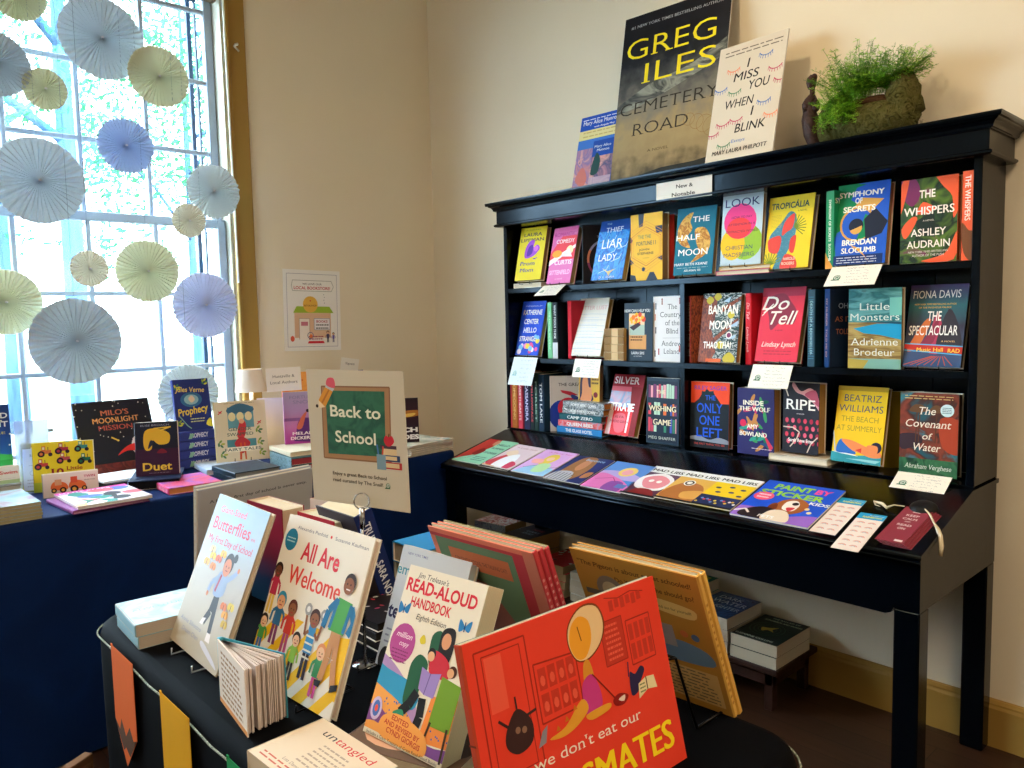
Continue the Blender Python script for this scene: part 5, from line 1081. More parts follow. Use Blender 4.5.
pile('paperback_book', lambda w_: 'green and white patterned paperback, '+w_+' behind the navy wave-pattern pile', BG, 4, 2.395, 1.665, .147, -90, .150, .215, .0415, 1.5, front='1f8a6a', art=a_grn, page='cdc2ae', hard=False)
pile('paperback_book', lambda w_: 'white-edged paperback, '+w_+' in the pile between the floral and green piles', BG, 4, 2.385, 2.085, .147, -90, .13, .200, .0300, 3, front='c8ccc8', page='dcd6c6', hard=False)
pile('paperback_book', lambda w_: 'red and black floral paperback, '+w_+' in the front middle pile on the bench', BG, 4, 2.385, 2.262, .147, -90, .165, .205, .0325, 3, front='c83a44', art=a_floral, page='c8b48c', hard=False)
pile('paperback_book', lambda w_: 'dark navy paperback with tan edges, '+w_+' in the tallest tan-edged pile', BG, 5, 2.432, 2.525, .147, -90, .165, .205, .0365, 1.2, front='152034', art=a_navy, page='b8935a', hard=False)
pile('paperback_book', lambda w_: 'white and red patterned paperback, '+w_+' in the leftmost pile on the bench', BG, 6, 2.435, 2.735, .147, 8, .155, .19, .0335, 4, front=mottled(['c8ccd4', 'dfe2e6', 'b8303c', '3a4050'], 30, .4, 2), spine=mottled(['8aa0c8', 'dfe6f0', '6a80a8'], 40, .4, 2), page='b08a58', hard=False)

# ================================================================ TABLE BY THE WINDOW
T = .7455
GW = 'books on the window table'
pile('picture_book', lambda w_: 'pale blue softcover, '+w_+' in the pile at the window table left end', GW, 5, .397, 2.737, T, 0, .25, .262, .0095, .6, front=mottled(['78a8bc', 'a4b8c4', 'a88a98', '80b0c0'], 7, .2, 1, spec=.6), page='a49c7c', hard=False)
def a_earth(p):
    p.rect(0, 0, 1, .18, '2fa04a'); p.blob([(0, .18), (.5, .24), (1, .16), (1, .1), (0, .1)], '3fb85a'); p.text('GOOD', .72, .78, .09, 'e8f0f8', .5, .02); p.text('NIGHT', .72, .64, .09, 'e8f0f8', .5, .02); p.text('LITTLE', .72, .52, .04, 'd8c84a', .4)
    for i in range(16): p.disc(rnd.random(), .3+.66*rnd.random(), .016, 'e8f0e0', n=5)
book('picture_book', 'blue and green night-sky picture book at the left edge of the photo', GW, (.435, 3.0, .856), -4, 5, .185, .200, .012, gradient(['2a7ac8', '1f4a9a', '1a3a7a'], .2), art=a_earth)
def a_swim(p): p.rect(0, .0, 1, .22, 'a8c898'); p.text('Swim', .84, .56, .2, 'c82a2a', .26, .02); p.lines(.7, .95, .3, .4, 1, '3a3a3a', .4)
book('picture_book', 'low white board book with red title at the left edge of the window table', GW, (.440, 2.955, .803), -4, 0, .19, .056, .022, 'e0e2dc', art=a_swim)
lie('hardcover_book', 'grey thick book lying flat under the low white board book', GW, .445, 3.01, T, -4, .19, .16, .055, front='8a8f90', page='b8b8b0')
lie('picture_book', 'grey box-like book lying flat at the left end in front of the night-sky book', GW, .42, 2.925, T, 0, .16, .06, .03, front='a8aca8', page='b8b8b0')
# acrylic sign holder with card
m, b = newmat('frosted_acrylic', .25, 0, .5); b.inputs['Base Color'].default_value = lin('b8c4d0'); nt = m.node_tree
tr = nt.nodes.new('ShaderNodeBsdfTransparent'); mx = nt.nodes.new('ShaderNodeMixShader'); mx.inputs[0].default_value = .55; nt.links.new(tr.outputs[0], mx.inputs[1]); nt.links.new(b.outputs[0], mx.inputs[2]); nt.links.new(mx.outputs[0], nt.nodes['Material Output'].inputs[0])
ah = empty('acrylic_sign_holder', (.60, 3.06, T), R(-6), 'clear acrylic sign holder standing behind the yellow tractor books', 'sign holder')
q = MB(); q.bevbox(-.052, .048, 0, .004, .0, .245, m, .001); q.build('back_plate', ah)
q = MB(); q.box(-.052, .048, -.03, 0, 0, .003, m); q.build('foot', ah)
q = MB(); q.tube([(.048, .002, .205), (.062, .002, .205)], .006, C('6a7a88', .4)); q.build('peg', ah)
def a_hold(p): p.text('ROCK', .62, .80, .08, '6a86b0', .5); p.lines(.3, .8, .6, .66, 1, '8aa0c8', .5); p.arc(.5, .42, .15, 0, 300, .02, '8aa0c8'); p.lines(.2, .8, .1, .25, 3, 'a8b8d0', .4)
sheet('leaflet', 'pale blue leaflet tucked in the clear acrylic sign holder', 'leaflet', (.546, 3.050, .895), (.60, 3.046, .893), (.560, 3.038, .755), a_hold, 'c8dcf4', .001)
TR = dict(r='8a2a2a', o='c87a2a', t='3a8a8a', g='1f6a5a')
def tractor(p, u, v, s_, c):
    a = p.w/p.h; p.rect(u-.5*s_, v, u+.5*s_, v+.38*s_*a, c); p.rect(u-.35*s_, v+.38*s_*a, u, v+.8*s_*a, c, up=False); p.rect(u-.28*s_, v+.45*s_*a, u-.08*s_, v+.7*s_*a, 'd8d8b8'); p.rect(u+.2*s_, v+.38*s_*a, u+.26*s_, v+.7*s_*a, '2a2030', up=False)
    p.disc(u-.4*s_, v, .33*s_, '2a1a2c', n=14); p.disc(u-.4*s_, v, .16*s_, c, n=10); p.disc(u+.42*s_, v-.08*s_*a, .2*s_, '2a1a2c', n=12, up=False)
def a_trac(p):
    for u, v, c in [(.22, .78, 'c86a3a'), (.5, .82, 'a03048'), (.82, .84, '3a8a8a'), (.52, .62, 'b04a5a'), (.86, .58, '1f6a5a'), (.16, .52, 'b83a3a')]: tractor(p, u, v, .18, c)
    p.text('10', .40, .33, .14, '8a1f2a', .2, .03, serif=True); p.text('Little', .68, .42, .075, '8a3020', .26, .02, serif=True); p.text('Tractors', .68, .31, .07, '8a3020', .34, .02, serif=True); p.rect(0, 0, 1, .2, 'a8b83a')
for i, (x, y, l) in enumerate([(.674, 2.999, 'yellow tractor board book, front copy of two on the window table'), (.644, 3.033, 'yellow tractor board book, rear copy peeping out at the left')]):
    book('board_book', l, 'yellow tractor board books', (x, y, T), -20.6, 3, .184, .166, .026, 'd8c024', 'c8a81c', art=a_trac, page='c8c0b0')
def a_twin(p):
    for (u, s_) in [(.3, 1), (.62, 1)]:
        p.blob([(u-.14, .32), (u-.12, .62), (u, .66), (u+.12, .55), (u+.14, .3)], 'e0703a')
    p.rect(.22, .5, .34, .75, 'd8a07a')
    for u, r_ in [(.2, .05), (.36, .06), (.56, .075), (.74, .05)]: p.disc(u, .28, r_, '241c24'); p.disc(u, .28, r_*.5, 'e8b04a')
    p.rect(.5, .55, .62, .82, 'd85a3a'); p.text('TWIN', .84, .74, .11, 'b83a5a', .2, .02); p.text('TRACTORS', .84, .6, .05, '3a3a3a', .2)
book('board_book', 'low cream board book with orange tractors in front of the yellow tractor books', GW, (.667, 2.889, T), -13.3, 0, .163, .077, .022, 'e2d6cc', 'a8a8b0', art=a_twin)
def a_milo(p):
    for i in range(40): p.disc(rnd.random(), .3+.7*rnd.random(), .006+.004*rnd.random(), 'e0dcd0', n=5, up=(i == 0))
    p.text("MILO'S", .52, .80, .075, 'c06a50', .36, .02); p.text('MOONLIGHT', .52, .70, .075, 'e0a060', .6, .02); p.text('MISSION', .5, .60, .07, 'b05048', .44, .02)
    p.rect(0, 0, 1, .16, mottled(['8a3a3a', '5a2a30', 'a0504a'], 20)); p.disc(.86, .35, .2, 'd8d4d0'); p.blob([(.46, .25), (.6, .36), (.78, .38), (.95, .2), (.92, .05), (.8, .1), (.74, .26), (.6, .3)], 'd8302c'); p.line([(.42, .5), (.5, .45)], .02, 'e8c04a'); p.disc(.5, .45, .014, 'f0d060')
book('picture_book', 'large black picture book with a red-armed moon scene leaning by the window', GW, (.902, 3.118, T+.008), 2.3, 21, .272, .288, .012, '1c1e2a', art=a_milo)
easel(.902, 3.13, T, 2.3, 21, .12, 'small wire easel behind the large black moon-scene picture book')
lie('magazine', 'thin white magazine lying in front of the black moon-scene picture book', GW, .86, 2.995, T+.0205, 6, .20, .17, .006, front='e2e4ea', page='e8e8e8', hard=False, cat='magazine')
lie('hardcover_book', 'black book lying flat under the thin white magazine', GW, .85, 2.985, T, 2, .16, .19, .02, front='14161c', page='3a3a40')
def a_duet(p):
    p.rect(0, 0, 1, .5, '3a1f3e'); p.blob([(.2, .62), (.25, .84), (.5, .88), (.8, .78), (.78, .6), (.55, .58), (.42, .66), (.38, .5), (.25, .48)], 'e0b83a'); p.blob([(.3, .5), (.36, .66), (.44, .62)], '26304a'); p.line([(.45, .88), (.85, .9), (.6, .84)], .03, 'e8c84a'); p.blob([(.5, .42), (.62, .5), (.74, .42)], '7a2438')
    p.text('Duet', .5, .1, .15, 'e8c84a', .68, .02, serif=True); p.text('ELISE BROACH', .48, .925, .035, '9aa8b8', .66); p.lines(.3, .8, .05, .06, 1, '8a7a9a', .4)
book('hardcover_book', 'dark novel with a golden bird shape and yellow serif title standing on flat books', GW, (.928, 2.836, .780), -26.8, 3.7, .139, .187, .028, '1c2438', '1a2030', art=a_duet, page='d8dce4')
lie('hardcover_book', 'blue-black hardcover lying directly under the dark golden bird novel', GW, .935, 2.865, T+.001, -24, .165, .215, .033, front='1c2c4a', spine='8ab0d0', page='14161c')
pinkm = mottled(['d84a7a', 'e86a8a', 'b86ac8', 'f0a090'], 12, .3, 1)
lie('hardcover_book', 'bright pink hardcover lying flat at the front of the window table', GW, .985, 2.738, T, -3, .175, .215, .023, front=pinkm, spine='d8407a', page='d88a5a', sart=lambda p: p.lines(.2, .8, .1, .9, 12, 'f8c0d0', .4))
def a_mag(p):
    p.rect(0, .0, 1, 1, 'd8c8d0'); p.rect(0, .84, 1, 1, 'd83a9a'); p.text('LITTLE STARS', .4, .88, .07, 'f4e8f0', .7, .02)
    for i in range(20): p.blob([(u+.13*math.cos(a)*(.5+rnd.random()), v+.11*math.sin(a)) for u, v in [(rnd.random()*.9+.05, rnd.random()*.75+.05)] for a in (0, 1.2, 2.5, 3.8, 5)], rnd.choice(['e0a878', '3a7a6a', '23252c', '4a6ad0', 'f0e8e0', 'c85a6a', '2f8a7a', 'e8d8c8']))
    p.blob([(.5, .5), (.62, .62), (.75, .52), (.7, .4), (.55, .42)], '1c1c22')
lie('picture_book', 'purple hardcover lying under the colourful magazines at the table edge', GW, .700, 2.712, T, 4, .225, .245, .012, front='8a4a8a', page='b87aa0')
pile('magazine', lambda w_: 'colourful children magazine, '+w_+' on the purple hardcover', 'pair of colourful magazines', 2, .715, 2.712, T+.0125, 1, .215, .262, .0045, 2, front='e0d8dc', art=a_mag, page='e8e4e4', hard=False)
for o in COL.objects:
    if o.name.startswith('magazine') and o.get('group') == 'pair of colourful magazines': o['category'] = 'magazine'
def a_jules(p):
    p.disc(.48, .6, .3, '2f6a9a', .22); p.disc(.48, .6, .2, '8ab8c8', .15); p.blob([(.4, .62), (.5, .68), (.58, .6), (.48, .54)], 'e0c8b0'); p.text('Jules Verne', .46, .75, .10, 'e8cc6a', .8, .012, rot=-4, shear=.1); p.text('Prophecy', .5, .32, .15, 'e8cc4a', .84, .02, rot=8, shear=.15)
    for (u, v) in [(.12, .85), (.9, .93), (.1, .15), (.92, .12)]:
        for k in range(5): p.disc(u+.06*math.cos(k*1.3), v+.04*math.sin(k*1.3), .05, rnd.choice(['8aa83a', '3a7a6a', 'c8c84a']), .025, rot=k*50)
    p.blob([(.82, .1), (.95, .22), (1, .05)], 'e8d84a'); p.line([(.1, .3), (.3, .1), (.4, .04)], .03, '7aa8a0'); p.lines(.4, .8, .17, .22, 2, 'c8d0a0', .4)
spj = lambda p: (p.text('PROPHECY', .3, .42, .5*p.w/p.h, 'd8d8e8', .34*p.h/p.w, .03, rot=-90), p.poly([(.2, .62), (.8, .58), (.7, .5), (.2, .56)], '8ac0a0'))
for i, o in enumerate(pile('hardcover_book', lambda w_: 'purple blue hardcover with spine outward, '+w_+' in the pile under the gold-lettered novel', 'pile of purple blue hardcovers', 4, 1.150, 3.140, T, 90, .142, .208, .0355, 1.2, front='2a3a8a', spine='34408c', page='e8e4e0', sart=spj)): pass
book('hardcover_book', 'blue novel with gold swirling title standing on the purple blue pile', GW, (1.163, 3.092, T+.1445), -5.4, 13, .136, .204, .024, '1f3078', art=a_jules)
def a_gend(p):
    p.rect(.26, .55, .76, .9, '5f9aa8'); p.blob([(.26, .88), (.5, .96), (.76, .88), (.7, .8), (.3, .8)], '3a6a88')
    for u in (.34, .5, .66): p.disc(u, .74, .07, 'e0d8a8', .09)
    p.rect(.22, .2, .78, .36, '4a8a94'); p.blob([(.42, .4), (.5, .68), (.6, .62), (.56, .4)], 'c83a44'); p.blob([(.36, .3), (.5, .4), (.66, .3), (.6, .2), (.5, .12), (.42, .2)], 'b02f3a'); p.line([(.48, .3), (.46, .02)], .04, 'c8502c'); p.line([(.55, .3), (.56, .02)], .03, 'c8502c', up=False); p.disc(.52, .66, .05, 'e8b090')
    for u0, v0 in [(.1, .3), (.86, .3), (.14, .12), (.88, .12), (.84, .5)]:
        for k in range(4): p.disc(u0+.04*math.cos(k*1.7), v0+.04*math.sin(k*1.7), .04, rnd.choice(['7a9a4a', 'a8b04a', '4a7a5a']), .02, rot=k*45)
    for u, v in [(.12, .82), (.86, .62)]: p.line([(u-.04, v-.03), (u+.04, v+.03)], .02, 'c8404a'); p.line([(u-.03, v+.02), (u+.03, v-.01)], .02, 'c8404a', up=False)
    p.rect(.2, .155, .82, .235, 'ece4cc'); p.text('GENDER', .48, .505, .055, '2f5a58', .44, .01, serif=True); p.text('SWAPPED', .48, .42, .055, '2f5a58', .5, .01, serif=True); p.text('FAIRY TALES', .52, .17, .05, '2f5a58', .7, .01, serif=True); p.lines(.2, .8, .965, .975, 1, '8a8a70', .4)
book('picture_book', 'cream illustrated tales book with a red cloaked figure standing on the window table', GW, (1.292, 2.960, T+.0215), -17.3, 12, .195, .236, .022, 'd8cfb4', 'c8b88a', art=a_gend)
easel(1.292, 2.965, T+.0215, -17.3, 12, .12, 'wire easel behind the cream illustrated tales book')
lie('hardcover_book', 'white and blue hardcover lying flat under the cream illustrated tales book', GW, 1.235, 2.955, T, -8, .22, .195, .021, front='c8d4e4', spine='b8c8dc', page='e8e4da')
pile('notebook', lambda w_: 'slate blue leather notebook, '+w_+' of the pair before the cream tales book', 'pair of slate leather notebooks', 2, 1.205, 2.737, T, -2, .170, .205, .0195, 3, front=mottled(['22303c', '2c3e4c', '1a2630'], 20, .35), page='8a8f90', hard=True)
for o in COL.objects:
    if o.name.startswith('notebook'): o['category'] = 'notebook'
def a_fort(p):
    p.rect(0, 0, 1, 1, gradient(['a8389a', 'c070b0', 'b090c8', 'a89cc8'], p.h)); p.rect(0, .44, 1, .5, '8a5a9a'); p.blob([(.3, .1), (.42, .45), (.7, .48), (.9, .4), (1.1, .4), (1.1, .05), (.3, .05)], '5a2a7a'); p.blob([(.35, .3), (.5, .52), (.66, .62), (.6, .5), (.5, .3)], 'd06a5a'); p.disc(.68, .63, .05, '2a1a3a')
    p.text("FORTUNE'S", .6, .87, .06, '8a80b0', .84, .0, serif=True); p.text('SNOW', .6, .77, .07, '8a80b0', .66, .0, serif=True); p.text('MELANIE', .6, .17, .06, 'f0e4f0', .74, .03); p.text('DICKERSON', .6, .08, .06, 'f0e4f0', .86, .03)
GL = 'books at the right end of the window table'
for i in range(2):
    lie('hardcover_book', ['dark teal hardcover with red page edges, lower of the two under the purple snow novel', 'dark teal hardcover with red page edges, upper of the two under the purple snow novel'][i], GL, 1.437, 2.775, T+.0278*i, -7, .155, .235, .0275, front='3a5a60', spine=mottled(['2f4a52', '7a98a0', '20343c'], 60, .4, 2), page='a8404a')
lie('hardcover_book', 'cream hardcover lying directly under the purple snow novel', GL, 1.455, 2.80, T+.0560, -6, .17, .225, .0175, front='dccfb4', page='e8dcc0')
book('hardcover_book', 'purple novel with a castle and a cloaked figure beside the back to school sign', GL, (1.499, 2.863, T+.074), -23.5, 2.9, .137, .207, .03, 'a89cc8', 'e8a0d0', art=a_fort)
book('paperback_book', 'peach and lilac paperback leaning behind the purple snow novel', GL, (1.455, 3.03, T+.0), -35, 6, .13, .25, .012, gradient(['d8b890', 'e8c8a0', 'd8c8d8'], .25), hard=False)
book('paperback_book', 'pale blue paperback standing behind the purple snow novel', GL, (1.50, 3.07, T), -25, 2, .13, .215, .016, 'b8d4e4', hard=False)
book('hardcover_book', 'orange hardcover rising behind the local authors sign', GL, (1.615, 3.10, T+.12), -20, 3, .14, .225, .02, mottled(['e07a3a', 'e8a04a', 'd85a3a'], 14), art=lambda p: p.text('DEEP', .4, .8, .06, 'c85a2a', .5, .02))
lie('hardcover_book', 'tall boxed set lying under the orange hardcover', GL, 1.615, 3.15, T, -20, .16, .16, .119, front='b8a890', page='c8bca0')
book('hardcover_book', 'dark blue hardcover whose top shows above the back to school sign', GL, (1.895, 3.15, T+.10), -8, 4, .155, .232, .026, '1f3f8a')
lie('hardcover_book', 'thick cream book lying under the dark blue hardcover behind the sign', GL, 1.895, 3.19, T, -8, .17, .13, .099, front='c8bca8', page='c8bca0')
sheet('price_card', 'small white card rising above the dark blue hardcover', 'card', (1.838, 3.142, 1.143), (1.926, 3.135, 1.128), (1.842, 3.142, 1.070), lambda p: p.text('Signed', .5, .6, .14, '4a4a50', .5), 'eceae2', .001)
def a_beach(p):
    p.rect(0, 0, 1, 1, gradient(['1c1424', '2a1a30', '3a2030', '241828'], p.h)); p.blob([(.1, .62), (.5, .7), (1, .72), (1, .6), (.5, .56)], 'a86a2a'); p.blob([(.3, .6), (.9, .66), (.8, .58)], 'e0b85a'); p.text('BEACH', .55, .24, .1, 'e8e8ec', .84, .05); p.text('RHODES', .55, .08, .1, 'e8e8ec', .9, .05)
book('hardcover_book', 'black sci-fi novel with white block capitals right of the back to school sign', GL, (1.857, 2.712, T+.0455), -30.7, 4.2, .171, .187, .024, '1c1626', art=a_beach)
pile('magazine', lambda w_: 'local magazine, '+w_+' in the pile where the window table meets the desk', 'magazine pile beside the desk', 6, 1.945, 2.735, T, -84, .235, .25, .0072, 4, front=mottled(['d8d0b8', 'a8b8a8', 'e8dcc8', '7a9a98'], 12, .4, 1), page='c8c0b0', hard=False)
for o in COL.objects:
    if o.get('group') == 'magazine pile beside the desk': o['category'] = 'magazine'
# local authors sign in a wire holder
def a_la(p): p.text('Huntsville &', .5, .58, .13, '5a5a60', .62); p.text('Local Authors', .5, .32, .13, '5a5a60', .78)
e_ = Vector((math.cos(R(-22)), math.sin(R(-22)), 0)); c_ = Vector((1.474, 2.95, 0))
TLp = c_-e_*.068+Vector((0, 0, 1.121)); TRp = c_+e_*.068+Vector((0, 0, 1.124)); BLp = c_-e_*.068+Vector((0, 0, 1.026))
sheet('local_authors_sign', 'small white sign reading Huntsville and Local Authors', 'sign', TLp, TRp, BLp, a_la, 'f0eeea', .001)
q = MB(); CH = C('9a9ca0', .2, 1.0)
q.lathe([(0, .003), (.022, .003), (.024, .0), (0, 0)], CH, 16); q.tube([(0, 0, .003), (0, 0, .255)], .0015, CH)
q.tube([(.009*math.cos(t*PI/8), 0, .266+.011*math.sin(t*PI/8)) for t in range(17)], .001, CH, 5)
o = q.build('sign_clip_stand', None, (1.492, 2.932, T)); tag(o, 'thin wire clip stand holding the local authors sign', 'sign stand')
# small lamp
lm = empty('table_lamp', (1.462, 3.235, T), label='small table lamp with a grey-white cone shade by the mustard casing', cat='lamp')
m, b = newmat('lamp_shade_fabric', .8); b.inputs['Base Color'].default_value = lin('c8beb4'); nt = m.node_tree; tl = nt.nodes.new('ShaderNodeBsdfTranslucent'); tl.inputs[0].default_value = lin('d8c8b0'); mx = nt.nodes.new('ShaderNodeMixShader'); mx.inputs[0].default_value = .25
nt.links.new(b.outputs[0], mx.inputs[1]); nt.links.new(tl.outputs[0], mx.inputs[2]); nt.links.new(mx.outputs[0], nt.nodes['Material Output'].inputs[0])
q = MB(); q.lathe([(.068, .266), (.047, .362)], m, 32); q.lathe([(.0675, .266), (.0465, .362)], m, 32); q.build('lamp_shade', lm)
q = MB(); q.lathe([(0, .0), (.040, .0), (.040, .010), (.012, .018), (.008, .03), (.008, .26), (0, .26)], C('e6e2da', .4), 20); q.build('base', lm)
mb_, bb = newmat('lamp_bulb_glow', .5); bb.inputs['Emission Color'].default_value = lin('ffe8c0'); bb.inputs['Emission Strength'].default_value = 7
q = MB(); q.lathe([(0, .265), (.012, .272), (.018, .29), (.016, .305), (0, .318)], mb_, 14); q.build('bulb', lm)

# ================================================================ POSTER ON THE BACK WALL
def a_post(p):
    p.line([(.06, .05), (.06, .95), (.94, .95), (.94, .05), (.06, .05)], .006, '8a86a0')
    p.line([(.14, .80), (.16, .87), (.84, .87), (.88, .80), (.84, .74), (.16, .74), (.14, .80)], .008, '9a9a9a'); p.text('WE LOVE OUR', .5, .815, .025, '6a5a6a', .34, .01); p.text('LOCAL BOOKSTORE!', .5, .76, .038, 'c02a4a', .64, .02)
    p.rect(.18, .16, .82, .49, 'dcb89a'); p.poly([(.16, .47), (.22, .55), (.8, .55), (.87, .47)], '9ab83a'); p.disc(.46, .575, .13, 'e0b04a'); p.text('BOOKSHOP', .46, .55, .022, '8a4a2a', .22, .01); p.disc(.46, .62, .012, 'c84a3a')
    p.rect(.26, .14, .44, .40, 'efe8e0'); p.line([(.26, .14), (.26, .40), (.44, .40), (.44, .14)], .01, 'b8a090'); p.rect(.29, .31, .41, .36, 'c87a8a'); p.rect(.52, .26, .80, .40, 'e8e4ec'); p.line([(.52, .26), (.52, .40), (.80, .40), (.80, .26), (.52, .26)], .01, 'a0a0b0'); p.text('BOOKS', .66, .35, .03, 'b02a4a', .2, .02); p.lines(.55, .78, .28, .32, 2, '6a6a70', .4)
    p.poly([(.42, .12), (.68, .12), (.70, .09), (.40, .09)], 'd0283a'); p.lines(.42, .68, .145, .175, 2, 'a04a5a', .5); p.disc(.14, .15, .035, 'c8503a', .045); p.arc(.45, .19, .05, 0, 360, .012, '6a6a90'); p.person(.76, .1, .24, 'e0b090', '3a3a6a', '2a2a3a', wf=.035); p.person(.86, .1, .22, 'e0b090', '6a5aa8', '4a4a7a', wf=.03)
    p.disc(.46, .18, .03, 'e07a4a')
    for i in range(4): p.disc(.70+.01*(i % 2), .70-.035*i, .007, '4a4a60', n=6)
sheet('bookstore_poster', 'white illustrated bookstore poster pinned on the wall between window and corner', 'poster', (1.698, WY-.003, 1.549), (1.993, WY-.003, 1.543), (1.689, WY-.003, 1.172), a_post, 'ecebe8', .0012)

# ================================================================ FRONT TABLE
F = .7205
GF = 'books on the front table'
SK = ['6a3f2a', 'd8a078', '8a5636', 'e8bc98', '4a2c20', 'b87850']
def a_allare(p):
    # zebra crossing in yellow and white
    for i in range(6): p.poly([(.02+.2*i-.25, 0), (.13+.2*i-.25, 0), (.42+.2*i-.12, .42), (.34+.2*i-.12, .42)], 'e8b81e', up=(i == 0))
    p.poly([(0, .26), (.16, .3), (0, .1)], 'e8b81e'); p.poly([(.86, .42), (1, .44), (1, .1), (.94, .1)], 'e8b81e')
    p.text('Alexandra Penfold', .33, .925, .022, '6a6a78', .36); p.disc(.555, .935, .012, 'd8303c', n=5); p.text('Suzanne Kaufman', .78, .925, .022, '6a6a78', .36)
    p.text('All Are', .49, .755, .115, 'cf2338', .44, .022); p.text('Welcome', .49, .60, .115, 'd83a30', .60, .022)
    p.disc(.11, .85, .075, '1f7aa0'); p.lines(.06, .16, .84, .86, 2, 'b8dce8', .4)
    P_ = p.person
    P_(.06, .38, .68, SK[0], 'b02a4a', 'e0b84a', wf=.065); P_(.19, .22, .52, SK[1], '2f6a9a', '7a3a6a', hair='2a8ab0', wf=.075); P_(.34, .2, .50, SK[2], 'c83a2c', 'b04a7a', hair='5a2a1a', wf=.07)
    P_(.05, .14, .36, SK[3], '4a9a4a', '3a6ab0', wf=.06); P_(.47, .08, .34, SK[3], '8ab84a', '2a2a30', wf=.06); P_(.61, .12, .50, SK[2], '3a8ac0', '2a2030', hair='3a1c14', wf=.075, arms=1)
    for v in (.24, .28, .32, .36): p.line([(.565, v), (.655, v)], .012, 'e8e4d8')
    for (u, v) in [(.52, .50), (.70, .50)]: p.disc(u, v, .04, '9a9a9a', n=9); p.disc(u, v, .02, 'e8e8e8', n=7)
    P_(.76, .06, .34, SK[3], '3a8a5a', 'c84a8a', hair='d88a5a', wf=.065)
    # tall man in blue and green
    p.line([(.84, .46), (.83, .30), (.81, .17)], .06, 'c08a5a'); p.line([(.88, .46), (.90, .30), (.95, .16)], .055, 'c08a5a'); p.poly([(.77, .44), (.93, .44), (.95, .62), (.80, .63)], '4aa04a'); p.line([(.80, .61), (.73, .54), (.71, .44)], .05, '2474a8'); p.line([(.95, .60), (1.0, .52), (.97, .45)], .05, '2474a8')
    p.line([(.775, .45), (.80, .62)], .03, '2474a8'); p.line([(.92, .45), (.945, .61)], .03, '2474a8'); p.disc(.875, .725, .058, '2a1812'); p.disc(.868, .705, .052, '8a5232'); p.disc(.85, .715, .007, '1a0c08', n=6); p.disc(.885, .715, .007, '1a0c08', n=6); p.line([(.85, .685), (.89, .685)], .008, 'f0e0d8')
    p.poly([(.93, .17), (1.02, .20), (1.0, .16), (.93, .13)], '1c1c20'); p.poly([(.76, .16), (.83, .17), (.82, .13), (.77, .13)], '1c1c20')
def a_butter(p):
    p.rect(0, 0, 1, 1, gradient(['b0a490', 'b4aa98', 'aca69e', '8f9cae', '5f80a4'], p.h, warp=.01))
    p.text('Giant-Sized', .38, .90, .045, 'c8405c', .50, .008, rot=2); p.text('Butterflies', .44, .785, .085, 'c22a50', .72, .012, rot=2); p.text('on', .87, .80, .025, 'c22a50', .07, .004); p.text('My First Day of School', .50, .70, .048, 'c22a50', .84, .008, rot=2)
    p.line([(.58, .44), (.56, .30), (.50, .22)], .07, '2a2a34'); p.line([(.60, .42), (.63, .30), (.66, .18)], .065, '2a2a34'); p.poly([(.63, .18), (.70, .18), (.72, .13), (.63, .13)], 'ded4d0'); p.poly([(.47, .24), (.53, .25), (.50, .20), (.44, .20)], 'ded4d0')
    p.blob([(.5, .54), (.66, .54), (.68, .42), (.5, .40)], '8fa4c8'); p.line([(.52, .51), (.42, .46), (.40, .40)], .05, '8fa4c8'); p.line([(.66, .51), (.76, .56), (.80, .59)], .045, '8fa4c8'); p.disc(.40, .385, .02, 'c87a52'); p.disc(.81, .60, .02, 'c87a52'); p.line([(.55, .53), (.52, .42)], .03, 'a03a5a')
    p.disc(.61, .61, .085, '1c1a20'); p.disc(.60, .585, .07, 'cc7a52'); p.disc(.70, .66, .035, '1c1a20'); p.disc(.58, .59, .008, '1c1210', n=6); p.disc(.63, .59, .008, '1c1210', n=6); p.line([(.585, .565), (.625, .565)], .008, '8a2a2a')
    for (u, v, c) in [(.34, .54, 'e08a4a'), (.40, .60, 'd86a4a'), (.28, .60, 'e8c04a'), (.20, .55, 'e0b060'), (.46, .64, 'e8b04a'), (.82, .32, 'e0a03a'), (.88, .38, 'd8c04a'), (.76, .36, 'd87a4a'), (.86, .27, 'c8a83a'), (.24, .64, 'e8cfa0')]:
        p.disc(u-.025, v+.01, .035, c, .028, n=9, rot=30); p.disc(u+.025, v+.01, .035, c, .028, n=9, rot=-30, up=False); p.line([(u, v-.015), (u, v+.02)], .008, '5a3a2a')
    p.text('Annie Silvestro', .3, .155, .028, '8a8a9a', .44, shear=.2); p.text('Dream Chen', .34, .10, .028, '8a8a9a', .34, shear=.2); p.blob([(.62, .12), (.9, .06), (.95, .03), (.6, .09)], 'c8c4cc')
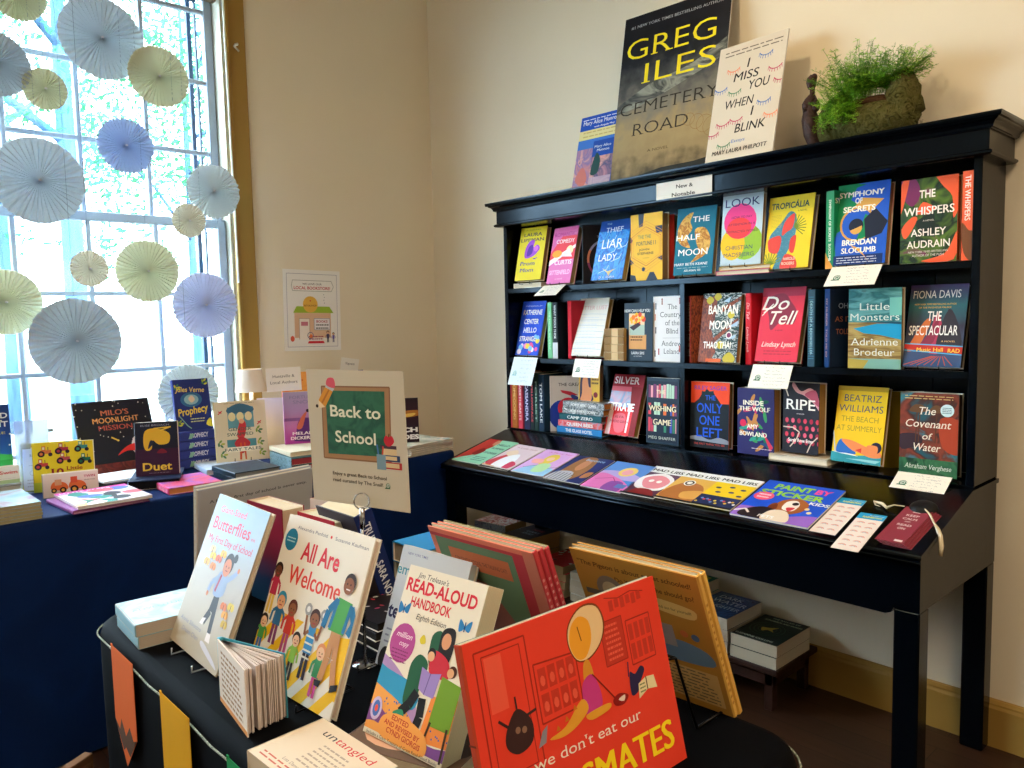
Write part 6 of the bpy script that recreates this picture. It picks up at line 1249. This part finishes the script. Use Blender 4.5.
def a_read(p):
    p.rect(0, 0, 1, 1, 'e6dfce')
    p.blob([(-.1, .44), (.15, .42), (.5, .28), (.62, .12), (.5, .02), (-.1, .2)], 'a98ac0'); p.blob([(-.1, .40), (.1, .38), (.5, .34), (.52, .22), (.2, .22), (-.1, .28)], '2f93c0'); p.blob([(-.1, .27), (.15, .26), (.45, .20), (.6, .10), (.4, .0), (-.1, .05)], 'e8a050')
    for i in range(26): p.disc(.02+.46*rnd.random(), .10+.13*rnd.random(), .009, '3a62a8', n=6, up=(i == 0))
    p.blob([(-.1, .13), (.1, .17), (.3, .12), (.5, .14), (.8, .08), (1.1, .1), (1.1, -.02), (.7, .03), (.4, .05), (.1, .08), (-.1, .05)], '7a4a92'); p.poly([(.7, .33), (1, .36), (1, .1), (.66, .08)], 'e88a40')
    for i in range(16): p.disc(.72+.28*rnd.random(), .10+.22*rnd.random(), .009, '3a62a8', n=6, up=(i == 0))
    p.rect(0, -.02, 1, .03, 'e0d8c4'); p.text("Jim Trelease's", .34, .935, .035, '3a3a40', .40, .0, rot=-1, shear=.2); p.text('READ-ALOUD', .48, .85, .078, 'd3263c', .90, .03); p.text('HANDBOOK', .40, .765, .06, 'd3263c', .52, .022); p.text('Eighth Edition', .45, .70, .035, '3a3a40', .38, .0, shear=.2)
    p.disc(.18, .545, .16, 'b0458f', .175); p.text('million', .18, .575, .035, 'f4dcec', .2, .004, shear=.3); p.text('copy', .2, .53, .03, 'f4dcec', .12, .004, shear=.3); p.lines(.07, .29, .44, .50, 4, '7a2a62', .35)
    for (u, v) in [(.08, .735), (.86, .74)]:
        p.blob([(u, v), (u-.07, v+.04), (u-.06, v-.03)], '2a7ec0'); p.blob([(u, v), (u+.07, v+.045), (u+.06, v-.02)], '2a7ec0', up=False); p.line([(u, v-.025), (u, v+.03)], .012, '1a4a80')
    p.blob([(.38, .60), (.42, .63), (.46, .59), (.41, .575)], 'd8c83a')
    # reader family on a green chair
    p.blob([(.52, .64), (.62, .68), (.66, .60), (.64, .46), (.55, .50)], '1f5a3c'); p.blob([(.36, .46), (.44, .52), (.56, .48), (.54, .36), (.50, .22), (.38, .24), (.36, .36)], '1f5a3c')
    p.blob([(.62, .66), (.68, .71), (.78, .70), (.80, .58), (.76, .50), (.66, .50)], '1a1416'); p.disc(.70, .635, .055, 'd89a72', .07); p.blob([(.58, .56), (.70, .56), (.80, .52), (.82, .44), (.60, .44)], 'c8283c'); p.disc(.57, .545, .05, '1a1416'); p.disc(.57, .53, .042, 'e0aa80')
    p.poly([(.50, .46), (.62, .44), (.74, .46), (.72, .32), (.60, .32), (.52, .34)], '9a84c8'); p.line([(.62, .44), (.60, .32)], .008, '5a4a8a'); p.disc(.86, .49, .05, '4a2a1c'); p.disc(.84, .48, .04, 'e0aa80')
    p.line([(.52, .32), (.46, .24), (.38, .18)], .09, '16171c'); p.line([(.60, .30), (.62, .20), (.60, .12)], .09, '16171c'); p.blob([(.30, .17), (.40, .20), (.44, .16), (.34, .14)], '2f8a6a'); p.blob([(.52, .10), (.62, .13), (.66, .09), (.56, .07)], '2f8a6a')
    p.poly([(.76, .45), (1, .43), (.99, .18), (.74, .18)], '6f9a2a'); p.line([(.76, .20), (.72, .05)], .025, '3a2a1c'); p.line([(.96, .20), (.97, .02)], .025, '3a2a1c')
    p.disc(.09, .15, .07, 'c8b8e0', .10); p.disc(.09, .15, .045, '4a6ab8', .07); p.disc(.09, .15, .02, 'e0503a', .03)
    p.blob([(.2, .13), (.42, .17), (.74, .12), (.78, .02), (.5, .01), (.2, .03)], 'e8a050')
    p.text('EDITED', .42, .125, .028, 'b8322a', .22, .02, rot=-4); p.text('AND REVISED BY', .46, .085, .028, 'b8322a', .46, .02, rot=-4); p.text('CYNDI GIORGIS', .5, .045, .03, 'b8322a', .44, .02, rot=-4); p.text('Includes a Giant Treasury of Great Read-Aloud Books', .5, .006, .018, '3a3a40', .9)
def a_red(pg):
    p = Page(pg.mb, pg.o+pg.ey*(.08*pg.h), pg.ex, pg.ey, .94*pg.w, .93*pg.h)
    D = 'c03424'; LN = '9a2418'
    p.line([(.05, .93), (.29, .93), (.29, .28), (.05, .28), (.05, .93)], .006, LN); p.line([(.08, .90), (.26, .90), (.26, .31), (.08, .31), (.08, .90)], .004, LN); p.rect(.09, .62, .17, .89, 'ea5a44')
    p.line([(.31, .77), (.53, .75), (.53, .47), (.31, .47), (.31, .77)], .006, LN)
    for r_ in range(2):
        for c in range(4): p.rect(.325+.05*c, .50+.13*r_, .365+.05*c, .61+.13*r_, D, up=(c+r_ == 0)); 
    for r_ in range(2):
        for c in range(4): p.disc(.345+.05*c, .545+.13*r_, .013, 'e05a44', .02, n=8, up=(c+r_ == 0))
    p.rect(.69, .60, .82, .84, D); p.line([(.69, .60), (.69, .84), (.82, .84), (.82, .60), (.69, .60)], .004, LN); p.lines(.71, .80, .63, .81, 7, 'e4604a', .45)
    p.line([(.84, .55), (.99, .55), (.99, .80), (.84, .80), (.84, .55)], .005, LN)
    for r_ in range(2):
        for c in range(4): p.rect(.85+.036*c, .575+.11*r_, .875+.036*c, .665+.11*r_, D, up=(c+r_ == 0))
    p.line([(.74, .965), (.82, .94), (.90, .955), (.98, .93)], .004, LN)
    for i in range(6): p.rect(.76+.035*i, .88+.012*(i % 2), .785+.035*i, .94, D, up=(i == 0))
    # plain rounded yellow figure shape with a pink body patch
    p.blob([(.50, .80), (.52, .90), (.60, .97), (.69, .95), (.72, .84), (.68, .74), (.60, .68), (.53, .70)], '7a3a14'); p.blob([(.505, .80), (.525, .895), (.60, .96), (.685, .94), (.71, .84), (.675, .745), (.60, .69), (.535, .705)], 'e8c898'); p.blob([(.51, .79), (.53, .88), (.58, .92), (.63, .88), (.63, .78), (.585, .70), (.535, .71)], 'eaa22c'); p.line([(.565, .87), (.575, .79)], .005, '7a4a14')
    p.blob([(.56, .66), (.595, .68), (.61, .58), (.60, .48), (.55, .50)], 'd8922c'); p.blob([(.545, .58), (.60, .60), (.63, .50), (.62, .415), (.54, .41), (.53, .50)], 'c8388a'); p.blob([(.33, .385), (.42, .41), (.52, .50), (.55, .44), (.48, .385), (.40, .365)], 'e0a030')
    for u, v in [(.38, .405), (.43, .43), (.48, .465)]: p.poly([(u-.012, v), (u, v+.028), (u+.012, v)], 'c8741c')
    p.blob([(.53, .41), (.60, .42), (.67, .415), (.66, .385), (.56, .375)], 'e0a030'); p.line([(.60, .60), (.66, .50), (.70, .43)], .006, '7a1c14'); p.blob([(.69, .42), (.73, .44), (.78, .41), (.75, .375), (.70, .385)], '8a1414'); p.blob([(.72, .41), (.76, .42), (.75, .39)], 'e8d8d0')
    p.blob([(.14, .52), (.20, .60), (.26, .52), (.25, .42), (.18, .39), (.13, .44)], '3a2426'); p.line([(.11, .58), (.16, .52)], .01, '3a2426'); p.line([(.24, .55), (.29, .56)], .01, '3a2426'); p.line([(.20, .60), (.20, .66)], .008, '3a2426'); p.disc(.19, .50, .012, '8a6a5a'); p.disc(.22, .49, .012, '8a6a5a')
    p.blob([(.80, .40), (.81, .52), (.84, .50), (.88, .53), (.90, .50), (.86, .44), (.84, .40)], '2c2450'); p.line([(.80, .50), (.81, .58)], .006, '2c2450'); p.poly([(.84, .36), (.90, .39), (.96, .375), (.95, .45), (.90, .46), (.85, .44)], 'e8dcb0'); p.line([(.90, .39), (.90, .46)], .006, '4a3a2a'); p.lines(.855, .89, .39, .43, 3, '5a7a4a', .4); p.poly([(.27, .37), (.30, .44), (.33, .46), (.31, .38)], '8a8a9a')
    pg.k = p.k; pg.text("we don't eat our", .50, .325, .055, 'f6ece0', .56, .0, serif=True, rot=-1); pg.text('CLASSMATES', .51, .11, .15, 'f6d81c', .86, .03, rot=-1)
def a_coral(p):
    p.rect(.05, .0, .80, .94, '6f8f70'); p.poly([(.80, .94), (.90, .94), (.90, .0), (.80, 0)], 'c8404a'); p.rect(0, .94, .9, .965, 'c8404a'); p.rect(.90, 0, 1, 1, 'd8806a'); p.rect(.16, .74, .74, .88, 'd0744c'); p.text('CONGRATULATIONS, THE TALKING CAT!', .45, .79, .03, '8a4a3a', .5, .008)
    p.poly([(.0, .72), (.45, .66), (.7, .30), (.7, 0), (0, 0)], 'a0645a')
def a_pig(p):
    p.text('"The Pigeon is about to', .33, .90, .035, '5a3a1c', .58, .012); p.text('get schooled!', .78, .905, .035, '5a3a1c', .30, .012); p.text('Do YOU think he should go?', .63, .82, .035, '5a3a1c', .60, .012)
    p.blob([(.58, .74), (.62, .78), (.88, .76), (.92, .72), (.86, .68), (.60, .70)], 'e8c880'); p.text('Find out for yourself!', .75, .715, .022, '6a4a20', .26)
    p.disc(.27, .74, .12, '8a8078', .13); p.disc(.27, .74, .075, 'c8b89a', .08); p.rect(.04, .68, .24, .72, '6a6460')
    p.blob([(.56, .42), (.70, .50), (.92, .46), (.94, .36), (.60, .34)], '6f8fb8'); p.rect(.60, .44, .70, .60, 'a8a0a8'); p.disc(.78, .56, .03, 'd87a4a'); p.disc(.86, .55, .03, '5a7ab0'); p.rect(.35, .05, .95, .30, 'd8b070'); p.lines(.38, .93, .07, .28, 9, '7a6a4a', .35)
def a_abook(p): p.text("A book's first day of school is never easy.", .52, .86, .028, '3a3a42', .84, .01, serif=True, rot=0); p.lines(.3, .8, .1, .2, 2, 'a8a8a8', .4)
def strip_spk(p):
    for i in range(12): p.disc(.5, .05+.08*i, .3, 'a89888', n=6, up=(i == 0))
bks = []
bks.append(book('picture_book', 'pale blue and cream picture book with a running child and pink butterfly title', GF, (.479, 1.351, F+.009), -91.4, 23, .221, .273, .011, 'b0a898', '9aa0a8', art=a_butter, page='d8c8b0'))
easel(.479, 1.351, F, -91.4, 23, .14, 'pale wire easel under the pink butterfly title picture book', mat=C('c8d4dc', .3, .6), hx=.05, group='wire easels on the front table')
bks.append(book('picture_book', 'white picture book with red title and children crossing yellow stripes', GF, (.533, 1.112, F+.004), -86.6, 20.5, .246, .266, .013, 'e4ddd0', 'd8ccc0', art=a_allare, page='cdb8a8'))
easel(.533, 1.112, F, -86.6, 20.5, .15, 'wire easel behind the red-titled children crossing picture book', hx=.06, group='wire easels on the front table')
bks.append(book('paperback_book', 'thick cream paperback with large red capitals and a reading family', GF, (.548, .822, F+.026), -83.3, 25, .150, .228, .033, 'e6dfce', 'd8c8a8', art=a_read, page='e2cfae', hard=False))
def a_emr(p): p.text('NEW YORK TIMES', .26, .93, .022, '6a6a9a', .3, .004); p.text('emr', .14, .76, .09, '3a8a9a', .26, .008); p.text('te', .1, .40, .12, '2a2a50', .16, .03); p.lines(.06, .9, .2, .3, 3, '8a8a9a', .3); p.disc(.12, .06, .08, '201c1c', .12)
book('picture_book', 'grey-white book half hidden behind the thick red-capitals paperback', GF, (.696, 1.017, F+.009), -85, 20.8, .168, .200, .020, 'c4c8cc', 'b8bcc4', art=a_emr, page='cfe0e0')
easel(.680, 1.050, F, -85, 20.8, .17, 'black wire easel beside the half-hidden grey-white book', hx=.055, group='wire easels on the front table')
book('picture_book', 'large bright red picture book with yellow capitals at the front of the table', GF, (.668, .580, F), -1.5, 13.4, .326, .238, .013, 'e23e2a', 'b8442c', art=a_red, sart=lambda p: (p.lines(.3, .7, .05, .4, 10, '5a2a1c', .4), p.rect(0, .55, 1, .56, '6a2a1c')), page='7f948a', back='4a7068')
easel(.668, .585, F, -1.5, 13.4, .13, 'wire easel behind the large bright red picture book', hx=.08, group='wire easels on the front table')
for i, (l, c, sc) in enumerate([('coral picture book with a green panel, nearest of three leaning together', 'e8806a', 'd04a50'), ('coral picture book, middle of three leaning together', 'e8806a', 'c8404a'), ('olive-edged picture book, farthest of three leaning together', '8f8a60', 'c8404a')]):
    o = book('picture_book', l, 'three coral picture books leaning together', (.858+.0125*i, .925, F), -87.4, -20.4, .239, .255, .0115, c, sc, None if i < 2 else '8f8a60', a_coral if i == 0 else None, lambda p: p.lines(.3, .7, .2, .8, 14, 'e8a0a0', .4), 'c8a888', side='R')
for i, l in enumerate(['mustard picture book showing its back cover, nearer of two on the black easel', 'mustard picture book, farther of two on the black easel']):
    book('picture_book', l, 'two mustard picture books leaning together', (.957+.0120*i, .694-.0*i, F), -86.1, -24.3, .217, .257, .011, 'c08a3c', 'd8a850', None, a_pig if i == 0 else None, (lambda p: p.lines(.3, .7, .1, .8, 16, 'a8701c', .4)) if i == 0 else None, 'e8d8b0', side='R')
# easel seen from behind the mustard books
q = MB(); BLK = C('101012', .3, .4)
q.tube([(.835, .622, F+.115), (.885, .632, F+.10), (.90, .607, F+.002)], .0022, BLK); q.tube([(.835, .702, F+.115), (.885, .692, F+.10), (.90, .717, F+.002)], .0022, BLK); q.tube([(.90, .607, F+.002), (.965, .607, F+.002), (.975, .607, F+.012)], .0022, BLK); q.tube([(.90, .717, F+.002), (.965, .717, F+.002), (.975, .717, F+.012)], .0022, BLK); q.tube([(.885, .632, F+.10), (.885, .692, F+.10)], .0022, BLK)
q.tube([(.876, .65, F+.108), (.868, .667, F+.112)], .006, C('b8b8bc', .2, 1.), 8)
tag(q.build('book_easel'), 'black metal easel holding up the two mustard picture books', 'easel')
for i in range(2):
    book('picture_book', ['grey-white storybook with small serif line, nearer copy at the far end of the front table', 'grey-white storybook, farther copy at the far end of the front table'][i], 'pair of grey-white storybooks', (.752+.004*i, 1.676+.0135*i, F), 9.0, -5, .296, .237+.004*i, .0125, 'a4a6aa', 'a89f94', None, a_abook if i == 0 else None, strip_spk if i == 0 else None, 'a8a090')
# upright novels with their page tops showing
book('hardcover_book', 'thick novel with a crimson to blue jacket standing beside the butterfly picture book', GF, (.702, 1.522, F), -86, 0, .140, .208, .052, gradient(['1a4a78', '1f3f78', '7a1f40', '9a1c3c', '8a1a38'], .21), art=None, page='e4d2b4')
book('hardcover_book', 'thick novel with a red jacket behind the children crossing picture book', GF, (.735, 1.382, F), -86, 2, .130, .200, .048, 'b8182e', page='ece2c8')
book('hardcover_book', 'slim white hardcover with a red stripe wedged between the upright novels', GF, (.812, 1.450, F), -75, 2, .13, .205, .014, 'e4dcd8', 'c82a3c', page='d8ccc0')
book('hardcover_book', 'navy novel with white spine lettering leaning beside the chrome sign stand', GF, (.828, 1.335, F), -90, -18, .145, .226, .040, '3a3440', '1a2c6a', None, None, lambda p: (p.rect(0, 0, 1, 1, '182a66'), p.text('TRUE BIZ   SARA NOVIC', .3, .5, .42*p.w/p.h, 'dfe4f0', .8*p.h/p.w, .02, rot=-90)), 'e2d2b0', side='R')
lie('picture_book', 'yellow green softcover at the bottom of the small pile behind the chrome stand', GF, .934, 1.272, F, -88, .112, .098, .035, front='b8c04a', page='c8cc8a', hard=False)
lie('hardcover_book', 'cream-paged hardcover in the middle of the small pile behind the chrome stand', GF, .934, 1.272, F+.035, -90, .110, .096, .055, front='c8b890', page='e0d0a0')
lie('hardcover_book', 'bright blue hardcover on top of the small pile behind the chrome stand', GF, .932, 1.274, F+.090, -89, .108, .094, .042, front='2a8ac8', page='b8a890')
def a_spark(p):
    for i in range(14): p.disc(rnd.random(), rnd.random(), .05, rnd.choice(['e8e8e8', 'd84a7a', 'c83a4a', 'f4f0f0']), .02, n=5, rot=rnd.random()*90)
pile('hardcover_book', lambda w_: 'black sparkle-patterned hardcover, '+w_+' in the low pile beside the chrome stand', 'low pile of black sparkle-patterned hardcovers', 3, .775, 1.205, F, -90, .125, .105, .0175, 3, front='1c181c', art=a_spark, page='3a3430')
# stand with sign
st = empty('sign_stand', (.686, 1.124, F), label='chrome sign stand with a round base and ring clip on the front table', cat='sign stand')
q = MB(); q.lathe([(0, .006), (.006, .0058), (.016, .004), (.0215, .0015), (.0225, 0), (0, 0)], C('a8aaae', .15, 1.), 28); q.build('base', st)
q = MB(); q.tube([(0, 0, .005), (.003, -.003, .267)], .0028, C('8a8c90', .18, 1.), 10); q.tube([(.003, -.003, .235), (.003, -.003, .270)], .0045, C('a8aaae', .15, 1.), 12); PO = q.build('pole', st)
q = MB(); e2 = Vector((.853, -.522, 0)); q.tube([Vector((.003, -.003, .281))+e2*.0125*math.cos(t*PI/14)+Vector((0, 0, .0135*math.sin(t*PI/14))) for t in range(29)], .0011, C('a8aaae', .15, 1.), 8); q.build('ring_clip', PO)
def a_back(p):
    p.disc(.10, .725, .014, '2a2420'); p.poly([(.16, .875), (.86, .885), (.84, .345), (.145, .335)], 'a8805c'); p.poly([(.20, .845), (.81, .855), (.79, .385), (.195, .37)], mottled(['2c6450', '357058', '24584a', '2f6a56'], 24, .5, 1)) ; p.line([(.16, .875), (.86, .885), (.84, .345), (.145, .335), (.16, .875)], .012, '8a6448')
    p.text('Back to', .50, .655, .088, 'e8ead8', .52, .018); p.text('School', .49, .465, .088, 'e8ead8', .42, .018)
    p.poly([(.12, .77), (.19, .72), (.28, .84), (.20, .87)], 'd89434'); p.poly([(.15, .755), (.165, .745), (.25, .85), (.235, .855)], 'b8742a'); p.poly([(.20, .87), (.28, .84), (.30, .86), (.215, .89)], 'b8bcc0'); p.blob([(.215, .885), (.23, .935), (.29, .94), (.31, .90), (.295, .865)], 'd8586c'); p.poly([(.12, .77), (.19, .72), (.125, .71)], 'e8d0a8')
    p.rect(.74, .44, .90, .47, '4a3a4a'); p.rect(.76, .40, .90, .445, 'dcc49a'); p.rect(.74, .355, .93, .40, '2a4478'); p.rect(.76, .365, .90, .392, 'dcc49a'); p.rect(.74, .30, .945, .35, 'b8323c'); p.rect(.76, .31, .92, .342, 'dcc49a')
    p.blob([(.78, .505), (.80, .54), (.83, .53), (.86, .54), (.88, .50), (.84, .465), (.80, .47)], 'c8283c'); p.line([(.83, .53), (.835, .555)], .01, '5a3a1c'); p.rect(.70, .29, .79, .40, '7a9ab0'); p.line([(.72, .40), (.71, .47)], .015, '4a7ac0'); p.line([(.76, .40), (.77, .46)], .015, 'c8483a')
    p.text('Enjoy a great Back to School', .51, .215, .026, '3a3632', .56, .012); p.text('read curated by The Snail!', .49, .165, .026, '3a3632', .52, .012); p.snail(.80, .175, .022)
e3 = Vector((.259, -.966, 0)); n3 = Vector((-.966, -.259, 0)); c3 = Vector((.6955, 1.137, .990))
TL_, TR_, BL_ = c3-e3*.109+Vector((0, 0, .230))+n3*.006, c3+e3*.109+Vector((0, 0, .230))+n3*.006, c3-e3*.109
sheet('back_to_school_sign', 'cream Back to School sign with a chalkboard drawing held by the chrome ring stand', 'sign', TL_, TR_, BL_, a_back, 'cbc3b2', .0012)
# little pile and fanned book
def a_mini(p): p.rect(.02, .02, .98, .98, mottled(['78a4b8', '94b4c0', 'b4a890', '7c9cb0'], 20, .3, 1)); p.text('ADVENTURES', .5, .5, .08, '7a98b0', .8)
pile('board_book', lambda w_: 'small square pale blue book, '+w_+' of the pair on the front table far corner', 'pair of small square pale blue books', 2, .5, 1.537, F, -3, .138, .146, .0225, 2, front='8ab0bc', art=a_mini, page='bcb0a0', hard=False)
fb = empty('fanned_mini_book', (.458, 1.16, F), label='tiny thick book standing open with its pages fanned toward the camera', cat='book', group=GF)
import mathutils
def leaf(a, b_, th, h0, h1, m, name, art=None):
    q = MB(); A, B = Vector((a[0], a[1], 0)), Vector((b_[0], b_[1], 0)); d = (B-A); L_ = d.length; d.normalize(); n = Vector((-d.y, d.x, 0))
    P = [A-n*th/2, B-n*th/2, B+n*th/2, A+n*th/2]
    q.add([(v.x, v.y, h0) for v in P]+[(v.x, v.y, h1) for v in P], [(3, 2, 1, 0), (4, 5, 6, 7), (0, 1, 5, 4), (1, 2, 6, 5), (2, 3, 7, 6), (3, 0, 4, 7)], m)
    if art: art(Page(q, (A-n*(th/2)).to_tuple(), d, (0, 0, 1), L_, h1))
    return q.build(name, fb)
# local coords relative to (.458,1.16)
def a_minib(p): p.lines(.12, .88, .15, .85, 9, 'a07a5a', .45); p.rect(0, 0, 1, .08, 'd8945a')
leaf((.0, .015), (-.018, -.122), .002, 0, .098, C('e8dcd0'), 'back_cover', a_minib)
leaf((.008, .015), (.048, -.110), .002, 0, .098, C('3a98b0'), 'front_cover')
q = MB(); q.tube([(.004, .016, 0), (.004, .016, .098)], .005, C('3a98b0'), 8); q.build('spine', fb)
q = MB(); PGM = page_mat('e6d8d0'); r = random.Random(3)
for i in range(26):
    t = (i+.7)/27; g = r.uniform(-.012, .012); tx = -.018+.066*t; A = Vector((.004, .010, 0)); B = Vector((tx+g*.3+.001, -.118+.008*t+r.uniform(-.002, .002), 0)); d = (B-A).normalized(); n = Vector((-d.y, d.x, 0))*.0006
    P = [A-n, B-n, B+n, A+n]; q.add([(v.x, v.y, .002) for v in P]+[(v.x, v.y, .096) for v in P], [(3, 2, 1, 0), (4, 5, 6, 7), (0, 1, 5, 4), (1, 2, 6, 5), (2, 3, 7, 6), (3, 0, 4, 7)], PGM)
q.build('fanned_pages', fb)
def a_unt(p):
    p.text('un', .30, .78, .12, '3a3a42', .16, .0, serif=False); p.text('tangled', .62, .78, .12, 'd0303c', .46, .0); p.lines(.38, .75, .3, .66, 6, 'b0a090', .35); p.lines(.1, .8, .08, .14, 2, 'c86a5a', .35); p.text('Lisa Damour, Ph.D.', .5, .19, .05, '8a8078', .4)
    p.blob([(.82, .5), (.95, .6), (1.02, .4), (.9, .3)], '8a5ab0')
lie('paperback_book', 'cream paperback with red and grey lowercase title lying at the table edge', GF, .462, .872, F, -88, .175, .112, .030, front='e4d4bc', art=a_unt, page='d8c4a8', hard=False)
def a_face(p): p.blob([(.05, .9), (.5, 1), (.75, .8), (.8, .4), (.5, .1), (.1, .2)], 'd8a888'); p.blob([(.5, 1), (1, 1), (1, .3), (.85, .2), (.8, .6)], '2c201c'); p.blob([(.35, .42), (.5, .46), (.62, .42), (.5, .36)], 'b83a44')
lie('paperback_book', 'paperback with a close-up face photograph lying under the red-capitals paperback', GF, .615, .845, F, -70, .18, .175, .024, front='6a5648', art=a_face, page='d8c8b0', hard=False)
def a_tomato(p):
    p.text('REAL', .5, .75, .1, 'c82a3a', .6, .03)
    for i in range(14): p.disc(rnd.random(), rnd.random()*.6, .12, rnd.choice(['2f5a2a', 'c8202c', '1c2a18', '3a7a34']), n=9)
lie('magazine', 'white and red food magazine glimpsed between the red-capitals paperback and the red book', GF, .615, .690, F, -15, .14, .12, .008, front='e8e4dc', art=a_tomato, hard=False, cat='magazine')

# ================================================================ PENCIL BUNTING
q = MB(); SM = mottled(['d8dcc8', '3a5a4a', 'e8e8dc'], 300, .8)
def rim(t_, z, off=.004):
    r_ = .07; return t_
pts = []
def cornerp(cx, cy, a0, a1, z0, z1):
    for i in range(7):
        t = i/6; a = R(a0+(a1-a0)*t); pts.append((cx+.075*math.cos(a), cy+.075*math.sin(a), z0+(z1-z0)*t))
cornerp(.485, 1.645, 110, 180, .703, .700)
for y, z in [(1.58, .700), (1.50, .6975), (1.43, .700), (1.36, .697), (1.30, .700), (1.23, .696), (1.17, .699), (1.10, .695), (1.03, .699), (.97, .696), (.90, .699), (.80, .695), (.70, .698), (.60, .697)]: pts.append((.4100, y, z))
cornerp(.485, .545, 180, 270, .697, .697)
for x, z in [(.56, .692), (.65, .690), (.74, .692), (.80, .696), (.86, .696)]: pts.append((x, .470, z))
cornerp(.915, .545, 270, 360, .697, .700)
pts.append((.990, .62, .699))
q.tube(pts, .0016, SM, 6); tag(q.build('bunting_cord'), 'green and white twisted cord round the rim of the front table', 'cord')
def pennant(y0, y1, z0, z1, c, tip, lab, top_slant=0):
    """pencil-shaped paper flag hanging on the left side of the table"""
    w = y0-y1; h = z0-z1; root = MB(); m = C(c, .85, 0, .15); x = .4078
    yc = (y0+y1)/2; zs = z1+h*.34
    o_ = [(y0, z0), (y0, zs), (yc+.004, z1), (y1, zs), (y1, z0)]
    root.prism([(a, b) for a, b in o_], 0, x-.0008, x, m)
    tm = C(tip, .85, 0, .15)
    Z = [(y0, zs), (y0-w*.22, zs-.012), (y0-w*.32, zs+.012), (yc, zs-.014), (y1+w*.3, zs+.012), (y1+w*.15, zs-.008), (y1, zs), (y1+w*.36, z1+h*.12), (yc+w*.03, z1+h*.17), (y0-w*.36, z1+h*.12)]
    root.add([(x-.0012, a, b) for a, b in Z], [tuple(range(len(Z)))], tm)
    root.box(x-.0014, x+.0006, y0-.006, y0, z0-.004, z0+.002, m)
    o = root.build('pencil_pennant'); return tag(o, lab, 'pennant', 'pencil pennants on the table rim')
pennant(1.556, 1.434, .712, .498, 'd8682e', '5a4436', 'orange pencil-shaped paper pennant with a brown point, first from the left')
pennant(1.298, 1.173, .710, .490, 'd8a006', '3a3a30', 'yellow pencil-shaped paper pennant, second from the left')
pennant(1.036, .910, .708, .485, '1f8a52', '2a2a28', 'green pencil-shaped paper pennant below the cream lowercase paperback')
q = MB(); q.prism([(.90, .692), (.79, .690), (.79, .55), (.84, .46), (.90, .55)], 1, .4665, .4673, C('d8202c', .85)); q.box(.785, .795, .466, .4695, .684, .700, C('d8202c', .85))
tag(q.build('pencil_pennant'), 'red pencil-shaped paper pennant on the near end of the front table', 'pennant', 'pencil pennants on the table rim')
# brown cardboard panel standing on the floor between the tables
KB = mottled(['8a6448', '7a5840', '946c4e'], 8, .85)
q = MB(); q.bevbox(-.40, 0, -.012, .012, 0, .30, KB, .002)
for k in range(3): q.box(-.38+.13*k, -.27+.13*k, -.0135, -.012, .02, .28, KB)
o = q.build('cardboard_panel', None, (.461, 2.0, 0)); o.rotation_euler = (0, 0, R(30.5)); tag(o, 'brown cardboard panel standing on the floor between the two clothed tables', 'cardboard')
